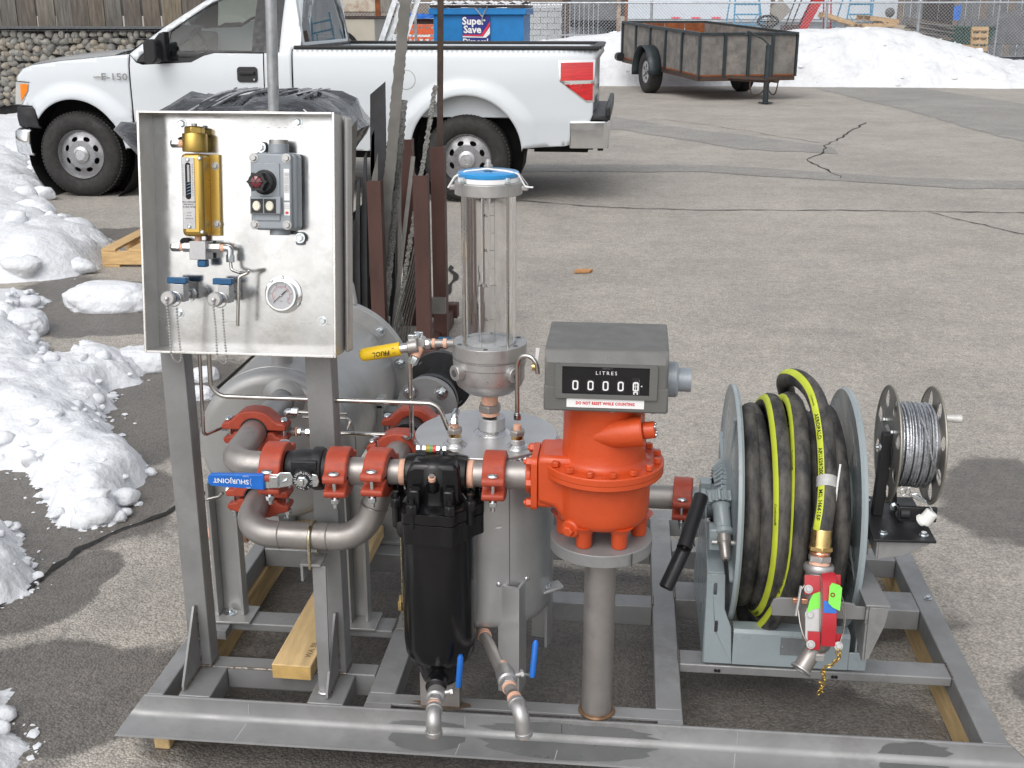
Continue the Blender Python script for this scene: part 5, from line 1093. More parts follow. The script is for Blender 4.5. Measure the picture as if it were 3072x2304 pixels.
tt = thing('timber', 'short pale pine block lying on the cross members under the bypass pipe', 'timber', (-.76, 2.6, .15)); ob('block', MB().box(-.048, .048, 0, .75, 0, .038).xf(M), K['wood'], tt, bevel=.003); ob('end_grain', MB().box(-.0465, .0465, -.0008, -.0002, .0015, .0365).xf(M), K['woodend'], tt)
lettering('WA 98', .022, M @ Vector((.030, .07, .0386)), M.to_3x3() @ Vector((0, 1, 0)), M.to_3x3() @ Vector((-1, 0, 0)), mat('ink stamp', (.12, .09, .06), .8, 0, 0), tt)
# ============================================================ control panel
PA = R_(9); P0 = Vector((-1.03, 2.30, .965)); PW = Vector((0, math.sin(PA), math.cos(PA))); PN = Vector((0, math.cos(PA), -math.sin(PA))); PX = Vector((1, 0, 0))
def pp(x, w, n): return P0 + PX * x + PW * w + PN * n
PM = Matrix((tuple([PX.x, PN.x, PW.x, P0.x]), tuple([PX.y, PN.y, PW.y, P0.y]), tuple([PX.z, PN.z, PW.z, P0.z]), (0, 0, 0, 1)))   # local (x, n, w) -> world
def pbox(mb, x0, x1, n0, n1, w0, w1): return mb.add(MB().box(x0, x1, n0, n1, w0, w1).xf(PM).v, MB().box(x0, x1, n0, n1, w0, w1).f)
def panel():
    t = thing('instrument_panel', 'open-fronted polished steel instrument panel box on two posts', 'instrument panel', P0); D = .070; W, H = .420, .504
    S = K['sheet']
    ob('back_sheet', pbox(MB(), .002, W - .002, D, D + .002, 0, H), S, t); sd = K['sheet_side'] = mat('brushed side sheet', (.50, .49, .475), .36, .6, .1, 6, .05, 40, .08, spots=.3, spotcol=(.40, .39, .38), sps=8)
    ob('left_flange', pbox(MB(), 0, .002, 0, D + .002, 0, H), sd, t); ob('right_flange', pbox(MB(), W - .002, W, 0, D + .002, 0, H), sd, t)
    ob('top_flange', pbox(MB(), .0021, W - .0021, 0, D, H - .002, H), sd, t); ob('bottom_flange', pbox(MB(), .0021, W - .0021, 0, D, -.002, 0), sd, t)
    ob('lip', pbox(pbox(pbox(pbox(MB(), -.0012, .0042, -.004, -.0002, -.004, H + .002), W - .0042, W + .0012, -.004, -.0002, -.004, H + .002), .0043, W - .0043, -.004, -.0002, -.004, .0012), .0043, W - .0043, -.004, -.0002, H - .003, H + .002), K['sheet_edge'], t, bevel=.001)
    ob('side_return', pbox(MB(), W + .003, W + .013, D - .006, D + .035, .0, H - .002), sd, t, bevel=.006)
    r = PN * -1; rot = rot_to(r)
    for x, w in ((.068, .484), (.323, .490), (.373, .067), (.050, .075)): inst('bolt', BZ, pp(x, w, D), t, rot)
    sm = mesh_of('scuff_mark', MB().box(-.0035, .0035, -.0002, .0001, -.0003, .0003).xf(PM.to_3x3().to_4x4()), K['greyink'], 0)
    for i in range(34):
        x, w = (.03 + .36 * random.random(), .06 if i % 2 else .478) if i < 20 else (.02 + .38 * random.random(), .04 + .44 * random.random())
        inst('scuff_mark', sm, pp(x, w, D - .0004), t, None, (random.uniform(.5, 1.5) if i < 20 else .35, 1, 1))
panel()
def flow_indicator():
    t = thing('flow_indicator', 'gold anodised flow indicator with a slotted scale window on the panel', 'flow meter', pp(.105, .34, .04)); G = K['brassg']
    cx, n0 = .108, .038
    ob('body', pbox(MB(), .084, .132, .012, .068, .246, .420), G, t, bevel=.010, seg=3)
    ob('mounting_plate', pbox(MB(), .118, .152, .060, .069, .247, .420), G, t, bevel=.001)
    c = pp(cx, .424, n0); ob('top_cap', MB().lathe([(.0255, 0), (.0262, .002), (.0262, .036), (.025, .038)], c, PW, 40), G, t)
    ob('hex_nut', MB().lathe([(.0215, .038), (.0215, .050), (.018, .053)], c, PW, 6), G, t, bevel=.001); ob('plug', MB().cyl(c + PW * .053, c + PW * .059, .006, n=16), K['machined'], t)
    sp_ = ob('scale_plate', MB().plate([(.0885, .262), (.115, .262), (.115, .412), (.0885, .412)], [[(cx - .0065 + .0062 * math.cos(a), w + .0062 * math.sin(a)) for w, aa in ((.395, range(0, 181, 30)), (.330, range(180, 361, 30))) for a in [R_(q) for q in aa]]], PM @ Vector((0, .0115, 0)), PX, PW, PN * -.001), K['plateng'], t)
    ob('slot', MB().prism([(cx - .0065 + .0060 * math.cos(a), w + .0060 * math.sin(a)) for w, aa in ((.395, range(0, 181, 30)), (.330, range(180, 361, 30))) for a in [R_(q) for q in aa]], PM @ Vector((0, .0118, 0)), PX, PW, PN * .001), K['under'], sp_)
    ob('piston', MB().cyl(pp(cx - .0055, .360, .0125), pp(cx - .0055, .396, .0125), .0035, n=16), K['machined'], t)
    sg = MB()
    for k in range(5): sg.tube([pp(cx - .0115 + .010 * j / 6, .333 + k * .0065 + .004 * j / 6, .0117 - .0014 * math.sin(j / 6 * PI)) for j in range(7)], .0013, 6)
    ob('spring', sg, mat('blue grey spring', (.16, .24, .34), .25, .9, .1, 30), t)
    tk = MB()
    for k in range(20):
        for s in (0, 1): pbox(tk, (.0895 if s == 0 else .110) , (.0925 if s == 0 else .1128), .0100, .0104, .332 + k * .0034, .3327 + k * .0034)
    ob('scale_marks', tk, K['ink'], t, smooth=0)
    for i, s in enumerate(('HIGH PRESSURE', 'PNEUMATIC', 'IN-LINE METER')): lettering(s, .0042, pp(.1018, .3185 - i * .0052, .0100), PX, PW, K['ink'], t)
    for i, s in enumerate(('FLOW', 'WATER', 'ARROW UP')): lettering(s, .0032, pp(.1018, .296 - i * .006, .0100), PX, PW, K['greyink'], t)
    rot = rot_to(-PN)
    for x, w in ((.1018, .407), (.1018, .267)): inst('screw', SCR, pp(x, w, .0105), t, rot)
    for x, w in ((.127, .410), (.129, .256)): inst('screw', SCR, pp(x, w, .0120), t, rot)
    for x, w in ((.143, .396), (.144, .272)): inst('bolt', BS, pp(x, w, .060), t, rot, (1.1, 1.1, .8))
    # side fitting on the cap
    a = pp(.086, .441, n0); ob('side_fitting', MB().cyl(a, a - PX * .012, .0085, n=20), K['tape'], t); ob('elbow_fitting', MB().lathe([(.0095, .012), (.0095, .026), (.007, .030)], a, -PX, 6), K['zinc'], t); ob('port', MB().cyl(pp(.074, .446, .05), pp(.074, .446, .068), .010, n=20), K['under'], t)
    # manifold block below
    ob('nipple', MB().cyl(pp(cx + .002, .246, n0), pp(cx + .002, .236, n0), .0075, n=20), K['tape'], t)
flow_indicator()
def manifold():
    t = thing('needle_valve_block', 'square steel valve block with a small blue knob below the gold flow indicator', 'valve block', pp(.12, .22, .04))
    ob('block', pbox(MB(), .0985, .1345, .014, .060, .197, .236), K['plateng'], t, bevel=.001); ob('hex_bar', MB().cyl(pp(.078, .222, .036), pp(.160, .222, .036), .0105, n=6), K['machined'], t)
    ob('blue_knob', pbox(MB(), .113, .133, .018, .040, .181, .1965), K['bluedk'], t, bevel=.003)
    ob('tape_ring', MB().cyl(pp(.070, .222, .036), pp(.078, .222, .036), .008, n=20), K['tape'], t); ob('cap_fitting', MB().lathe([(.010, .0), (.010, .016), (.0075, .020)], pp(.070, .222, .036), -PX, 6), K['zinc'], t); ob('port', MB().cyl(pp(.074, .232, .05), pp(.074, .232, .068), .010, n=20), K['under'], t)
    ob('tape_ring', MB().cyl(pp(.160, .222, .036), pp(.168, .222, .036), .008, n=20), K['tape'], t)
    e = ob('elbow', MB().tube(fillet([pp(.168, .222, .036), pp(.181, .222, .036), pp(.181, .204, .036)], .008), .0075, 14), K['zinc'], t); ob('nut', MB().lathe([(.0095, 0), (.0095, .016)], pp(.181, .192, .036), PW, 6), K['zinc'], t, bevel=.001)
    ob('tube', MB().tube(fillet([pp(.181, .195, .036), pp(.183, .176, .035), pp(.205, .170, .028), pp(.238, .176, .012), pp(.210, .163, .004), pp(.209, .145, .004), pp(.205, .058, .004)], .008), .0036, 12), K['tubing'], t)
manifold()
def button_station():
    t = thing('push_button_station', 'grey cast push button station with a dark red selector and two white buttons', 'switch box', pp(.29, .34, .04)); G = K['boxgrey']
    x0, x1, w0, w1 = .238, .330, .262, .424; nf = .006
    ob('back_box', pbox(MB(), x0, x1 + .004, .020, .066, w0, w1), G, t, bevel=.010, seg=3); ob('cover', pbox(MB(), x0, x1 - .004, nf, .0195, w0 + .002, w1 - .002), G, t, bevel=.004)
    ob('raised_face', pbox(MB(), x0 + .008, x1 - .028, nf - .003, nf, w0 + .020, w1 - .022), G, t, bevel=.003)
    for n_, w_, h in (('top_hub', w1 - .002, .020), ('bottom_hub', w0 + .002 - .012, .012)):
        c = pp(.290, w_, .040); ob(n_, MB().cyl(c, c + PW * h, .0215, n=32), G, t, bevel=.001)
    c = pp(.290, w1 + .018, .040); th = MB()
    for k in range(4): th.cyl(c + PW * (.0022 * k), c + PW * (.0022 * k + .0014), .0205, n=32)
    th.cyl(c, c + PW * .009, .0190, n=32); ob('thread', th, K['machined'], t)
    for x, w in ((.246, .436), (.327, .246)): ob('lug', pbox(MB(), x - .009, x + .009, .056, .069, w - .016, w + .012), G, t, bevel=.005)
    rot = rot_to(-PN)
    for x, w in ((.246, .436), (.329, .246)): inst('bolt', BZ, pp(x, w, .056), t, rot)
    for x, w in ((.246, .412), (.322 - .006, .412), (.246, .274), (.316, .274)): inst('bolt', BS, pp(x, w, nf), t, rot, (1.2, 1.2, 1))
    c = pp(.270, .362, nf); sw_ = ob('selector_base', MB().lathe([(.026, .0), (.026, .004), (.0215, .007), (.021, .028)], c, -PN, 36), K['black'], t)
    kb = MB(); P = []
    for k in range(48):
        a = 2 * PI * k / 48; rr = .0175 + .0042 * max(0, math.cos(6 * a)) ** 3; P.append((rr * math.cos(a), rr * math.sin(a)))
    kb.prism(P, c - PN * .028 - PX * .004 , PX, PW, -PN * .018); ob('selector_knob', kb, K['black'], t, bevel=.001); c2 = c - PX * .004 - PN * .0462
    ob('red_lens', MB().lathe([(.0125, 0), (.011, .003), (.006, .005)], c2, -PN, 24), K['redknob'], t)
    sp_ = MB()
    for k in range(3): a = k * PI / 3; sp_.cyl(c2 - PN * .004 + PX * (.014 * math.cos(a)) + PW * (.014 * math.sin(a)), c2 - PN * .004 - PX * (.014 * math.cos(a)) - PW * (.014 * math.sin(a)), .0014, n=6)
    ob('guard', sp_, K['black'], t)
    ob('button_frame', pbox(MB(), .240, .306, nf - .012, nf - .003, .296, .333), G, t, bevel=.002)
    for x in (.2555, .2835): ob('button_well', pbox(MB(), x - .0125, x + .0125, nf - .0135, nf - .012, .2985, .3275), K['black'], t); ob('button', MB().lathe([(.0085, 0), (.0085, .002), (.007, .004)], (0, 0, 0), (0, 0, 1), 28).xf(Matrix.Translation(pp(x, .313, nf - .0135)) @ rot_to(-PN).to_matrix().to_4x4() @ Matrix.Scale(1.22, 4, (0, 1, 0))), K['offwhite'], t)
    lb = ob('label', pbox(MB(), .3105, .3225, nf - .0012, nf - .0002, .325, .390), K['white'], t)
    for i in range(4): lettering('CONTROL STATION 600V', .0036, pp(.3130 + i * .0026, .362, nf - .0018), PW, -PX, K['greyink'], lb)
    lb2 = ob('label', pbox(MB(), .3105, .3225, nf - .0012, nf - .0002, .294, .321), K['white'], t); leaf = [(0, -.5), (.05, -.2), (.42, -.28), (.30, -.1), (.5, .12), (.28, .15), (.22, .3), (.10, .16), (.0, .5)]; leaf = leaf + [(-a, b) for a, b in leaf[::-1][1:-1]]
    ob('maple_leaf', MB().prism([(a * .009, b * .009) for a, b in leaf], pp(.3165, .2995, nf - .0016), PX, PW, -PN * .0003), K['redink'], lb2); 
    for i in range(3): lettering('CANADA', .0028, pp(.3165, .316 - i * .0035, nf - .0018), PX, PW, K['greyink'], lb2)
button_station()
def gauge():
    t = thing('pressure_gauge', 'round chrome rimmed pressure gauge near the bottom of the panel', 'gauge', pp(.287, .122, .06)); c = pp(.287, .122, .069); a = -PN; Q = lambda r, an, n: pp(.287 + r * math.cos(an), .122 + r * math.sin(an), .069 - n)
    ob('flange', MB().lathe([(.040, 0), (.041, .002), (.036, .004)], c, a, 56), K['chrome'], t); ob('bezel', MB().lathe([(.034, .004), (.0345, .018), (.033, .022), (.0295, .022), (.029, .018)], c, a, 56, cap=False), K['chrome'], t)
    ob('dial', MB().cyl(c + a * .016, c + a * .0175, .0295, n=48), K['gauge'], t); tk = MB(); tr = MB()
    for k in range(51):
        an = R_(225 - 270 * k / 50); l = .0030 if k % 10 == 0 else .0016; p = Q(.0262, an, .0178); q = Q(.0262 - l, an, .0178); s = (q - p).cross(a).normalized() * (.0004 if k % 10 == 0 else .0002); tk.add([p - s, p + s, q + s, q - s], [(0, 1, 2, 3)])
        p = Q(.0195, an, .0178); q = Q(.0178, an, .0178); s *= .8; tr.add([p - s, p + s, q + s, q - s], [(0, 1, 2, 3)])
    n = 40
    for k in range(n):
        a1, a2 = R_(225 - 270 * k / n), R_(225 - 270 * (k + 1) / n); tr.add([Q(.0197, a1, .0178), Q(.0197, a2, .0178), Q(.0201, a2, .0178), Q(.0201, a1, .0178)], [(0, 1, 2, 3)])
    ob('scale_marks', tk, K['ink'], t, smooth=0); ob('red_scale', tr, K['redink'], t, smooth=0)
    for k, s in enumerate(('0', '2', '4', '6', '8', '10')): an = R_(225 - 54 * k); lettering(s, .0045, Q(.0222, an, .0178), PX, PW, K['ink'], t)
    for k, s in enumerate(('20', '40', '60', '80', '100')): an = R_(225 - 54 * (k + .6)); lettering(s, .0032, Q(.0158, an, .0178), PX, PW, K['redink'], t)
    lettering('kPa', .0048, Q(.013, R_(270), .0178), PX, PW, K['ink'], t)
    an = R_(42); u = PX * math.cos(an) + PW * math.sin(an); v = u.cross(a); cc = c + a * .0188
    ob('needle', MB().prism([(-.022, -.0006), (-.006, -.0006), (0, -.0012), (.010, -.0012), (.020, 0), (.010, .0012), (0, .0012), (-.006, .0006), (-.022, .0006)], cc, u, v, a * .0004).cyl(cc, cc + a * .001, .0026, n=14), K['ink'], t); ob('needle_hub', MB().cyl(cc + a * .001, cc + a * .0016, .0018, n=12), K['white'], t)
    for an in (90, 210, 330): inst('screw', SCR, Q(.0375, R_(an), .003), t, rot_to(a))
    ob('glass', MB().cyl(c + a * .0212, c + a * .0216, .0292, n=40), K['flglass'], t)
gauge()
def sample_valve():
    t = thing('sample_valve', 'left of the two blue-handled sample valves with a capped end and ball chain', 'valve', pp(.07, .12, .03)); 
    R0 = pp(.072, .118, .069)
    ob('collar', MB().ring(R0, R0 - PN * .004, .017, .012, 28), K['zinc'], t); ob('barrel', MB().cyl(R0, R0 - PN * .092, .0095, n=24), K['machined'], t)
    ob('body', MB().box(-.0125, .0125, -.058, -.028, -.012, .026).xf(Matrix.Translation(R0) @ PM.to_3x3().to_4x4()), K['plateng'], t, bevel=.0012)
    ob('handle', MB().box(-.0265, .0165, -.052, -.034, .0265, .040).xf(Matrix.Translation(R0) @ PM.to_3x3().to_4x4()), K['bluedk'], t, bevel=.002); ob('stem', MB().cyl(R0 - PN * .043 + PW * .024, R0 - PN * .043 + PW * .030, .006, n=12), K['black'], t)
    ob('coupling', MB().cyl(R0 - PN * .088, R0 - PN * .100, .0125, n=28), K['machined'], t); ob('blue_ring', MB().cyl(R0 - PN * .100, R0 - PN * .106, .0150, n=28), K['bluedk'], t)
    ob('dust_cap', MB().lathe([(.0152, 0), (.0150, .010), (.013, .012), (.0045, .012), (.004, .018), (.001, .020)], R0 - PN * .106, -PN, 28), K['machined'], t)
    rg = R0 - PN * .082; ob('chain_ring', MB().tube([rg + PX * (.0155 * math.cos(k * PI / 10)) + PW * (.0155 * math.sin(k * PI / 10) - .004) for k in range(20)], .0011, 6, closed=True), K['zinc'], t)
    a = R0 - PN * .124 - PW * .002; b = rg + PX * .006 - PW * .019; pts = []; n = 62; ln = .110
    m_ = (a + b) / 2; hx = (b - a) / 2; D_ = .112; hr = hx.length
    for k in range(n):
        x = (k / (n - 1) - .5) * 2
        if abs(x) > .16: f = (1 - abs(x)) / .84; pts.append(m_ + hx * math.copysign(1 - .12 * math.sin(f * PI), x) + Vector((0, 0, -D_ * f - hx.z * 0)))
        else: th = x / .16 * PI / 2; pts.append(m_ + hx * math.sin(th) + Vector((0, 0, -D_ - hr * .8 * math.cos(th))))
    ch = MB().tube(pts, .0006, 4)
    L = [0]
    for k in range(1, n): L.append(L[-1] + (pts[k] - pts[k - 1]).length)
    s = 0; k = 0
    while s < L[-1]:
        while k < n - 2 and L[k + 1] < s: k += 1
        p = pts[k].lerp(pts[k + 1], (s - L[k]) / max(1e-9, L[k + 1] - L[k])); ch.sphere(p, .0027, n=8, m=5); s += .0064
    ob('ball_chain', ch, K['machined'], t)
    return t
sv = sample_valve(); c = copy_tree(sv, label='right of the two blue-handled sample valves with a capped end and ball chain'); c.location = sv.location + PX * .101; sv['group'] = c['group'] = 'sample valves on the panel'
# ============================================================ horizontal tank
def htank():
    t = thing('horizontal_tank', 'large grey horizontal steel tank with a bolted end flange', 'tank', (-.88, 3.0, .6)); ax = Vector((0, 1, 0)); C = Vector((-.880, 2.66, .605)); S = K['tankst']
    prof = [(.0, 0), (.17, .001), (.184, .004), (.193, .012), (.199, .024), (.200, .036), (.200, .60)]
    ob('shell', MB().lathe([(max(r, .001), h) for r, h in prof], C, ax, 96, cap=False), S, t, smooth=60)
    ob('seam_weld', MB().tube([C + ax * .058 + Vector((.2005 * math.cos(k * PI / 36), 0, .2005 * math.sin(k * PI / 36))) for k in range(72)], .0018, 6, closed=True), S, t)
    ob('flange', MB().ring(C + ax * .585, C + ax * .603, .243, .198, 96), S, t, bevel=.001); ob('end_cover', MB().cyl(C + ax * .606, C + ax * .624, .243, n=96), S, t, bevel=.001)
    for k in range(12):
        a = R_(15 + 30 * k); p = C + ax * .585 + Vector((.221 * math.cos(a), 0, .221 * math.sin(a))); inst('bolt', BZL, p, t, rot_to(-ax), (1.15, 1.15, 1.15))
    ob('lifting_handle', MB().tube(fillet([C + Vector((.08, .605, .235)), C + Vector((.07, .605, .31)), C + Vector((-.06, .605, .31)), C + Vector((-.08, .605, .235))], .03), .007, 10), S, t)
    ob('top_nozzle', MB().cyl(C + Vector((.002, .11, .19)), C + Vector((.002, .11, .255)), .028, n=24), S, t)
    ob('inlet_nozzle', MB().tube([C + Vector((.035, .02, .135)), C + Vector((.03, -.13, .13)), C + Vector((.03, -.20, .13))], .030, 28), S, t); ob('reinforcing_ring', MB().lathe([(.055, 0), (.052, -.004), (.03, -.012)], C + Vector((.035, 0, .135)), ax, 32, cap=False), S, t)
    ob('outlet_nozzle', MB().cyl(C + Vector((.03, .02, -.035)), C + Vector((.03, -.21, -.035)), .030, n=28), S, t)
    # support legs
    for x0, x1 in ((-1.045, -.972), (-.690, -.640)):
        lg = ob('leg', MB().box(x0, x0 + .008, 2.60, 2.65, .152, .53).box(x0 + .008, x1, 2.640, 2.648, .152, .53).box(x1 - .008, x1, 2.61, 2.64, .152, .53), S, t, bevel=.001)
        ob('foot_plate', MB().box(x0 - .012, x1 + .025, 2.575, 2.665, ZT + .001, ZT + .007), S, lg, bevel=.001)
    inst('bolt', BZL, (-1.012, 2.62, ZT + .008), t, None, (1.2, 1.2, .6))
    ob('leg', MB().box(-1.06, -1.0, 3.03, 3.08, .152, .5), S, t); ob('leg', MB().box(-.722, -.655, 3.10, 3.15, .152, .56), K['steel'], t); ob('foot_plate', MB().box(-.735, -.60, 3.08, 3.16, ZT + .001, ZT + .008), S, t)
    ob('side_drain', MB().cyl((-1.14, 2.72, .335), (-.92, 2.72, .335), .0165, n=20), K['pipe'], t); ob('tape_ring', MB().cyl((-1.092, 2.72, .335), (-1.078, 2.72, .335), .0185, n=20), K['tape'], t); ob('tape_ring', MB().cyl((-.995, 2.72, .330), (-.985, 2.72, .330), .0185, n=20), K['tape'], t)
    ob('lug', MB().box(-.683, -.665, 2.98, 2.986, .45, .62).box(-.69, -.66, 2.98, 3.02, .61, .64), S, t, bevel=.002); ob('edge_strip', MB().cyl((-1.045, 2.75, .735), (-1.045, 3.1, .735), .004, n=8), K['under'], t)
htank()
# ============================================================ grooved couplings (local axis = X)
def coupling_proto():
    t = thing('pipe_coupling', 'x', 'pipe coupling', (0, 0, 0), 'orange red grooved pipe couplings'); hs = K['orange_c']
    def half(s):
        out = [(.076, .003), (.077, .014), (.070, .021), (.058, .022), (.049, .028), (.041, .037), (.028, .046), (.012, .050)]; out = out + [(-a, b) for a, b in out[::-1]]
        inn = [(.031 * math.cos(a), max(.003, .031 * math.sin(a))) for a in [R_(q) for q in range(174, 5, -12)]]
        if s < 0: out = [(.074, .017), (.075, .026), (.068, .033), (.058, .034), (.050, .037), (.041, .042), (.028, .047), (.012, .050)]; out = [(.047, .003), (.052, .012)] + out; out = out + [(-a, b) for a, b in out[::-1]]
        P = [(a, b * s) for a, b in out + inn]
        if s < 0: P = P[::-1]
        return P
    for s in (1, -1): 
        h = ob('housing', MB().prism(half(s), (-.024, 0, 0), (0, 1, 0), (0, 0, 1), (.048, 0, 0)), hs, t, bevel=.0055, seg=3)
    for s in (1, -1):
        mb = MB().cyl((0, .065 * s, -.056), (0, .065 * s, .022), .0048, n=14); b = ob('bolt', mb, K['zinc'], t)
        ob('bolt_head', MB().sphere((0, .066 * s, .023), .0108, 1.15, .85, .5, 18, 8), K['zinc'], b); ob('nut', MB().lathe([(.0095, -.045), (.0095, -.034)], (0, .066 * s, 0), (0, 0, 1), 6), K['zinc'], b, bevel=.001)
    ob('gasket', MB().ring((-.0235, 0, 0), (.0235, 0, 0), .0325, .0300, 36), K['rubber'], t)
    return t
cp = coupling_proto()
spots = [((-.746, 2.272, .720), (R_(8), 0, 0), 'orange red coupling left of the black ball valve, behind the blue lever'),
         ((-.606, 2.272, .714), (R_(3), 0, R_(3)), 'orange red coupling right of the black ball valve'),
         ((-.518, 2.272, .716), (R_(-2), 0, R_(-3)), 'orange red coupling touching the short nipple left of the black filter head'),
         ((-.267, 2.272, .719), (0, 0, R_(2)), 'orange red coupling between the black filter and the orange meter'),
         ((.158, 2.72, .490), (0, 0, R_(-4)), 'orange red coupling beside the hose reel hub'),
         ((-.850, 2.46, .735), (0, 0, R_(90)), 'orange red coupling at the upper tank nozzle, above the blue lever'),
         ((-.850, 2.45, .570), (0, 0, R_(90)), 'orange red coupling at the lower tank nozzle, below the blue lever'),
         ((-.512, 2.47, .688), (0, 0, R_(90)), 'front one of the two orange red couplings behind the black filter head'),
         ((-.512, 2.64, .690), (0, 0, R_(90)), 'rear one of the two orange red couplings, in front of the black check valve')]
tb = {}
for c_ in bpy.data.objects:
    if c_.parent: tb.setdefault(c_.parent.name, []).append(c_)
for i, (l, r, lab) in enumerate(spots):
    o = cp if i == 0 else copy_tree(cp, table=tb)
    o.location = l; o.rotation_euler = r; o['label'] = lab
# ============================================================ pipes
def pipe_thing(name, lab, cat='pipe', loc=(0, 0, 0)): return thing(name, lab, cat, loc)
t = pipe_thing('pipe_elbow', 'grey steel pipe elbow joining the upper tank nozzle to the ball valve', 'pipe elbow', (-.83, 2.3, .72))
ob('bend', MB().tube(fillet([(-.850, 2.46, .735), (-.850, 2.272, .722), (-.745, 2.272, .720)], .080, 14), .0302, 36), K['pipe'], t, smooth=60)
t = pipe_thing('bypass_pipe', 'bent grey steel bypass pipe sweeping under the ball valve', 'pipe', (-.68, 2.33, .53))
pth = fillet([(-.850, 2.46, .570), (-.850, 2.315, .535), (-.575, 2.325, .530), (-.515, 2.35, .700), (-.512, 2.47, .690)], .085, 14)
ob('bend', MB().tube(pth, .0305, 36), K['pipe'], t, smooth=60)
def wring(p, d, r=.0308): ux, uy = frame(d); return MB().tube([Vector(p) + ux * (r * math.cos(k * PI / 16)) + uy * (r * math.sin(k * PI / 16)) for k in range(32)], .0018, 6, closed=True)
for p, d in (((-.765, 2.318, .533), (1, .03, 0)), ((-.655, 2.322, .531), (1, .03, 0)), ((-.548, 2.333, .607), (.33, .1, .94))): ob('weld_bead', wring(p, d), K['pipe'], t)
t = thing('u_bolt', 'brassy plated u-bolt holding the bypass pipe to its strut', 'u-bolt', (-.688, 2.32, .53))
ob('rod', MB().tube([(-.690, 2.288, .466), (-.690, 2.287, .53)] + [(-.690, 2.3225 - .0355 * math.cos(R_(a)), .530 + .0355 * math.sin(R_(a))) for a in range(10, 171, 16)] + [(-.690, 2.358, .53), (-.690, 2.357, .466)], .0045, 12), K['cadm'], t)
t = pipe_thing('pipe_spool', 'short steel pipe between the two orange couplings left of the black filter', 'pipe', (-.56, 2.27, .71)); ob('spool', MB().cyl((-.625, 2.272, .714), (-.515, 2.272, .716), .0300, n=36), K['pipe'], t); ob('groove', MB().ring((-.578, 2.272, .7147), (-.572, 2.272, .7147), .0308, .0295), K['pipe'], t)
t = pipe_thing('pipe_nipple', 'short steel nipple screwed into the left side of the black filter', 'pipe', (-.47, 2.27, .716)); ob('spool', MB().cyl((-.515, 2.272, .716), (-.470, 2.272, .717), .0275, n=32), K['pipe'], t); ob('thread_tape', MB().lathe([(.0265, 0), (.0285, .002), (.0285, .011), (.0265, .014)], (-.474, 2.272, .717), (1, 0, 0), 32), K['tape'], t)
t = pipe_thing('pipe_nipple', 'short steel nipple between the black filter and its right coupling', 'pipe', (-.3, 2.27, .718)); ob('spool', MB().cyl((-.312, 2.272, .7185), (-.265, 2.272, .7185), .0275, n=32), K['pipe'], t); ob('thread_tape', MB().lathe([(.0265, 0), (.0305, .002), (.0305, .013), (.0265, .016)], (-.327, 2.272, .7185), (1, 0, 0), 32), K['tape'], t); ob('knurl', MB().ring((-.300, 2.272, .7185), (-.292, 2.272, .7185), .0285, .027), K['pipe'], t)
t = pipe_thing('pipe_spool', 'steel pipe spool entering the orange meter inlet', 'pipe', (-.22, 2.27, .72)); ob('spool', MB().cyl((-.265, 2.272, .7195), (-.198, 2.272, .7205), .0300, n=36), K['pipe'], t); ob('thread_tape', MB().lathe([(.029, 0), (.0315, .002), (.0315, .008), (.029, .011)], (-.199, 2.272, .7205), (1, 0, 0), 32), K['tape'], t)
t = pipe_thing('pipe_spool', 'bright steel pipe from the orange meter to the hose reel swivel', 'pipe', (.1, 2.72, .49)); ob('spool', MB().tube(fillet([(-.038, 2.36, .70), (-.038, 2.55, .66), (.0, 2.72, .49), (.158, 2.72, .49)], .07), .0300, 32), K['pipe'], t); ob('spool', MB().cyl((.158, 2.72, .49), (.195, 2.72, .49), .0300, n=32), K['reelgrey'], t)
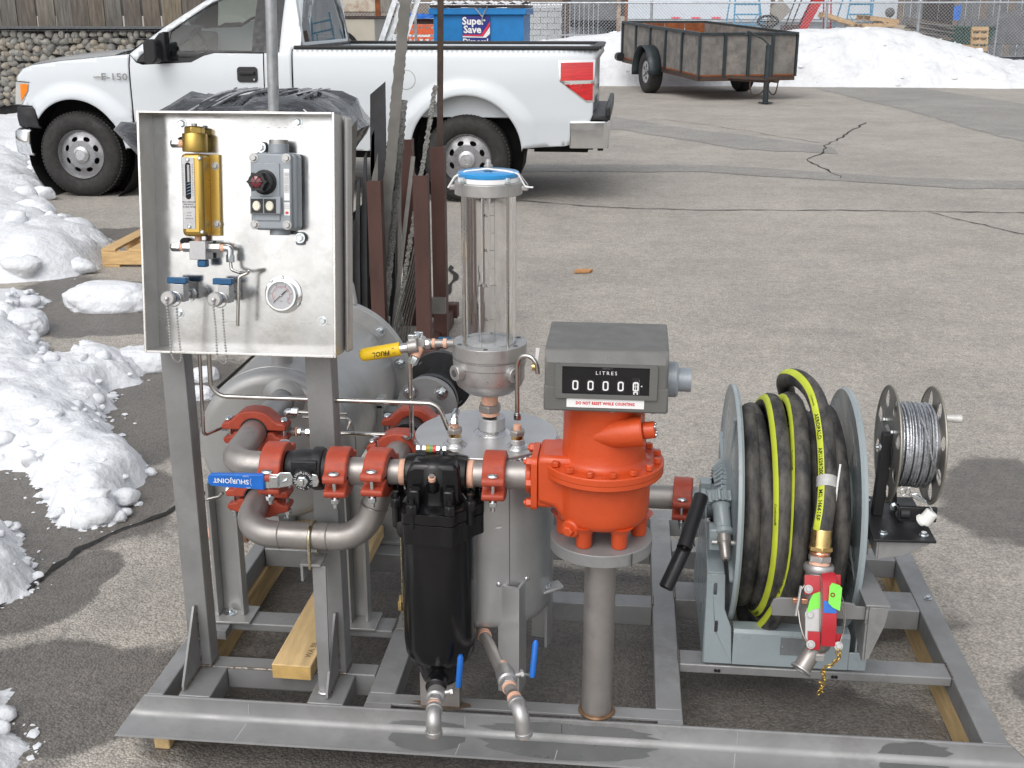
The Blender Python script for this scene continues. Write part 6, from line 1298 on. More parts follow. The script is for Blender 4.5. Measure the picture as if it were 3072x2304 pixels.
# ball valve
def ball_valve():
    t = thing('ball_valve', 'black ball valve with a long blue lever', 'ball valve', (-.67, 2.27, .715)); C0 = Vector((-.722, 2.272, .718)); X = Vector((1, 0, 0))
    ob('body', MB().lathe([(.031, 0), (.036, .004), (.038, .02), (.041, .03), (.041, .058), (.046, .060), (.0475, .064), (.0475, .078), (.045, .082), (.040, .084), (.038, .094)], C0, X, 44), K['black_cast'], t)
    ob('stem_boss', MB().cyl((-.672, 2.235, .718), (-.672, 2.205, .718), .022, n=28).box(-.700, -.644, 2.222, 2.236, .730, .752), K['black_cast'], t, bevel=.002)
    y = 2.196
    d = ob('name_ring', MB().lathe([(.0230, 0), (.0225, .003)], (-.668, 2.204, .718), (0, -1, 0), 36), K['black'], t)
    for k, ch in enumerate('SHURJOINT*U.S.TM*2005'):
        a = R_(150 - k * 17.1); lettering(ch, .0072, (-.668 + .0178 * math.cos(a), 2.2005, .718 + .0178 * math.sin(a)), (math.sin(a), 0, -math.cos(a)), (math.cos(a), 0, math.sin(a)), K['white'], d)
    ob('hex_nut', MB().lathe([(.0135, 0), (.0135, .008), (.0115, .010)], (-.668, 2.2005, .718), (0, -1, 0), 6), K['zinc'], t, bevel=.0008); ob('stem', MB().box(-.6725, -.6635, 2.1855, 2.1905, .7105, .7255), K['machined'], t, bevel=.002)
    pl = ob('lever_plate', MB().prism([(-.752, .697), (-.752, .730), (-.722, .731), (-.716, .735), (-.694, .736), (-.690, .727), (-.690, .709), (-.700, .704), (-.722, .699)], (0, 2.2025, 0), (1, 0, 0), (0, 0, 1), (0, -.004, 0)).prism([(-.648, .704), (-.637, .706), (-.633, .718), (-.637, .732), (-.648, .734)], (0, 2.2025, 0), (1, 0, 0), (0, 0, 1), (0, -.003, 0)), K['zinc'], t, bevel=.0012)
    ob('lever_fold', MB().box(-.738, -.720, 2.190, 2.198, .704, .728).cyl((-.713, 2.197, .714), (-.701, 2.197, .720), .003, n=8), K['zinc'], pl, bevel=.001)
    g_ = ob('lever_grip', MB().prism([(-.750, .6965), (-.750, .7315), (-.866, .728), (-.8725, .723), (-.8735, .706), (-.868, .701)], (0, 2.204, 0), (1, 0, 0), (0, 0, 1), (0, -.012, 0)), K['blue'], t, bevel=.0025)
    lettering('SHURJOINT', .0150, (-.822, 2.1915, .7145), (-1, 0, .02), (0, 0, -1), K['white'], g_, bold=.01); lettering('®', .005, (-.8535, 2.1915, .7165), (-1, 0, 0), (0, 0, -1), K['white'], g_)
    lettering('OPEN', .0038, (-.785, 2.1915, .7005), (-1, 0, 0), (0, 0, -1), K['white'], g_); lettering('CLOSED', .0038, (-.789, 2.1915, .7265), (-1, 0, 0), (0, 0, -1), K['white'], g_)
    ob('arrow', MB().tube([(-.772 - .0 + .004 * math.cos(a) - .004, 2.1913, .7135 + .0085 * math.sin(a)) for a in [R_(q) for q in range(110, 251, 14)]], .0004, 4), K['white'], g_)
ball_valve()
# check valve behind
def check_valve():
    t = thing('check_valve', 'black flanged check valve behind the black filter', 'check valve', (-.51, 3.0, .68)); A = Vector((-.512, 2.47, .688)); F_ = Vector((-.512, 2.62, .690))
    tag(ob('pipe_spool', MB().cyl(A, F_, .0300, n=32).ring((-.512, 2.55, .69), (-.512, 2.60, .69), .036, .03), K['black_cast']), 'short dark pipe between the two couplings behind the filter', 'pipe')
    s = thing('flange_spool', 'grey pipe flange bolted to the black check valve', 'pipe flange', (-.51, 2.8, .69)); ob('spool', MB().cyl(F_, (-.508, 2.82, .680), .0300, n=32), K['pipe'], s); ob('flange', MB().cyl((-.510, 2.80, .682), (-.508, 2.825, .680), .078, n=48), K['steel'], s, bevel=.001)
    for k in range(4):
        a = R_(45 + 90 * k); inst('bolt', BZL, (-.510 + .058 * math.cos(a), 2.80, .682 + .058 * math.sin(a)), s, rot_to((0, -1, 0)), (1.3, 1.3, 1.3))
    ob('wafer_ring', MB().cyl((-.508, 2.829, .680), (-.507, 2.850, .680), .070, n=48), K['machined'], t); ob('body', MB().lathe([(.072, 0), (.072, .02), (.045, .03), (.042, .14), (.05, .16), (.088, .165), (.088, .185), (.03, .186)], (-.507, 2.852, .680), (0, 1, 0), 48), K['black_cast'], t)
    for k in range(4):
        a = R_(45 + 90 * k); ob('bolt_hole', MB().cyl((-.507 + .070 * math.cos(a), 3.0155, .680 + .070 * math.sin(a)), (-.507 + .070 * math.cos(a), 3.0165, .680 + .070 * math.sin(a)), .010, n=16), mat('bolt hole %d' % k, (.18, .17, .155), .8, 0, 0), t)
    ob('sample_rod', MB().cyl((-.535, 2.36, .62), (-.543, 2.36, .755), .0030, n=10).lathe([(.006, 0), (.006, .008)], (-.543, 2.36, .755), (0, 0, 1), 6), K['zinc'], t)
check_valve()
# ============================================================ filter
def filt():
    t = thing('filter_housing', 'tall gloss black filter housing with threaded pipe ports', 'filter', (-.392, 2.26, .2)); B = K['black_gl']; cx, cy = -.392, 2.262
    ob('bowl', MB().lathe([(.02, .272), (.052, .275), (.068, .284), (.077, .300), (.080, .33), (.080, .55), (.080, .628)], (cx, cy, 0), (0, 0, 1), 56), B, t, smooth=50)
    def wavy(r, z0, z1, nm):
        P = []
        for k in range(96):
            a = 2 * PI * k / 96; P.append(((r + .012 * max(0, math.cos(6 * a + .5)) ** 2) * math.cos(a), (r + .012 * max(0, math.cos(6 * a + .5)) ** 2) * math.sin(a)))
        ob(nm, MB().prism(P, (cx, cy, z0), (1, 0, 0), (0, 1, 0), (0, 0, z1 - z0)), B, t, bevel=.002)
    wavy(.090, .592, .637, 'bowl_flange'); wavy(.091, .6395, .662, 'head_flange')
    ob('head', MB().lathe([(.083, .662), (.074, .666), (.056, .670), (.051, .69), (.050, .748), (.040, .762), (.005, .766)], (cx, cy, 0), (0, 0, 1), 48), B, t, smooth=50)
    ob('head_block', MB().prism([(-.060, .664), (.060, .664), (.054, .752), (.040, .760), (-.040, .760), (-.054, .752)], (cx, cy - .046, 0), (1, 0, 0), (0, 0, 1), (0, .085, 0)), B, t, bevel=.012, seg=3)
    ob('port_body', MB().lathe([(.036, -.067), (.040, -.064), (.044, -.04), (.045, 0), (.044, .04), (.040, .064), (.036, .067)], (cx, 2.272, .718), (1, 0, 0), 40), B, t)
    for s in (-1, 1): ob('rib', MB().prism([(0, .662), (.082, .662), (.030, .715), (0, .715)], (cx + .004 * s, cy, 0), (s * .9, -.43, 0), (0, 0, 1), (.006, 0, 0)), B, t, bevel=.002)
    lg = [(-.040, -.082), (.040, -.082), (-.080, -.050), (.078, -.050), (-.09, .03), (.09, .03)]
    for x, y in lg:
        b = ob('clamp_bolt', MB().cyl((cx + x, cy + y, .628), (cx + x, cy + y, .697), .0060, n=14), B, t); ob('nut', MB().lathe([(.013, .663), (.013, .680), (.010, .684)], (cx + x, cy + y, 0), (0, 0, 1), 6), B, b, bevel=.001)
    for s in (-1, 1): ob('lug', MB().box(cx + .036 * s - .011, cx + .036 * s + .011, cy - .078, cy - .050, .663, .712), B, t, bevel=.004)
    ob('vent_boss', MB().lathe([(.005, 0), (.013, .008), (.0145, .020), (.0115, .030), (.0115, .034)], (cx, cy - .046, .696), (0, -.35, 1), 24), B, t); ob('vent_plug', MB().cyl((cx, cy - .058, .729), (cx, cy - .061, .737), .0078, n=18), K['tape'], t); ob('vent_tip', MB().cyl((cx, cy - .061, .737), (cx, cy - .0625, .742), .0055, n=12), K['pipe'], t)
    ob('foot', MB().lathe([(.054, .285), (.050, .250), (.042, .225), (.030, .215)], (cx, cy, 0), (0, 0, 1), 40), B, t); ob('drain_boss', MB().cyl((cx + .001, cy - .03, .246), (cx + .001, cy - .080, .243), .0235, n=32), B, t, bevel=.003); ob('drain_cap', MB().cyl((cx + .001, cy - .0805, .243), (cx + .001, cy - .083, .243), .0195, n=32), K['black'], t, bevel=.001)
    ob('stand', MB().prism([(-.045, .0), (-.045, .05), (-.0415, .05), (-.0415, .0035), (.0415, .0035), (.0415, .05), (.045, .05), (.045, 0)], (cx - .004, 2.262, .146), (1, 0, 0), (0, 1, 0), (0, 0, .085)), K['pipe'], t)
    ob('floor_stain', MB().add([(cx + .066 * math.cos(k * PI / 10) * (1 + .2 * math.sin(3 * k)), 2.27 + .02 * math.sin(k * PI / 10), .1457) for k in range(20)], [tuple(range(20))]), mat('brown floor stain', (.14, .10, .07), .5, .3, .3, 20), t, smooth=0)
filt()
def glevel():
    t = thing('filter_indicator', 'small differential indicator with a green and red tube on top of the filter', 'indicator', (-.4, 2.27, .77)); x0, x1, z = -.436, -.371, .773
    ob('base', MB().box(x0 - .001, x1 + .002, 2.262, 2.284, .758, .7645), K['black'], t, bevel=.001)
    for x in (x0, x0 + .013, x1 - .022, x1 - .008): ob('clamp', MB().lathe([(.0095, 0), (.0095, .008)], (x, 2.272, z), (1, 0, 0), 6), K['zinc'], t, bevel=.0008)
    c = (.15, .30, .08); a = x0 + .021; b = x1 - .022; n = (b - a) / 3
    for i, cc in enumerate(((.38, .30, .04), (.12, .32, .12), (.60, .06, .05))): ob('band', MB().cyl((a + n * i, 2.272, z), (a + n * (i + 1), 2.272, z), .0078, n=16), mat('indicator colour %d' % i, cc, .3, 0, .3, 60), t)
glevel()
def drain(name, lab, path, handle, vpos, vdir, end, tap):
    t = thing(name, lab, 'drain valve', vpos); P = K['machined']
    ob('pipe', MB().tube(path, .0135, 20), K['pipe'], t)
    for q in tap: ob('thread_tape', MB().cyl(Vector(q) - Vector(vdir) * .006, Vector(q) + Vector(vdir) * .006, .0158, n=20), K['tape'], t)
    v = Vector(vpos); d = Vector(vdir)
    ob('valve_body', MB().lathe([(.0165, -.034), (.018, -.030), (.018, -.020), (.021, -.014), (.021, .014), (.018, .018)], v, d, 28).lathe([(.0185, .018), (.0185, .034)], v, d, 6), P, t, bevel=.0008)
    ux = Vector(handle[0]); hs = v + ux * .020
    ob('valve_stem', MB().cyl(hs, hs + ux * .016, .0065, n=16).lathe([(.0095, .012), (.0095, .018)], hs, ux, 6), P, t); a = hs + ux * .016; b = Vector(handle[1]); c = Vector(handle[2])
    ob('lever', MB().tube(fillet([a, a.lerp(b, .5), b, b.lerp(c, .4)], .01), .0038, 8, flat=.6), K['zinc'], t); ob('lever_grip', MB().tube([b.lerp(c, -.05), b.lerp(c, .1), b.lerp(c, .9), c], .0068, 14, rs=[.0055, .0068, .0068, .004]), K['blue'], t)
    ob('elbow', MB().tube(fillet(end, .022, 10), .0165, 24), P, t, smooth=60); e = Vector(end[-1]); ed = (e - Vector(end[-2])).normalized(); ob('elbow_collar', MB().cyl(e - ed * .010, e, .0185, n=24), P, t, bevel=.001)
    s0 = Vector(end[0]); sd = (Vector(end[1]) - s0).normalized(); ob('elbow_collar', MB().cyl(s0, s0 + sd * .010, .0185, n=24), P, t, bevel=.001); ob('plug', MB().cyl(e, e + ed * .003, .014, n=20), K['tape'], t)
dv = Vector((.03, -1, -.06)).normalized()
drain('drain_valve', 'drain valve with a blue lever under the black filter', [(-.391, 2.215, .242), (-.389, 2.165, .236)], ((1, .1, .25), (-.338, 2.17, .262), (-.333, 2.175, .335)), (-.388, 2.172, .234), dv, [(-.3855, 2.130, .228), (-.382, 2.098, .226), (-.381, 2.094, .186)], [(-.391, 2.208, .240), (-.3865, 2.136, .228)])
dv2 = Vector((.30, -.95, -.04)).normalized()
drain('drain_valve', 'drain valve with a blue lever on the pipe from the aluminium tank', fillet([(-.312, 2.40, .345), (-.312, 2.345, .300), (-.285, 2.29, .295), (-.215, 2.12, .281)], .02), ((.95, .30, .12), (-.176, 2.165, .300), (-.171, 2.19, .372)), (-.2335, 2.174, .286), dv2, [(-.2045, 2.095, .278), (-.191, 2.062, .275), (-.184, 2.058, .222)], [(-.300, 2.325, .298), (-.248, 2.212, .286), (-.224, 2.142, .283), (-.208, 2.104, .279)])
# ============================================================ vertical aluminium tank
def vtank():
    t = thing('vertical_tank', 'upright aluminium tank with a welded flat lid behind the filter', 'tank', (-.313, 2.485, .2)); A = K['alum']; cx, cy = -.313, 2.485
    ob('shell', MB().lathe([(.11, .300), (.145, .306), (.155, .318), (.158, .334), (.158, .722)], (cx, cy, 0), (0, 0, 1), 80), A, t, smooth=60)
    ob('lid', MB().cyl((cx, cy, .7225), (cx, cy, .735), .164, n=80), A, t, bevel=.002)
    bead = []
    for k in range(220): a = 2 * PI * k / 220; r = .162 + .0016 * math.sin(k * 1.9) + .0012 * math.sin(k * .7); bead.append((cx + r * math.cos(a), cy + r * math.sin(a), .722 + .0012 * math.sin(k * 2.3)))
    ob('weld_bead', MB().tube(bead, .0065, 8, closed=True), K['weld'], t)
    def boss(x, y, r, h, nm):
        ob(nm, MB().cyl((x, y, .7355), (x, y, .7355 + h), r, n=28), A, t, bevel=.001); n = 40
        ob('boss_weld', MB().lathe([(r + .012, 0), (r + .008, .004), (r + .001, .009)], (x, y, .735), (0, 0, 1), 32, cap=False), K['weld'], t)
    boss(-.300, 2.49, .031, .038, 'center_boss'); boss(-.373, 2.40, .0165, .020, 'port_boss'); boss(-.232, 2.40, .0165, .020, 'port_boss')
    s = K['machined']
    for (x, y) in ((-.373, 2.40), (-.232, 2.40)): b = ob('bushing', MB().cyl((x, y, .756), (x, y, .764), .014, n=24), K['brass'], t); ob('bushing_nut', MB().lathe([(.018, .764), (.018, .774), (.015, .777)], (x, y, 0), (0, 0, 1), 6), K['pipe'], b, bevel=.001); ob('thread_tape', MB().cyl((x, y, .777), (x, y, .788), .009, n=18), K['tape'], b)
    ob('seam', MB().box(-.244, -.243, 2.3415, 2.345, .33, .72), K['steel_dk'], t)
    for a, zt in ((-60, .44), (35, .44), (160, .44)):
        a = R_(a); d = Vector((math.cos(a), math.sin(a), 0)); s_ = Vector((-d.y, d.x, 0)); v = Vector((cx, cy, 0)) + d * .186; u1 = (-d + s_ * .95).normalized(); u2 = (-d - s_ * .95).normalized()
        ob('leg', MB().prism([(0, 0), (.052, 0), (.052, .006), (.0066, .0066), (.006, .052), (0, .052)], v + Vector((0, 0, .146)), u1, u2, (0, 0, .275)), A, t); ob('leg_weld', MB().tube([v + u1 * .052 + Vector((0, 0, z)) for z in (.34, .39, .43)], .004, 6).tube([v + u2 * .052 + Vector((0, 0, z)) for z in (.34, .39, .43)], .004, 6).sphere(v + u1 * .050 + Vector((0, 0, .425)), .008, n=10, m=6).sphere(v + u2 * .050 + Vector((0, 0, .425)), .008, n=10, m=6), K['weld'], t)
    ob('foot_lug', MB().prism([(0, 0), (.10, .03), (.085, .06), (-.01, .05)], (-.225, 2.40, .345), (1, 0, .25), (0, 1, .1), (0, 0, .006)), A, t, bevel=.001); inst('bolt', BZ, (-.165, 2.435, .372), t)
    ob('bottom_port', MB().cyl((-.312, 2.40, .302), (-.312, 2.40, .34), .012, n=20), A, t); ob('name_scratch', MB().prism([(0, 0), (.012, .002), (.016, .007), (.004, .005)], (-.275, 2.330, .565), (1, -.1, 0), (0, 0, 1), (0, -.0006, 0)), K['white'], t)
vtank()
def sight_glass():
    t = thing('sight_glass', 'clear graduated measuring cylinder with a blue lid on the aluminium tank', 'measuring cylinder', (-.303, 2.475, .79)); cx, cy = -.303, 2.478; S = K['machined']
    ob('nipple', MB().cyl((cx, cy, .776), (cx, cy, .80), .0165, n=24), K['rubber'], t); ob('tape_ring', MB().cyl((cx, cy, .782), (cx, cy, .790), .0215, n=24), K['tape'], t); ob('union_nut', MB().lathe([(.027, .792), (.027, .806), (.024, .809)], (cx, cy, 0), (0, 0, 1), 6), K['pipe'], t, bevel=.001); ob('upper_nipple', MB().cyl((cx, cy, .809), (cx, cy, .838), .0190, n=24), K['tape'], t)
    ob('base', MB().lathe([(.03, .838), (.055, .842), (.074, .858), (.080, .875), (.080, .905), (.083, .907), (.083, .922)], (cx, cy, 0), (0, 0, 1), 64), S, t, smooth=40)
    ob('base_ring', MB().ring((cx, cy, .9225), (cx, cy, .9265), .0805, .05, 64), K['plateng'], t); ob('base_flange', MB().ring((cx, cy, .927), (cx, cy, .957), .084, .060, 64), S, t, bevel=.001)
    ob('inner_liner', MB().cyl((cx, cy, .935), (cx, cy, .9575), .0560, n=48), K['fluid'], t)
    for x, y in ((-.368, 2.415), (-.241, 2.413)):
        d = (Vector((x, y, 0)) - Vector((cx, cy, 0))).normalized(); b = ob('port_boss', MB().cyl(Vector((x, y, .925 - .0)) - d * .03 - Vector((0, 0, .025)), Vector((x, y, .900)) + d * .008, .0175, n=28), S, t, bevel=.0012); ob('port_plug', MB().lathe([(.0085, 0), (.008, .001)], Vector((x, y, .900)) + d * .0085, d, 20), K['steel_dk'], b)
    for k in range(6): a = R_(30 + 60 * k); ob('socket_screw', MB().cyl((cx + .072 * math.cos(a), cy + .072 * math.sin(a), .957), (cx + .072 * math.cos(a), cy + .072 * math.sin(a), .9585), .005, n=12), K['steel_dk'], t)
    ob('tube', MB().ring((cx, cy, .946), (cx, cy, 1.306), .0600, .0540, 64), K['glass'], t, smooth=40); ob('inner_tube', MB().ring((cx - .004, cy, .955), (cx - .004, cy, 1.085), .020, .018, 32).ring((cx - .006, cy, 1.09), (cx - .006, cy, 1.30), .010, .0085, 24), K['glass'], t)
    for x, y in ((-.0475, -.052), (.0475, -.052)): ob('tie_rod', MB().cyl((cx + x, cy + y, .945), (cx + x, cy + y, 1.322), .0031, n=12), K['tubing'], t); ob('rod_nut', MB().lathe([(.007, 1.3165), (.007, 1.324), (.004, 1.329)], (cx + x, cy + y, 0), (0, 0, 1), 6), K['zinc'], t)
    ob('top_ring', MB().ring((cx, cy, 1.288), (cx, cy, 1.315), .0735, .057, 64), S, t, bevel=.0015); ob('gasket_ring', MB().ring((cx, cy, 1.3155), (cx, cy, 1.325), .066, .054, 56), K['white'], t)
    ob('lid', MB().lathe([(.065, 1.3255), (.066, 1.328), (.066, 1.334), (.063, 1.336)], (cx, cy, 0), (0, 0, 1), 64), K['bluecap'], t); ob('lid_nut', MB().lathe([(.0105, 1.3375), (.0105, 1.348), (.007, 1.351), (.0062, 1.358), (.003, 1.362)], (cx, cy, 0), (0, 0, 1), 6), K['machined'], t, bevel=.0006)
    bl = [(-.085, -.02, 1.302), (-.070, -.022, 1.326), (-.045, -.020, 1.338), (0, -.010, 1.342), (.045, -.020, 1.338), (.066, -.022, 1.334), (.082, -.020, 1.306), (.098, -.018, 1.305)]
    ob('bail_wire', MB().tube(fillet([(cx + a, cy + b, z) for a, b, z in bl], .006, 4), .0019, 8), K['white'], t); bl2 = [(-.085, .02, 1.302), (-.066, .02, 1.332), (0, .010, 1.340), (.06, .02, 1.334), (.083, .02, 1.305)]; ob('bail_wire', MB().tube(fillet([(cx + a, cy + b, z) for a, b, z in bl2], .006, 4), .0019, 8), K['machined'], t)
    for s in (-1, 1): ob('latch', MB().box(cx + s * .072 - .012, cx + s * .072 + .014, cy - .012, cy + .012, 1.296, 1.306), K['machined'], t, bevel=.002)
    yf = cy - .0606; ink = K['ink']; sc_ = MB().box(-.2835, -.2831, yf + .0015, yf + .002, .962, 1.294).box(-.3135, -.3132, yf + .0005, yf + .001, .945, 1.12).box(-.3135, -.2835, yf + .001, yf + .0015, .9445, .9449)
    for z in (1.291, 1.250, 1.175, 1.098, 1.022): sc_.box(-.294, -.2835, yf + .0012, yf + .0016, z - .0004, z + .0004)
    for z in (1.2125, 1.1365, 1.060): sc_.box(-.290, -.2835, yf + .0012, yf + .0016, z - .0003, z + .0003)
    s1 = ob('scale', sc_, ink, t, smooth=0)
    for s, z in (('4,5L', 1.291), ('4L', 1.250), ('3L', 1.175), ('2L', 1.098), ('1L', 1.022)): lettering(s, .0098, (-.3025, yf + .0008, z), (1, 0, 0), (0, 0, 1), ink, s1, bold=.012)
    lettering('Litre pound', .0048, (-.298, yf + .0008, 1.2765), (1, 0, 0), (0, 0, 1), K['greyink'], s1); lettering('Kalibro edition', .0048, (-.298, yf + .0008, 1.2700), (1, 0, 0), (0, 0, 1), K['greyink'], s1)
    ob('blue_tag', MB().box(-.412, -.385, 2.435, 2.438, .962, .975), K['bluedk'], t, bevel=.0005); ob('rear_lever', MB().prism([(0, 0), (.006, 0), (.010, .035), (.002, .035)], (-.198, 2.45, .915), (1, 0, 0), (0, 0, 1), (0, .008, 0)), K['white'], t); ob('rear_fitting', MB().cyl((-.205, 2.46, .905), (-.190, 2.46, .905), .009, n=16), K['brass'], t)
sight_glass()
def friol():
    t = thing('spring_lever_valve', 'yellow-gripped spring lever valve left of the measuring cylinder', 'valve', (-.45, 2.43, .97)); a = Vector((-.582, 2.40, .938)); b = Vector((-.492, 2.405, .9545))
    d = (b - a).normalized(); ux, uy = frame(d)
    gp = ob('grip', MB().tube([a, a + d * .004, a + d * .010, b], .0145, 20, rs=[.008, .0125, .0145, .0150]), K['yellow'], t, smooth=60)
    ob('neck', MB().cyl(b, b + d * .022, .0105, n=24), K['chrome'], t); ob('sleeve', MB().cyl(b + d * .017, b + d * .040, .0145, n=28), K['pipe'], t, bevel=.002)
    o = a.lerp(b, .55) + Vector((0, -.0153, .001)); X = Vector((-1, 0, -.17)).normalized(); Z_ = Vector((0, .05, -1)).normalized()
    lettering('FRIOL', .0150, o + Vector((0, 0, -.001)), X, Z_, K['ink'], gp, bold=.02); lettering('OFF', .0042, a.lerp(b, .87) + Vector((0, -.0155, -.003)), X, Z_, K['ink'], gp); lettering('ON', .0042, a.lerp(b, .85) + Vector((0, -.0152, .008)), X, Z_, K['ink'], gp)
    c = Vector((-.450, 2.425, .962)); S = K['machined']
    ob('valve_body', MB().cyl(c - Vector((.012, 0, 0)), c + Vector((.022, 0, .0)), .0105, n=20).cyl(c + Vector((0, -.014, .004)), c + Vector((0, .014, .004)), .012, n=20).lathe([(.012, 0), (.012, .010)], c + Vector((.010, 0, 0)), (1, 0, 0), 6), S, t, bevel=.001)
    ob('linkage', MB().box(-.476, -.452, 2.412, 2.420, .965, .984).cyl((-.457, 2.405, .982), (-.457, 2.435, .982), .0055, n=12).box(-.466, -.446, 2.432, 2.437, .950, .986), K['zinc'], t, bevel=.001)
    ob('lower_port', MB().cyl(c + Vector((-.002, -.006, -.008)), c + Vector((-.010, -.018, -.026)), .0105, n=18), K['tape'], t); ob('compression_nut', MB().lathe([(.011, 0), (.011, .014), (.008, .018)], c + Vector((-.010, -.018, -.026)), (-.4, -.3, -.86), 6), K['zinc'], t)
    ob('thread_tape', MB().cyl((-.424, 2.428, .963), (-.418, 2.428, .963), .0105, n=18).cyl((-.400, 2.43, .963), (-.392, 2.43, .963), .0108, n=18), K['tape'], t); ob('nipple', MB().cyl((-.43, 2.427, .963), (-.378, 2.432, .963), .0090, n=20), K['pipe'], t)
friol()
def tube_thing(lab, pts, r=.0048, rad=.022, cat='steel tube'):
    t = thing('steel_tube', lab, cat, pts[0], 'bent stainless tubes between the panel and the tanks'); ob('tube', MB().tube(fillet(pts, rad, 8), r, 14), K['tubing'], t, smooth=60); return t
tube_thing('long bent steel tube from the panel bottom across to the aluminium tank lid', [(-.927, 2.40, .965), (-.930, 2.40, .832), (-.41, 2.40, .831), (-.385, 2.395, .768), (-.379, 2.396, .780)], .0055, .035)
tube_thing('straight steel tube dropping from the panel to the upper left fitting', [(-.948, 2.40, .965), (-.956, 2.40, .735), (-.935, 2.45, .735), (-.930, 2.50, .728)], .0042, .012)
tube_thing('U-shaped steel tube from the tee fitting up to the yellow-gripped valve', [(-.735, 2.49, .7175), (-.52, 2.47, .727), (-.474, 2.42, .735), (-.473, 2.41, .925), (-.461, 2.405, .937)], .0052, .025)
tube_thing('short thin steel tube ending in a hook right of the panel post', [(-.75, 2.50, .752), (-.640, 2.48, .760), (-.628, 2.47, .758), (-.634, 2.465, .738)], .0038, .008)
tube_thing('thin steel tube from the lower left fitting out past the panel post', [(-.945, 2.46, .567), (-.955, 2.46, .556), (-.985, 2.46, .548), (-1.10, 2.55, .52)], .0042, .012)
tt = tube_thing('cane-shaped steel vent tube rising from the aluminium tank lid', [(-.232, 2.40, .800), (-.233, 2.40, .925), (-.226, 2.395, .948), (-.203, 2.39, .952), (-.188, 2.385, .935), (-.186, 2.385, .913)], .0052, .022)
ob('nut', MB().lathe([(.0095, 0), (.0095, .013)], (-.232, 2.40, .800), (0, 0, 1), 6).lathe([(.0085, .016), (.0085, .026)], (-.232, 2.40, .79), (0, 0, 1), 6), K['zinc'], tt, bevel=.0008)
t = thing('elbow_fitting', 'zinc plated elbow fitting on the left lid port of the aluminium tank', 'pipe fitting', (-.373, 2.4, .79)); ob('elbow', MB().tube(fillet([(-.373, 2.40, .786), (-.373, 2.40, .803), (-.372, 2.425, .806)], .008), .0080, 14).lathe([(.0095, .0), (.0095, .012)], (-.373, 2.40, .786), (0, 0, 1), 6).lathe([(.0092, 0), (.0092, .012)], (-.372, 2.388, .800), (0, -.5, -.8), 6), K['zinc'], t)
def fit_row(name, lab, x0, y, z, segs, up=None):
    t = thing(name, lab, 'pipe fitting', (x0, y, z))
    x = x0
    for k, (ln, r, m, n) in enumerate(segs):
        ob(('thread_tape' if m == 'tape' else 'nut' if n == 6 else 'nipple'), MB().lathe([(r, 0), (r, ln - .0008)], (x, y, z), (1, 0, 0), n), K[m], t, bevel=.0006); x += ln
    return t
t = fit_row('tube_fitting', 'small tube fitting with peach tape left of the upper tank coupling', -.945, 2.49, .7225, [(.014, .0085, 'zinc', 6), (.010, .0075, 'machined', 20), (.006, .010, 'tape', 18), (.032, .0095, 'pipe', 18), (.006, .010, 'tape', 18), (.010, .009, 'pipe', 18)])
t = fit_row('tube_fitting', 'small tube fitting with peach tape left of the lower tank coupling', -.935, 2.46, .575, [(.012, .0085, 'zinc', 6), (.010, .0075, 'machined', 20), (.006, .010, 'tape', 18), (.030, .0095, 'pipe', 18), (.006, .010, 'tape', 18), (.010, .009, 'pipe', 18)])
t = fit_row('tee_fitting', 'small tee fitting with a vertical branch right of the upper tank coupling', -.812, 2.49, .7185, [(.006, .010, 'tape', 18), (.040, .0105, 'pipe', 20), (.006, .0115, 'tape', 18), (.008, .010, 'zinc', 6), (.010, .0075, 'machined', 18), (.012, .0095, 'zinc', 6)])
ob('branch', MB().cyl((-.786, 2.49, .7185), (-.786, 2.49, .742), .0100, n=20), K['pipe'], t); ob('thread_tape', MB().cyl((-.786, 2.49, .7425), (-.786, 2.49, .7475), .0105, n=18), K['tape'], t); ob('elbow', MB().tube(fillet([(-.786, 2.49, .748), (-.786, 2.49, .768), (-.766, 2.49, .768)], .008), .0085, 14).lathe([(.0098, 0), (.0098, .014)], (-.772, 2.49, .768), (1, 0, 0), 6), K['zinc'], t)
ob('thin_tube', MB().cyl((-.758, 2.49, .768), (-.64, 2.485, .768), .0034, n=10), K['tubing'], t)
t = thing('guide_rod', 'thin yellowish rods with a brass fitting at the left edge of the filter', 'rod', (-.485, 2.33, .4)); ob('rod', MB().cyl((-.486, 2.32, .30), (-.486, 2.32, .62), .0035, n=10).cyl((-.478, 2.33, .28), (-.478, 2.33, .62), .0028, n=10), K['cadm'], t); ob('fitting', MB().lathe([(.010, 0), (.010, .02), (.007, .024), (.007, .034)], (-.490, 2.325, .355), (0, 0, 1), 6), K['brass'], t)
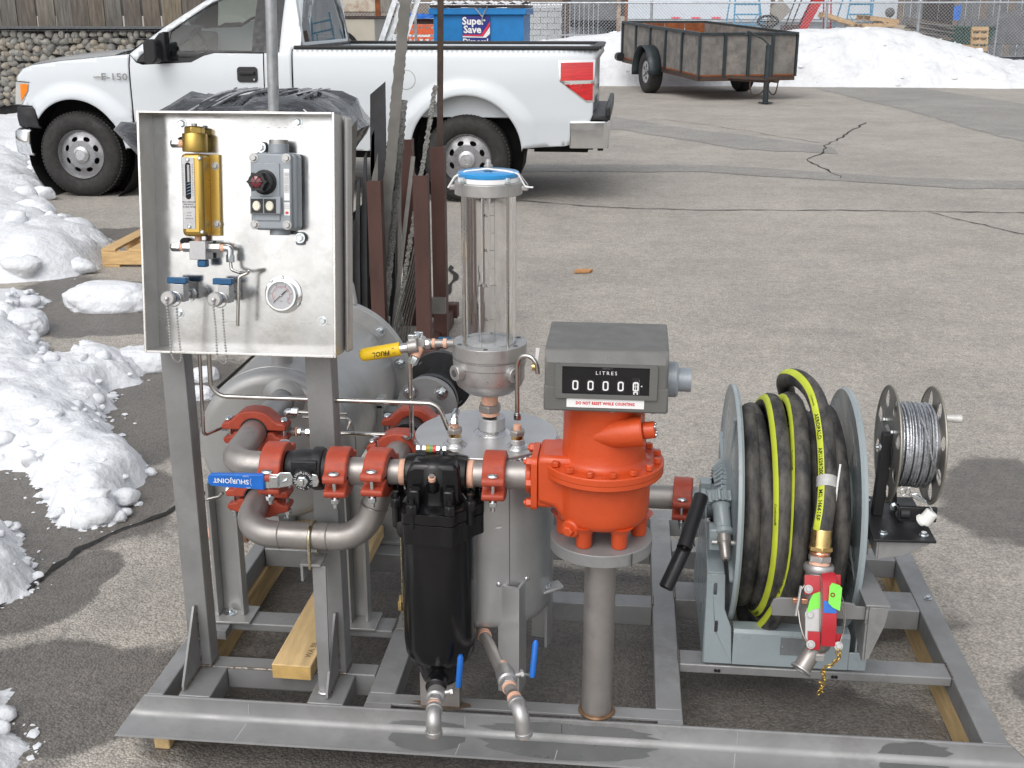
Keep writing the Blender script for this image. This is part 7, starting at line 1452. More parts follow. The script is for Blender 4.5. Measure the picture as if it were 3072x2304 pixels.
# ============================================================ meter
def meter():
    t = thing('flow_meter', 'bright orange positive displacement meter with a bolted flange', 'flow meter', (-.038, 2.275, .573)); O = K['meter']; cx, cy = -.038, 2.275; Zx = (0, 0, 1)
    ob('bowl', MB().lathe([(.03, .632), (.085, .633), (.094, .638), (.099, .650), (.100, .67), (.1015, .738)], (cx, cy, 0), Zx, 72), O, t, smooth=50)
    ob('lower_flange', MB().lathe([(.101, .730), (.112, .733), (.124, .738), (.1275, .742), (.1275, .7515)], (cx, cy, 0), Zx, 72), O, t); ob('upper_flange', MB().lathe([(.1275, .7525), (.1280, .765), (.126, .767), (.08, .767)], (cx, cy, 0), Zx, 72), O, t)
    ob('neck', MB().lathe([(.098, .767), (.091, .770), (.087, .778), (.0855, .80), (.0850, .835), (.0845, .880), (.086, .882), (.086, .905)], (cx, cy, 0), Zx, 72), O, t, smooth=50)
    for k in range(16):
        a = R_(11 + 22.5 * k); inst('bolt', BM, (cx + .1155 * math.cos(a), cy + .1155 * math.sin(a), .767), t, (0, 0, a))
    ob('grease_point', MB().cyl((cx + .005, cy - .119, .767), (cx + .005, cy - .119, .770), .003, n=10), O, t)
    a = Vector((-.045, 2.205, .842)); b = Vector((.040, 2.196, .858))
    ob('drive_housing', MB().tube([a - Vector((.03, -.01, .008)), a - Vector((.008, 0, .002)), a.lerp(b, .35), b], .03, 32, rs=[.011, .014, .029, .0315]), O, t, smooth=50); ob('drive_face', MB().cyl(b, b + (b - a).normalized() * .003, .0325, n=36), O, t, bevel=.001)
    d = (b - a).normalized(); ob('shaft_cap', MB().cyl(b + d * .003, b + d * .027, .0175, n=28), O, t, bevel=.002)
    for k in range(4): q = R_(45 + 90 * k); ux, uy = frame(d); inst('screw', SCR, b + d * .0272 + ux * .0125 * math.cos(q) + uy * .0125 * math.sin(q), t, rot_to(d), (.8, .8, 1))
    for an, r in ((-118, .074), (-58, .074), (5, .08), (60, .07), (120, .07), (178, .08)):
        q = R_(an); ob('foot', MB().lathe([(.0155, .591), (.017, .595), (.0175, .62), (.024, .632), (.030, .640)], (cx + r * math.cos(q), cy + r * math.sin(q), 0), Zx, 24), O, t)
    ob('inlet_port', MB().lathe([(.046, -.152), (.043, -.148), (.041, -.12), (.050, -.09), (.060, -.05)], (cx, cy - .002, .7205), (1, 0, 0), 40, cap=False), O, t, smooth=50)
    ob('inlet_flange', MB().prism(rrect(-.056, -.060, .056, .060, .016), (-.186, cy - .002, .7205), (0, 1, 0), (0, 0, 1), (.013, 0, 0)), O, t, bevel=.002); ob('inlet_pad', MB().prism(rrect(-.050, -.056, .050, .056, .014), (-.1725, cy - .002, .7205), (0, 1, 0), (0, 0, 1), (.030, 0, 0)), O, t, bevel=.002)
    ob('inlet_collar', MB().cyl((-.1995, cy - .003, .7205), (-.1865, cy - .003, .7205), .037, n=36), O, t, bevel=.002)
    for y in (-.042, .042):
        for z in (-.046, .046): b_ = ob('port_bolt', MB().lathe([(.0105, 0), (.0105, .010), (.008, .012)], (-.1862, cy + y, .7205 + z), (-1, 0, 0), 6).cyl((-.1975, cy + y, .7205 + z), (-.202, cy + y, .7205 + z), .0055, n=12), O, t)
    ob('port_bolt', MB().lathe([(.0105, 0), (.0105, .010), (.008, .012)], (-.1862, cy - .047, .7205), (-1, 0, 0), 6), O, t)
    ob('ledge', MB().lathe([(.02, 0), (.02, .02), (.017, .024)], (-.092, 2.215, .636), (-.45, -.85, -.1), 28), O, t); ob('drain_plug', MB().lathe([(.0125, .024), (.0125, .033), (.010, .035)], (-.092, 2.215, .636), (-.45, -.85, -.1), 6), O, t, bevel=.001)
    ob('inlet_body', MB().prism([(-.172, .786), (-.10, .786), (-.07, .74), (-.07, .632), (-.108, .632), (-.122, .650), (-.138, .672), (-.172, .680)], (0, 2.216, 0), (1, 0, 0), (0, 0, 1), (0, .115, 0)), O, t, bevel=.012, seg=3)
    ob('outlet_port', MB().lathe([(.060, .05), (.045, .10), (.040, .12)], (cx, cy, .70), (0, 1, 0), 32), O, t)
meter()
def register():
    t = thing('meter_register', 'dark grey counter box reading 00000 litres on top of the orange meter', 'counter', (-.034, 2.26, .905)); G = K['reggrey']
    P = [(2.168, .908), (2.166, .99), (2.165, 1.006), (2.182, 1.031), (2.372, 1.036), (2.376, 1.030), (2.376, .908)]
    ob('case', MB().prism(P, (-.156, 0, 0), (0, 1, 0), (0, 0, 1), (.243, 0, 0)), G, t, bevel=.006, seg=3)
    ob('skirt', MB().box(-.1575, .0885, 2.1665, 2.378, .905, .958), G, t, bevel=.004, seg=2)
    y = 2.1655
    ob('bezel', MB().plate(rrect(-.134, .934, .066, 1.0045, .004), [[(-.1205, .943), (.0505, .943), (.0505, 1.000), (-.1205, 1.000)]], (0, y - .0045, 0), (1, 0, 0), (0, 0, 1), (0, .006, 0)), G, t, bevel=.0015)
    wd = ob('counter_window', MB().box(-.121, .051, y - .0012, y - .0002, .9425, 1.0005), K['counter'], t); yy = y - .0018
    lettering('LITRES', .0105, (-.034, yy, .9868), (1, 0, 0), (0, 0, 1), K['white'], wd, space=1.45); lettering('00000217', .0045, (-.032, yy, .9965), (1, 0, 0), (0, 0, 1), K['greyink'], wd, space=1.2)
    dg = mat('digit wheel', (.022, .022, .025), .35, 0, 0)
    for i, x in enumerate((-.0945, -.0645, -.0350, -.0055, .0240)):
        w = ob('digit_wheel', MB().box(x - .0082, x + .0082, yy - .0002, yy + .0004, .9485, .9735) if i < 4 else MB().box(x - .0072, x + .0075, yy - .0002, yy + .0004, .9440, .9790), dg, wd)
        ob('digit', MB().plate(rrect(-.0058, -.0098, .0058, .0098, .0042, 4), [rrect(-.0031, -.0070, .0031, .0070, .0022, 4)], (x, yy - .0008, .9612), (1, 0, 0), (0, 0, 1), (0, .0002, 0)), K['white'], wd, smooth=0)
    x = .0240; ob('digit_part', MB().plate([(-.0045, -.004), (.0045, -.004), (.0045, .0015), (-.0045, .0015)], [[(-.0022, -.0045), (.0022, -.0045), (.0022, -.0005), (-.0022, -.0005)]], (x, yy - .0008, .9490), (1, 0, 0), (0, 0, 1), (0, .0002, 0)).box(x - .0045, x + .0045, yy - .0009, yy - .0006, .9607, .9617).box(x - .0006, x + .0006, yy - .0009, yy - .0006, .9535, .969), K['white'], wd, smooth=0)
    tk = MB()
    for k in range(11): tk.box(x + .0062, x + .0074, yy - .0006, yy - .0004, .948 + k * .0026, .9484 + k * .0026)
    tk.prism([(0, 0), (.003, -.0018), (.003, .0018)], (x + .0095, yy - .0006, .9625), (1, 0, 0), (0, 0, 1), (0, .0002, 0)); ob('pointer', tk, K['white'], wd, smooth=0)
    lb = ob('warning_label', MB().box(-.1115, .0415, 2.1650, 2.1662, .9145, .9325), K['white'], t); lettering('DO NOT RESET WHILE COUNTING', .0084, (-.035, 2.1646, .9235), (1, 0, 0), (0, 0, 1), K['redink'], lb, bold=.045, space=1.10, sx=.80)
    c = Vector((.088, 2.262, .948)); X = (1, 0, 0); ob('reset_base', MB().lathe([(.0365, 0), (.0365, .018), (.033, .022)], c, X, 44), K['boxgrey'], t)
    ob('reset_knob', MB().prism(circ(0, 0, .026, 36, .0245), c + Vector((.022, 0, 0)), (0, 1, 0), (0, 0, 1), (.026, 0, 0)), K['boxgrey'], t, bevel=.003)
    for x, z in ((-.118, .0), (.06, .0), (-.02, 0)): inst('screw', BS, (x, 2.19, .904), t, (PI, 0, 0))
register()
# ============================================================ hose reel
RC = Vector((.41, 2.72, .485)); RR = .297
def reel():
    t = thing('hose_reel', 'grey enamelled hose reel with a ring gear and crank handle', 'hose reel', (.41, 2.72, .147)); G = K['reelgrey']; X = Vector((1, 0, 0))
    for nm, x, s in (('disc', .272, 1), ('disc', .552, -1)):
        c = Vector((x, RC.y, RC.z)); d = ob(nm, MB().lathe([(.03, -.012 * s), (.10, -.010 * s), (.13, -.004 * s), (.20, 0), (RR - .012, .004 * s), (RR - .004, .010 * s), (RR + .002, .004 * s), (RR, -.004 * s), (RR - .006, -.005 * s), (RR - .012, .000), (.20, -.004 * s), (.13, -.008 * s), (.10, -.014 * s), (.03, -.016 * s)], c, X, 96, cap=False), G, t, smooth=50)
        rb = MB()
        for k in range(4): a = R_(20 + 90 * k); rb.tube([c + Vector((-.004 * s, r * math.cos(a), r * math.sin(a))) for r in (.14, .20, .27)], .007, 8, flat=.6)
        ob('pressed_rib', rb, G, d)
    ob('drum', MB().cyl((.245, RC.y, RC.z), (.575, RC.y, RC.z), .10, n=48), G, t)
    gt = MB(); n = 44
    for k in range(n):
        M = Matrix.Translation((.250, RC.y, RC.z)) @ Matrix.Rotation(2 * PI * k / n, 4, 'X')
        gt.add([M @ Vector(p) for p in ((-.004, -.0042, .082), (-.004, .0042, .082), (.012, -.0055, .100), (.012, .0055, .100), (-.020, -.0020, .086), (-.020, .0020, .086), (-.002, -.0028, .108), (-.002, .0028, .108))], [(0, 2, 3, 1), (4, 5, 7, 6), (0, 1, 5, 4), (2, 6, 7, 3), (0, 4, 6, 2), (1, 3, 7, 5)])
    gr = ob('ring_gear', MB().lathe([(.060, -.018), (.083, -.014), (.101, .006), (.101, .014), (.06, .014)], (.250, RC.y, RC.z), X, 60, cap=False), G, t)
    tag(ob('gear_teeth', gt, G, gr, smooth=0), kind='stuff')
    ob('hub', MB().lathe([(.0435, .200), (.046, .203), (.046, .213), (.0435, .214), (.0435, .243)], (0, RC.y, RC.z), X, 44).box(.200, .226, RC.y - .02, RC.y + .02, RC.z + .040, RC.z + .056), G, t, bevel=.0015); ob('shaft', MB().cyl((.24, RC.y, RC.z), (.60, RC.y, RC.z), .035, n=32), G, t)
    # frame
    fl = MB().plate([(.214, .152), (.282, .152), (.276, .25), (.258, .300), (.254, .392), (.212, .392)], [rrect(.229, .336, .237, .368, .0039), rrect(.236, .236, .244, .268, .0039)], (0, 2.500, 0), (1, 0, 0), (0, 0, 1), (0, .004, 0))
    ob('front_upright', fl, G, t, bevel=.0015); ob('side_frame', MB().prism([(2.504, .152), (2.940, .152), (2.940, .19), (2.785, .46), (2.76, .505), (2.68, .505), (2.655, .46), (2.504, .393)], (.212, 0, 0), (0, 1, 0), (0, 0, 1), (.004, 0, 0)), G, t, bevel=.001)
    ob('upright_top', MB().prism([(2.501, .3925), (2.56, .402), (2.60, .435), (2.60, .439), (2.556, .407), (2.501, .3965)], (.214, 0, 0), (0, 1, 0), (0, 0, 1), (.038, 0, 0)).box(.222, .240, 2.512, 2.522, .396, .399), G, t, bevel=.001)
    ob('front_channel', MB().prism([(2.4995, .152), (2.4995, .238), (2.506, .246), (2.545, .246), (2.545, .242), (2.508, .242), (2.5035, .236), (2.5035, .152)], (.2825, 0, 0), (0, 1, 0), (0, 0, 1), (.275, 0, 0)), G, t, bevel=.001); ob('rear_channel', MB().box(.2825, .557, 2.92, 2.925, .152, .24), G, t, bevel=.001)
    ob('right_foot', MB().box(.558, .60, 2.500, 2.504, .152, .20).box(.572, .576, 2.504, 2.94, .152, .26), G, t, bevel=.0015)
    hs = [[(.014 * math.cos(a) + x_, y_ + .0045 * math.sin(a)) for a in [2 * PI * k / 12 for k in range(12)]] for x_, y_ in ((.02, .03), (.02, .075), (.02, .12), (.02, .165))]
    ob('right_brace', MB().plate([(0, 0), (.040, 0), (.040, .20), (0, .20)], hs, (.566, 2.775, .46), (1, 0, 0), Vector((0, -.80, -.60)), (0, .003, .004)), G, t, bevel=.0008)
    ob('right_bearing', MB().box(.563, .590, 2.69, 2.75, .44, .53).box(.566, .582, 2.72, 2.775, .40, .46), G, t, bevel=.004)
    pl = ob('name_plate', MB().box(.395, .452, 2.4975, 2.4992, .186, .232), mat('worn name plate', (.20, .215, .225), .5, .3, .1, 60), t)
    for i in range(5): lettering('REEL SERIES N 600', .0050, (.4235, 2.4970, .226 - i * .008), (1, 0, 0), (0, 0, 1), K['greyink'], pl)
    ob('rivet', MB().sphere((.400, 2.4972, .208), .002, n=8, m=5), K['zinc'], pl)
    # pinion and crank
    a = Vector((.240, 2.585, .545)); b = Vector((.252, 2.470, .430)); d = (b - a).normalized(); ux, uy = frame(d)
    P = []
    for k in range(12):
        an = 2 * PI * k / 12
        for f, r in ((0, .024), (.3, .032), (.6, .032), (.85, .024)): P.append((r * math.cos(an + f * PI / 6), r * math.sin(an + f * PI / 6)))
    ob('bevel_pinion', MB().prism(P, a - d * .018, ux, uy, d * .026), G, t, bevel=.002); ob('pinion_bearing', MB().lathe([(.022, .010), (.024, .014), (.020, .020), (.020, .070), (.024, .074), (.024, .084), (.018, .088)], a, d, 28), G, t)
    ob('bearing_bracket', MB().box(.212, .262, 2.515, 2.56, .445, .50), G, t, bevel=.004); ob('crank_socket', MB().lathe([(.0175, .088), (.0175, .106), (.013, .112), (.012, .145), (.008, .150)], a, d, 24), K['pipe'], t); ob('socket_slot', MB().prism([(-.003, 0), (.003, 0), (.003, .03), (-.003, .03)], a + d * .115 + Vector((0, -.0125, -.002)), ux, d, uy * .001), K['under'], t)
    for x, z in ((.224, .475), (.268, .475)): ob('stud', MB().cyl((x - .006, 2.50, z), (x + .006, 2.50, z), .006, n=12), K['machined'], t)
    ob('crank_arm', MB().tube([(.205, 2.60, .548), (.178, 2.53, .50)], .009, 12).prism([(0, 0), (.006, 0), (.010, .06), (.004, .06)], (.160, 2.55, .465), (1, 0, 0), (0, .2, 1), (0, .004, 0)), G, t)
    h1a = Vector((.192, 2.56, .565)); h1b = Vector((.150, 2.445, .482)); dd = (h1b - h1a).normalized()
    ob('crank_grip', MB().ring(h1a, h1b, .0172, .0135, 28).cyl(h1a, h1a.lerp(h1b, .8), .0136, n=24), K['black'], t, bevel=.001)
    h2a = Vector((.158, 2.48, .478)); h2b = Vector((.113, 2.43, .388)); ob('crank_grip', MB().tube([h2a, h2b, h2b + (h2b - h2a).normalized() * .004], .0172, 28, rs=[.0172, .0172, .013]), K['black'], t)
    ob('crank_bolt', MB().cyl((.172, 2.56, .455), (.172, 2.50, .455), .009, n=16), K['zinc'], t)
    t2 = thing('reel_base_bolts', 'x', 'bolt', (.4, 2.5, .14)); bpy.data.objects.remove(t2)
    for x in (.245, .525): ob('base_bolt', MB().cyl((x, 2.499, .131), (x, 2.502, .131), .004, n=10).cyl((x + .008, 2.499, .131), (x + .008, 2.502, .131), .004, n=10), K['under'], t)
reel()
def hose():
    t = thing('fuel_hose', 'black rubber hose with a yellow green stripe wound on the reel', 'hose', (.41, 2.72, .25)); HR = .0222
    ctl = []
    turns = [  # (x at top, front, bottom, back), radius at the same four
        ((.305, .304, .306, .312), (.238, .240, .236, .235)), ((.322, .345, .345, .340), (.230, .236, .236, .238)),
        ((.368, .372, .350, .375), (.258, .262, .262, .245)), ((.418, .410, .335, .385), (.262, .268, .325, .262)), 
        ((.452, .470, .480, .490), (.215, .222, .225, .230)), ((.500, .508, .512, .470), (.235, .240, .240, .262))]
    for xs, rs in turns:
        for k in range(4):
            x0, x1 = xs[k], (xs[k + 1] if k < 3 else None); r0 = rs[k]
            ctl.append((x0, r0))
    pts = []
    m = len(ctl)
    for i in range(m - 1):
        a0 = i * PI / 2; (xa, ra), (xb, rb) = ctl[i], ctl[i + 1]
        for k in range(10):
            u = k / 10; s = u * u * (3 - 2 * u); an = a0 + u * PI / 2; x = xa + (xb - xa) * s; r = ra + (rb - ra) * s; pts.append(Vector((x, RC.y - r * math.sin(an), RC.z + r * math.cos(an))))
    tail = spline([pts[-1], (.430, 2.955, .66), (.405, 2.86, .765), (.425, 2.76, .805), (.452, 2.68, .795), (.462, 2.60, .740), (.459, 2.52, .66), (.455, 2.46, .62), (.447, 2.425, .58), (.445, 2.42, .562)], 9)
    # keep the hanging end where it is seen: in front of the coils
    tail = spline([pts[-1], (.440, 2.95, .66), (.412, 2.87, .760), (.430, 2.77, .800), (.456, 2.675, .788), (.468, 2.585, .735), (.468, 2.505, .665), (.462, 2.45, .610), (.455, 2.425, .570), (.453, 2.420, .552)], 9)
    path = pts[:-1] + tail
    ob('hose_wall', MB().tube(path, HR, 22), K['hose'], t, smooth=60)
    L = [0.0]
    for i in range(1, len(path)): L.append(L[-1] + (path[i] - path[i - 1]).length)
    def fr(i):
        p = path[i]; tg = (path[min(i + 1, len(path) - 1)] - path[max(i - 1, 0)]).normalized(); c = Vector((p.x, RC.y, RC.z)); o = (p - c); 
        if i > len(path) - 40:
            w = min(1, (i - (len(path) - 40)) / 30); o = o.normalized() * (1 - w) + Vector((0, -1, .1)) * w
        o = (o - tg * o.dot(tg)).normalized(); s = tg.cross(o).normalized()
        if s.x > 0: s = -s
        return p, tg, o, s
    def phi(i):
        u = i / len(path)
        k = i / 40.0
        base = 1.15 + .25 * math.sin(k * 2.1)
        if i > len(path) - 75: base = .80
        if i > len(path) - 75: return base
        w = max(0, min(1, (i - 66) / 10)) * max(0, min(1, (158 - i) / 10))
        return base * w + 3.1 * (1 - w)
    def surf(i, f, c, rr=HR + .0007):   # f 0..1 between i and i+1
        p, tg, o, s = fr(i); q, _, o2, s2 = fr(min(i + 1, len(path) - 1)); p = p.lerp(q, f); o = o.lerp(o2, f).normalized(); s = s.lerp(s2, f).normalized(); an = phi(i) + (phi(min(i + 1, len(path) - 1)) - phi(i)) * f + c / HR
        return p + o * (rr * math.cos(an)) + s * (rr * math.sin(an))
    G_ = [[surf(i, 0, (k - 4) / 4 * .0085) for i in range(len(path))] for k in range(9)]
    ob('stripe', MB().grid(G_), K['stripe'], t, smooth=60)
    def along(s):
        i = 0
        lo, hi = 0, len(L) - 2
        while lo < hi:
            m_ = (lo + hi + 1) // 2
            if L[m_] <= s: lo = m_
            else: hi = m_ - 1
        return lo, min(1, max(0, (s - L[lo]) / (L[lo + 1] - L[lo])))
    def print_(s, size, s0, bold=.02):
        v, f = text_mesh(s, size, bold, 1.05); out = []
        for x, y, _ in v: i, fq = along(s0 + x); out.append(surf(i, fq, -y, HR + .0012))
        ob('lettering', MB().add(out, f), K['ink'], t, smooth=0)
    E_ = L[-1]
    print_('MIL H6615F', .0130, E_ - .055, .03); print_('API1529/2005', .0130, E_ - .155, .03); print_('AEROPAL®', .0135, E_ - .250, .03); print_('Continental', .0065, E_ - .325)
    i3 = L[3 * 40 + 8] if len(L) > 130 else 1
    for s0, s, z in ((L[125], 'Continental®', .0085), (L[132], 'AEROPAL®', .0125), (L[139], 'API1529/2005', .0125), (L[146], 'MIL H6615F', .0125), (L[88], 'Continental®', .0080), (L[96], 'AEROPAL®', .0095), (L[102], 'API1529/2005', .0095)): print_(s, z, s0)
    ob('tape_band', MB().tube([path[-26], path[-25], path[-24], path[-23]], HR + .0015, 22, cap=False), mat('clear packing tape', (.42, .42, .41), .25, 0, .2, 40, coat=.3), t)
    ob('tape_tail', MB().tube([(.490, 2.47, .695), (.486, 2.46, .655)], .0022, 6).tube([(.486, 2.46, .655), (.484, 2.455, .612)], .0022, 6), K['white'], t)
    e = path[-1]
    return e
HE = hose()
# ============================================================ nozzle
def nozzle():
    t = thing('fuel_nozzle', 'fuel nozzle with a red guard and green tags hanging from the hose end', 'nozzle', (.44, 2.36, .4)); S = K['pipe']; e = HE + Vector((0, 0, 0)); d = Vector((-.03, -.22, -1)).normalized()
    ob('ferrule', MB().lathe([(.0225, -.006), (.0232, -.004), (.0232, .030), (.024, .034)], e, d, 40), K['brass'], t); ob('ferrule_hex', MB().lathe([(.0285, .034), (.0285, .0435), (.024, .046)], e, d, 6), K['brass'], t, bevel=.001); ob('thread_tape', MB().lathe([(.0215, .046), (.0235, .050), (.0205, .056)], e, d, 32), K['copper'], t); ob('steel_hex', MB().lathe([(.0265, .056), (.0265, .068)], e, d, 6), K['machined'], t, bevel=.001)
    ob('thread_tape', MB().lathe([(.021, .068), (.023, .075)], e, d, 32), K['tape'], t); ob('swivel', MB().lathe([(.031, .075), (.034, .080), (.034, .088), (.031, .094)], e, d, 40), K['machined'], t, bevel=.001)
    b0 = e + d * .094; d2 = Vector((0, -.42, -1)).normalized()
    ob('body', MB().lathe([(.028, -.004), (.031, .02), (.036, .05), (.039, .09), (.038, .12), (.033, .15), (.026, .168), (.018, .178)], b0, d2, 40), S, t, smooth=60); X = Vector((1, 0, 0)); F_ = X.cross(d2).normalized(); F_ = F_ if F_.y < 0 else -F_
    P = lambda x, s, n: b0 + X * x + d2 * s + F_ * n
    def strip(nm, prof, x0, x1, th, m):  # prof: list of (s, n)
        mb = MB(); a = [P(x0, s, n) for s, n in prof]; b = [P(x1, s, n) for s, n in prof]; a2 = [P(x0, s, n - th) for s, n in prof]; b2 = [P(x1, s, n - th) for s, n in prof]
        return ob(nm, mb.grid([a, b, b2, a2, a]), m, t, bevel=.0015)
    pr = [(-.002, .030), (.004, .042), (.020, .052), (.05, .060), (.09, .062), (.13, .056), (.158, .046)]
    R = K['nozred']
    strip('guard', pr, .000, .031, .006, R); strip('guard_ear', [(.006, .034), (.030, .040), (.048, .038)], -.036, -.001, .005, R); strip('guard_ear', [(.002, .030), (.022, .030), (.035, .026)], .032, .044, .005, R)
    strip('guard_ear', [(.128, .046), (.150, .045), (.168, .040)], -.028, -.001, .005, R); strip('guard_ear', [(.130, .044), (.150, .040), (.165, .034)], .032, .044, .005, R)
    strip('sticker', [(.058, .0625), (.072, .0632), (.084, .0634)], .0015, .0296, .0012, K['blue'])
    ob('lever_plate', MB().prism([(-.034, .10), (-.031, .078), (-.02, .070), (-.002, .066), (-.002, .165), (-.022, .165), (-.034, .14)], P(0, 0, .036), X, d2, F_ * .004), K['machined'], t, bevel=.001)
    tg = ob('green_tag', MB().prism([(-.031, .090), (-.026, .062), (-.018, .046), (-.003, .040), (-.003, .076), (-.018, .080)], P(0, 0, .0425), X, d2, F_ * .0006), K['tag'], t); tg2 = ob('green_tag', MB().prism([(.013, .026), (.018, .018), (.034, .022), (.040, .028), (.036, .078), (.020, .071), (.011, .062)], P(0, 0, .0665), X, d2, F_ * .0006), K['tag'], t)
    ob('eyelet', MB().ring(P(.020, .044, .0672), P(.020, .044, .0680), .0052, .0026, 20), K['rust'], tg2)
    for x, s, n in ((-.028, .036, .040), (-.022, .156, .046), (.038, .156, .045)): inst('bolt', BS, P(x, s, n), t, rot_to(F_), (1.2, 1.2, 1))
    inst('bolt', BS, P(-.024, .092, .041), t, rot_to(F_), (1.4, 1.4, 1)); ob('latch', MB().box(.434, .452, 2.255, 2.262, .318, .334), K['machined'], t, bevel=.001)
    for x in (-.056, -.036): ob('copper_lug', MB().box(-.0065, .0065, -.005, .005, -.006, .006).xf(Matrix.Translation(P(x, .062, .040))), K['copper'], t, bevel=.0012)
    w = [P(-.030, .022, .03), P(-.048, .05, .04), P(-.048, .09, .04), P(-.040, .13, .04), P(-.022, .166, .04)]; ob('bonding_wire', MB().tube(spline(w, 6), .0020, 8), K['tubing'], t); ob('bonding_wire', MB().tube(spline([P(.038, .040, .06), P(.048, .07, .055), P(.050, .11, .05), P(.040, .155, .045)], 6), .0012, 6).tube(spline([P(.034, .060, .065), P(.044, .08, .06), P(.047, .12, .05), P(.036, .165, .04)], 6), .0012, 6), K['tubing'], t)
    ob('grounding_rod', MB().tube([P(-.044, .030, .04), P(-.052, .075, .045), P(-.055, .095, .045)], .0032, 8), K['machined'], t)
    ob('nose', MB().lathe([(.034, .14), (.034, .158), (.026, .172), (.020, .176)], b0, d2, 6), S, t, bevel=.002)
    s0 = P(-.004, .165, .0); s1 = P(-.036, .215, .012); ob('spout', MB().ring(s0, s1, .0200, .0165, 36), K['pipe'], t); dd = (s1 - s0).normalized(); ob('spout_rim', MB().ring(s1 - dd * .001, s1 + dd * .004, .0245, .0175, 40), K['machined'], t, bevel=.001); ob('spout_screen', MB().cyl(s1 - dd * .01, s1 - dd * .009, .0163, n=24), K['under'], t)
    # gold chain
    c0 = P(.038, .160, .048); cp_ = spline([c0, c0 + Vector((.002, 0, -.022)), c0 + Vector((-.012, -.002, -.042)), c0 + Vector((-.026, 0, -.052)), c0 + Vector((-.026, 0, -.085)), c0 + Vector((-.034, 0, -.118))], 7); ch = MB(); k = 0; s = 0; pv = cp_[0]
    acc = 0
    for i in range(1, len(cp_)):
        acc += (cp_[i] - cp_[i - 1]).length
        if acc > .0062:
            d_ = (cp_[i] - cp_[i - 1]).normalized(); ux, uy = frame(d_); q = ux if k % 2 else uy; p = cp_[i] + Vector((random.uniform(-.0015, .0015), 0, 0))
            ch.tube([p + d_ * (.0062 * math.cos(a * PI / 6)) + q * (.0036 * math.sin(a * PI / 6)) for a in range(12)], .0011, 6, closed=True); k += 1; acc = 0
    for i in range(7):
        p = c0 + Vector((-.030 + random.uniform(-.005, .005), -.004, -.062 - i * .008)); ux, uy = frame(Vector((random.random(), random.random(), 1))); ch.tube([p + ux * (.0055 * math.cos(a * PI / 6)) + uy * (.0036 * math.sin(a * PI / 6)) for a in range(12)], .0011, 6, closed=True)
    ob('chain', ch, K['gold'], t); ob('chain_hook', MB().tube(spline([c0, c0 + Vector((.004, 0, -.010)), c0 + Vector((0, 0, -.019)), c0 + Vector((-.006, 0, -.012)), c0 + Vector((.001, 0, -.002))], 6), .0013, 6), K['gold'], t)
nozzle()
def nozzle_rest():
    t = thing('nozzle_rest', 'grey steel bracket arm behind the nozzle', 'bracket', (.55, 2.45, .3)); S = K['steel']
    ob('arm_top', MB().prism([(.553, 2.36), (.606, 2.36), (.592, 2.62), (.548, 2.62)], (0, 0, .399), (1, 0, 0), (0, 1, 0), (0, 0, .005)), S, t, bevel=.001)
    ob('arm_web', MB().prism([(2.362, .262), (2.37, .258), (2.52, .30), (2.62, .36), (2.62, .398), (2.362, .398)], (.556, 0, 0), (0, 1, 0), (0, 0, 1), (.005, 0, 0)), S, t, bevel=.001); ob('arm_front', MB().prism([(.5615, .398), (.604, .398), (.598, .355), (.570, .268), (.5615, .262)], (0, 2.360, 0), (1, 0, 0), (0, 0, 1), (0, .005, 0)), S, t, bevel=.001)
    ob('cross_bar', MB().prism([(.350, .372), (.346, .385), (.352, .400), (.362, .405), (.42, .405), (.44, .394), (.50, .402), (.53, .398), (.535, .392), (.5555, .392), (.5555, .360), (.35, .360)], (0, 2.372, 0), (1, 0, 0), (0, 0, 1), (0, .006, 0)), S, t, bevel=.001); ob('end_weld', MB().cyl((.556, 2.358, .36), (.556, 2.358, .402), .003, n=8), K['weld'], t)
nozzle_rest()
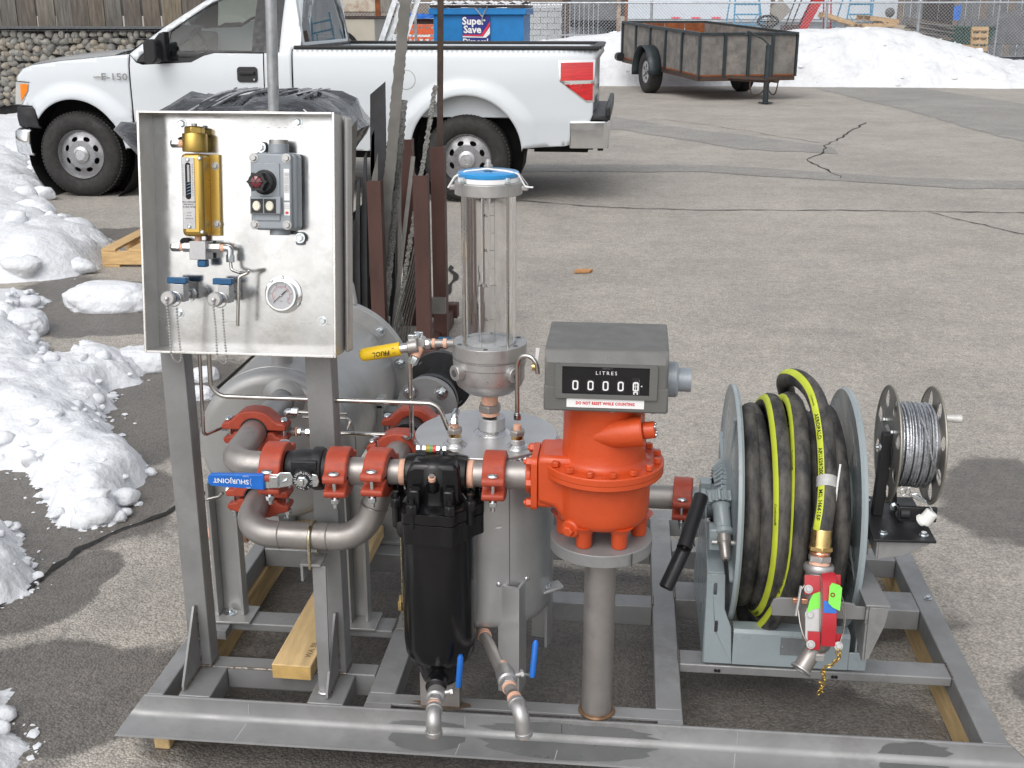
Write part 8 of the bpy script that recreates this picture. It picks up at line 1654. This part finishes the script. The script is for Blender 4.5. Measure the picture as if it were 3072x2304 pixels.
# ============================================================ bonding cable reel
def static_reel():
    t = thing('cable_reel', 'small steel cable reel with drilled discs on a black bracket', 'cable reel', (.64, 2.55, .54)); B = K['black']; X = Vector((1, 0, 0))
    ob('base_plate', MB().prism([(.566, 2.412), (.704, 2.418), (.706, 2.665), (.580, 2.66)], (0, 0, .534), (1, 0, 0), (0, 1, 0), (0, 0, .006)), B, t, bevel=.001)
    ob('bracket', MB().prism([(2.428, .488), (2.428, .533), (2.66, .533), (2.66, .50)], (.578, 0, 0), (0, 1, 0), (0, 0, 1), (.004, 0, 0)).prism([(.5825, .484), (.64, .496), (.694, .528), (.694, .533), (.5825, .533)], (0, 2.428, 0), (1, 0, 0), (0, 0, 1), (0, .003, 0)).prism([(2.431, .526), (2.431, .533), (2.66, .533), (2.66, .526)], (.692, 0, 0), (0, 1, 0), (0, 0, 1), (.003, 0, 0)), K['steel'], t, bevel=.001)
    ob('bracket_arm', MB().box(.560, .578, 2.50, 2.75, .46, .50), K['steel'], t, bevel=.001)
    for x, y in ((.594, 2.447), (.683, 2.447), (.590, 2.635)): inst('bolt', BZ, (x, y, .540), t)
    for x0, x1, z0, z1, lean in ((.589, .612, .5405, .738, .0),): ob('post', MB().prism([(x0, 2.545), (x1, 2.545), (x1, 2.570), (x0, 2.570)], (0, 0, .5405), (1, 0, 0), (0, 1, 0), (.008, .008, .198)), B, t, bevel=.001)
    ob('brace', MB().prism([(.612, .715), (.622, .712), (.642, .560), (.636, .552), (.628, .558)], (0, 2.535, 0), (1, 0, 0), (0, 0, 1), (0, .006, 0)), B, t, bevel=.001)
    inst('bolt', BZL, (.594, 2.56, .705), t, rot_to((-1, 0, 0)), (.7, .7, .5)); inst('bolt', BZ, (.634, 2.534, .570), t, rot_to((0, -1, 0)))
    c = Vector((0, 2.60, .700)); r = .136
    for x, ox in ((.618, 0), (.716, 0)):
        hs = []
        for k in range(8):
            a = R_(22.5 + 45 * k)
            if k % 2 == 0 or True: hs.append([(.106 * math.cos(a) + .017 * math.cos(q) * -math.sin(a) * 1.0 + .022 * math.sin(q) * math.cos(a), .106 * math.sin(a) + .017 * math.cos(q) * math.cos(a) + .022 * math.sin(q) * math.sin(a)) for q in [2 * PI * j / 14 for j in range(14)]])
        d = ob('disc', MB().plate(circ(0, 0, r, 64), hs, (x, c.y, c.z), (0, 1, 0), (0, 0, 1), (.0022, 0, 0)), K['reel2'], t); ob('disc_rim', MB().tube([(x + .001, c.y + r * math.cos(k * PI / 32), c.z + r * math.sin(k * PI / 32)) for k in range(64)], .0028, 8, closed=True), K['reel2rim'], d)
        for k in range(4): a = R_(45 + 90 * k); ob('disc_bolt', MB().lathe([(.006, 0), (.006, .005)], (x - .001, c.y + .062 * math.cos(a), c.z + .062 * math.sin(a)), (-1, 0, 0), 6), K['zinc'], d)
        ob('hub_cup', MB().lathe([(.045, 0), (.040, .006), (.022, .008), (.020, .014)], (x - .001, c.y, c.z), (-1, 0, 0), 28), K['reel2'], d)
    ob('spool', MB().cyl((.620, c.y, c.z), (.716, c.y, c.z), .088, n=40), K['reel2'], t)
    pts = []; n = 24 * 26
    for k in range(n):
        a = 2 * PI * k / 24; u = k / n; x = .625 + .084 * abs(((u * 3.0) % 2) - 1) + .0015 * math.sin(k * .13); rr = .094 + .0022 * math.floor(u * 3) + .001 * math.sin(k * .31); pts.append((x, c.y + rr * math.cos(a), c.z + rr * math.sin(a)))
    ob('cable', MB().tube(pts, .0022, 6), K['cable'], t)
    lo = [(.702 - .0, c.y - .100 * math.cos(a) - .004, c.z + .100 * math.sin(a)) for a in [R_(q) for q in (60, 40, 20, 0, -15, -28)]]
    ob('cross_strand', MB().tube(spline([(lo[i][0] - .030 + .008 * i * (1 if i < 4 else 1.2), lo[i][1] - .004, lo[i][2]) for i in range(6)], 5), .0022, 6), K['cable'], t)
    ob('lower_bar', MB().box(.636, .722, 2.500, 2.510, .548, .584).cyl((.640, 2.505, .566), (.662, 2.505, .566), .013, n=20).box(.636, .66, 2.50, 2.60, .548, .552), B, t, bevel=.003)
    ob('winding_handle', MB().tube([(.7185, 2.56, .781), (.726, 2.56, .781), (.735, 2.56, .781), (.755, 2.56, .781), (.766, 2.56, .781), (.7665, 2.56, .781)], .009, 20, rs=[.0065, .0070, .0085, .0095, .0098, .008]), mat('worn white grip', (.58, .57, .55), .35, .2, .15, 30), t)
    s = thing('cable_ball', 'white nylon ball stop with a washer hanging on the cable end', 'ball stop', (.70, 2.50, .57)); ob('ball', MB().tube([(.688, 2.484, .553), (.696, 2.484, .566), (.706, 2.484, .582)], .015, 24, rs=[.0145, .0155, .0145]), K['nylon'], s, bevel=.003, smooth=50); ob('washer', MB().ring((.681, 2.482, .560), (.684, 2.480, .563), .014, .005, 24), K['nylon'], s); ob('eyelet_wire', MB().tube(spline([(.706, 2.483, .582), (.703, 2.482, .590), (.694, 2.48, .602)], 6), .0016, 8), K['zinc'], s)
    p = thing('bonding_clip', 'small zinc spring clip hooked on the reel cable', 'clip', (.66, 2.49, .62)); ob('jaw', MB().box(-.024, .018, -.003, .003, -.005, .005).xf(Matrix.Translation((.672, 2.482, .614)) @ Matrix.Rotation(R_(27), 4, 'Y')), K['zinc'], p, bevel=.0015); ob('spring_wire', MB().tube(spline([(.640, 2.482, .628), (.648, 2.48, .640), (.655, 2.48, .624), (.668, 2.479, .626), (.690, 2.48, .604)], 6), .0014, 6).tube([(.636 + .006 * math.cos(a * PI / 6), 2.482, .628 + .008 * math.sin(a * PI / 6)) for a in range(12)], .0012, 6, closed=True), K['zinc'], p)
static_reel()
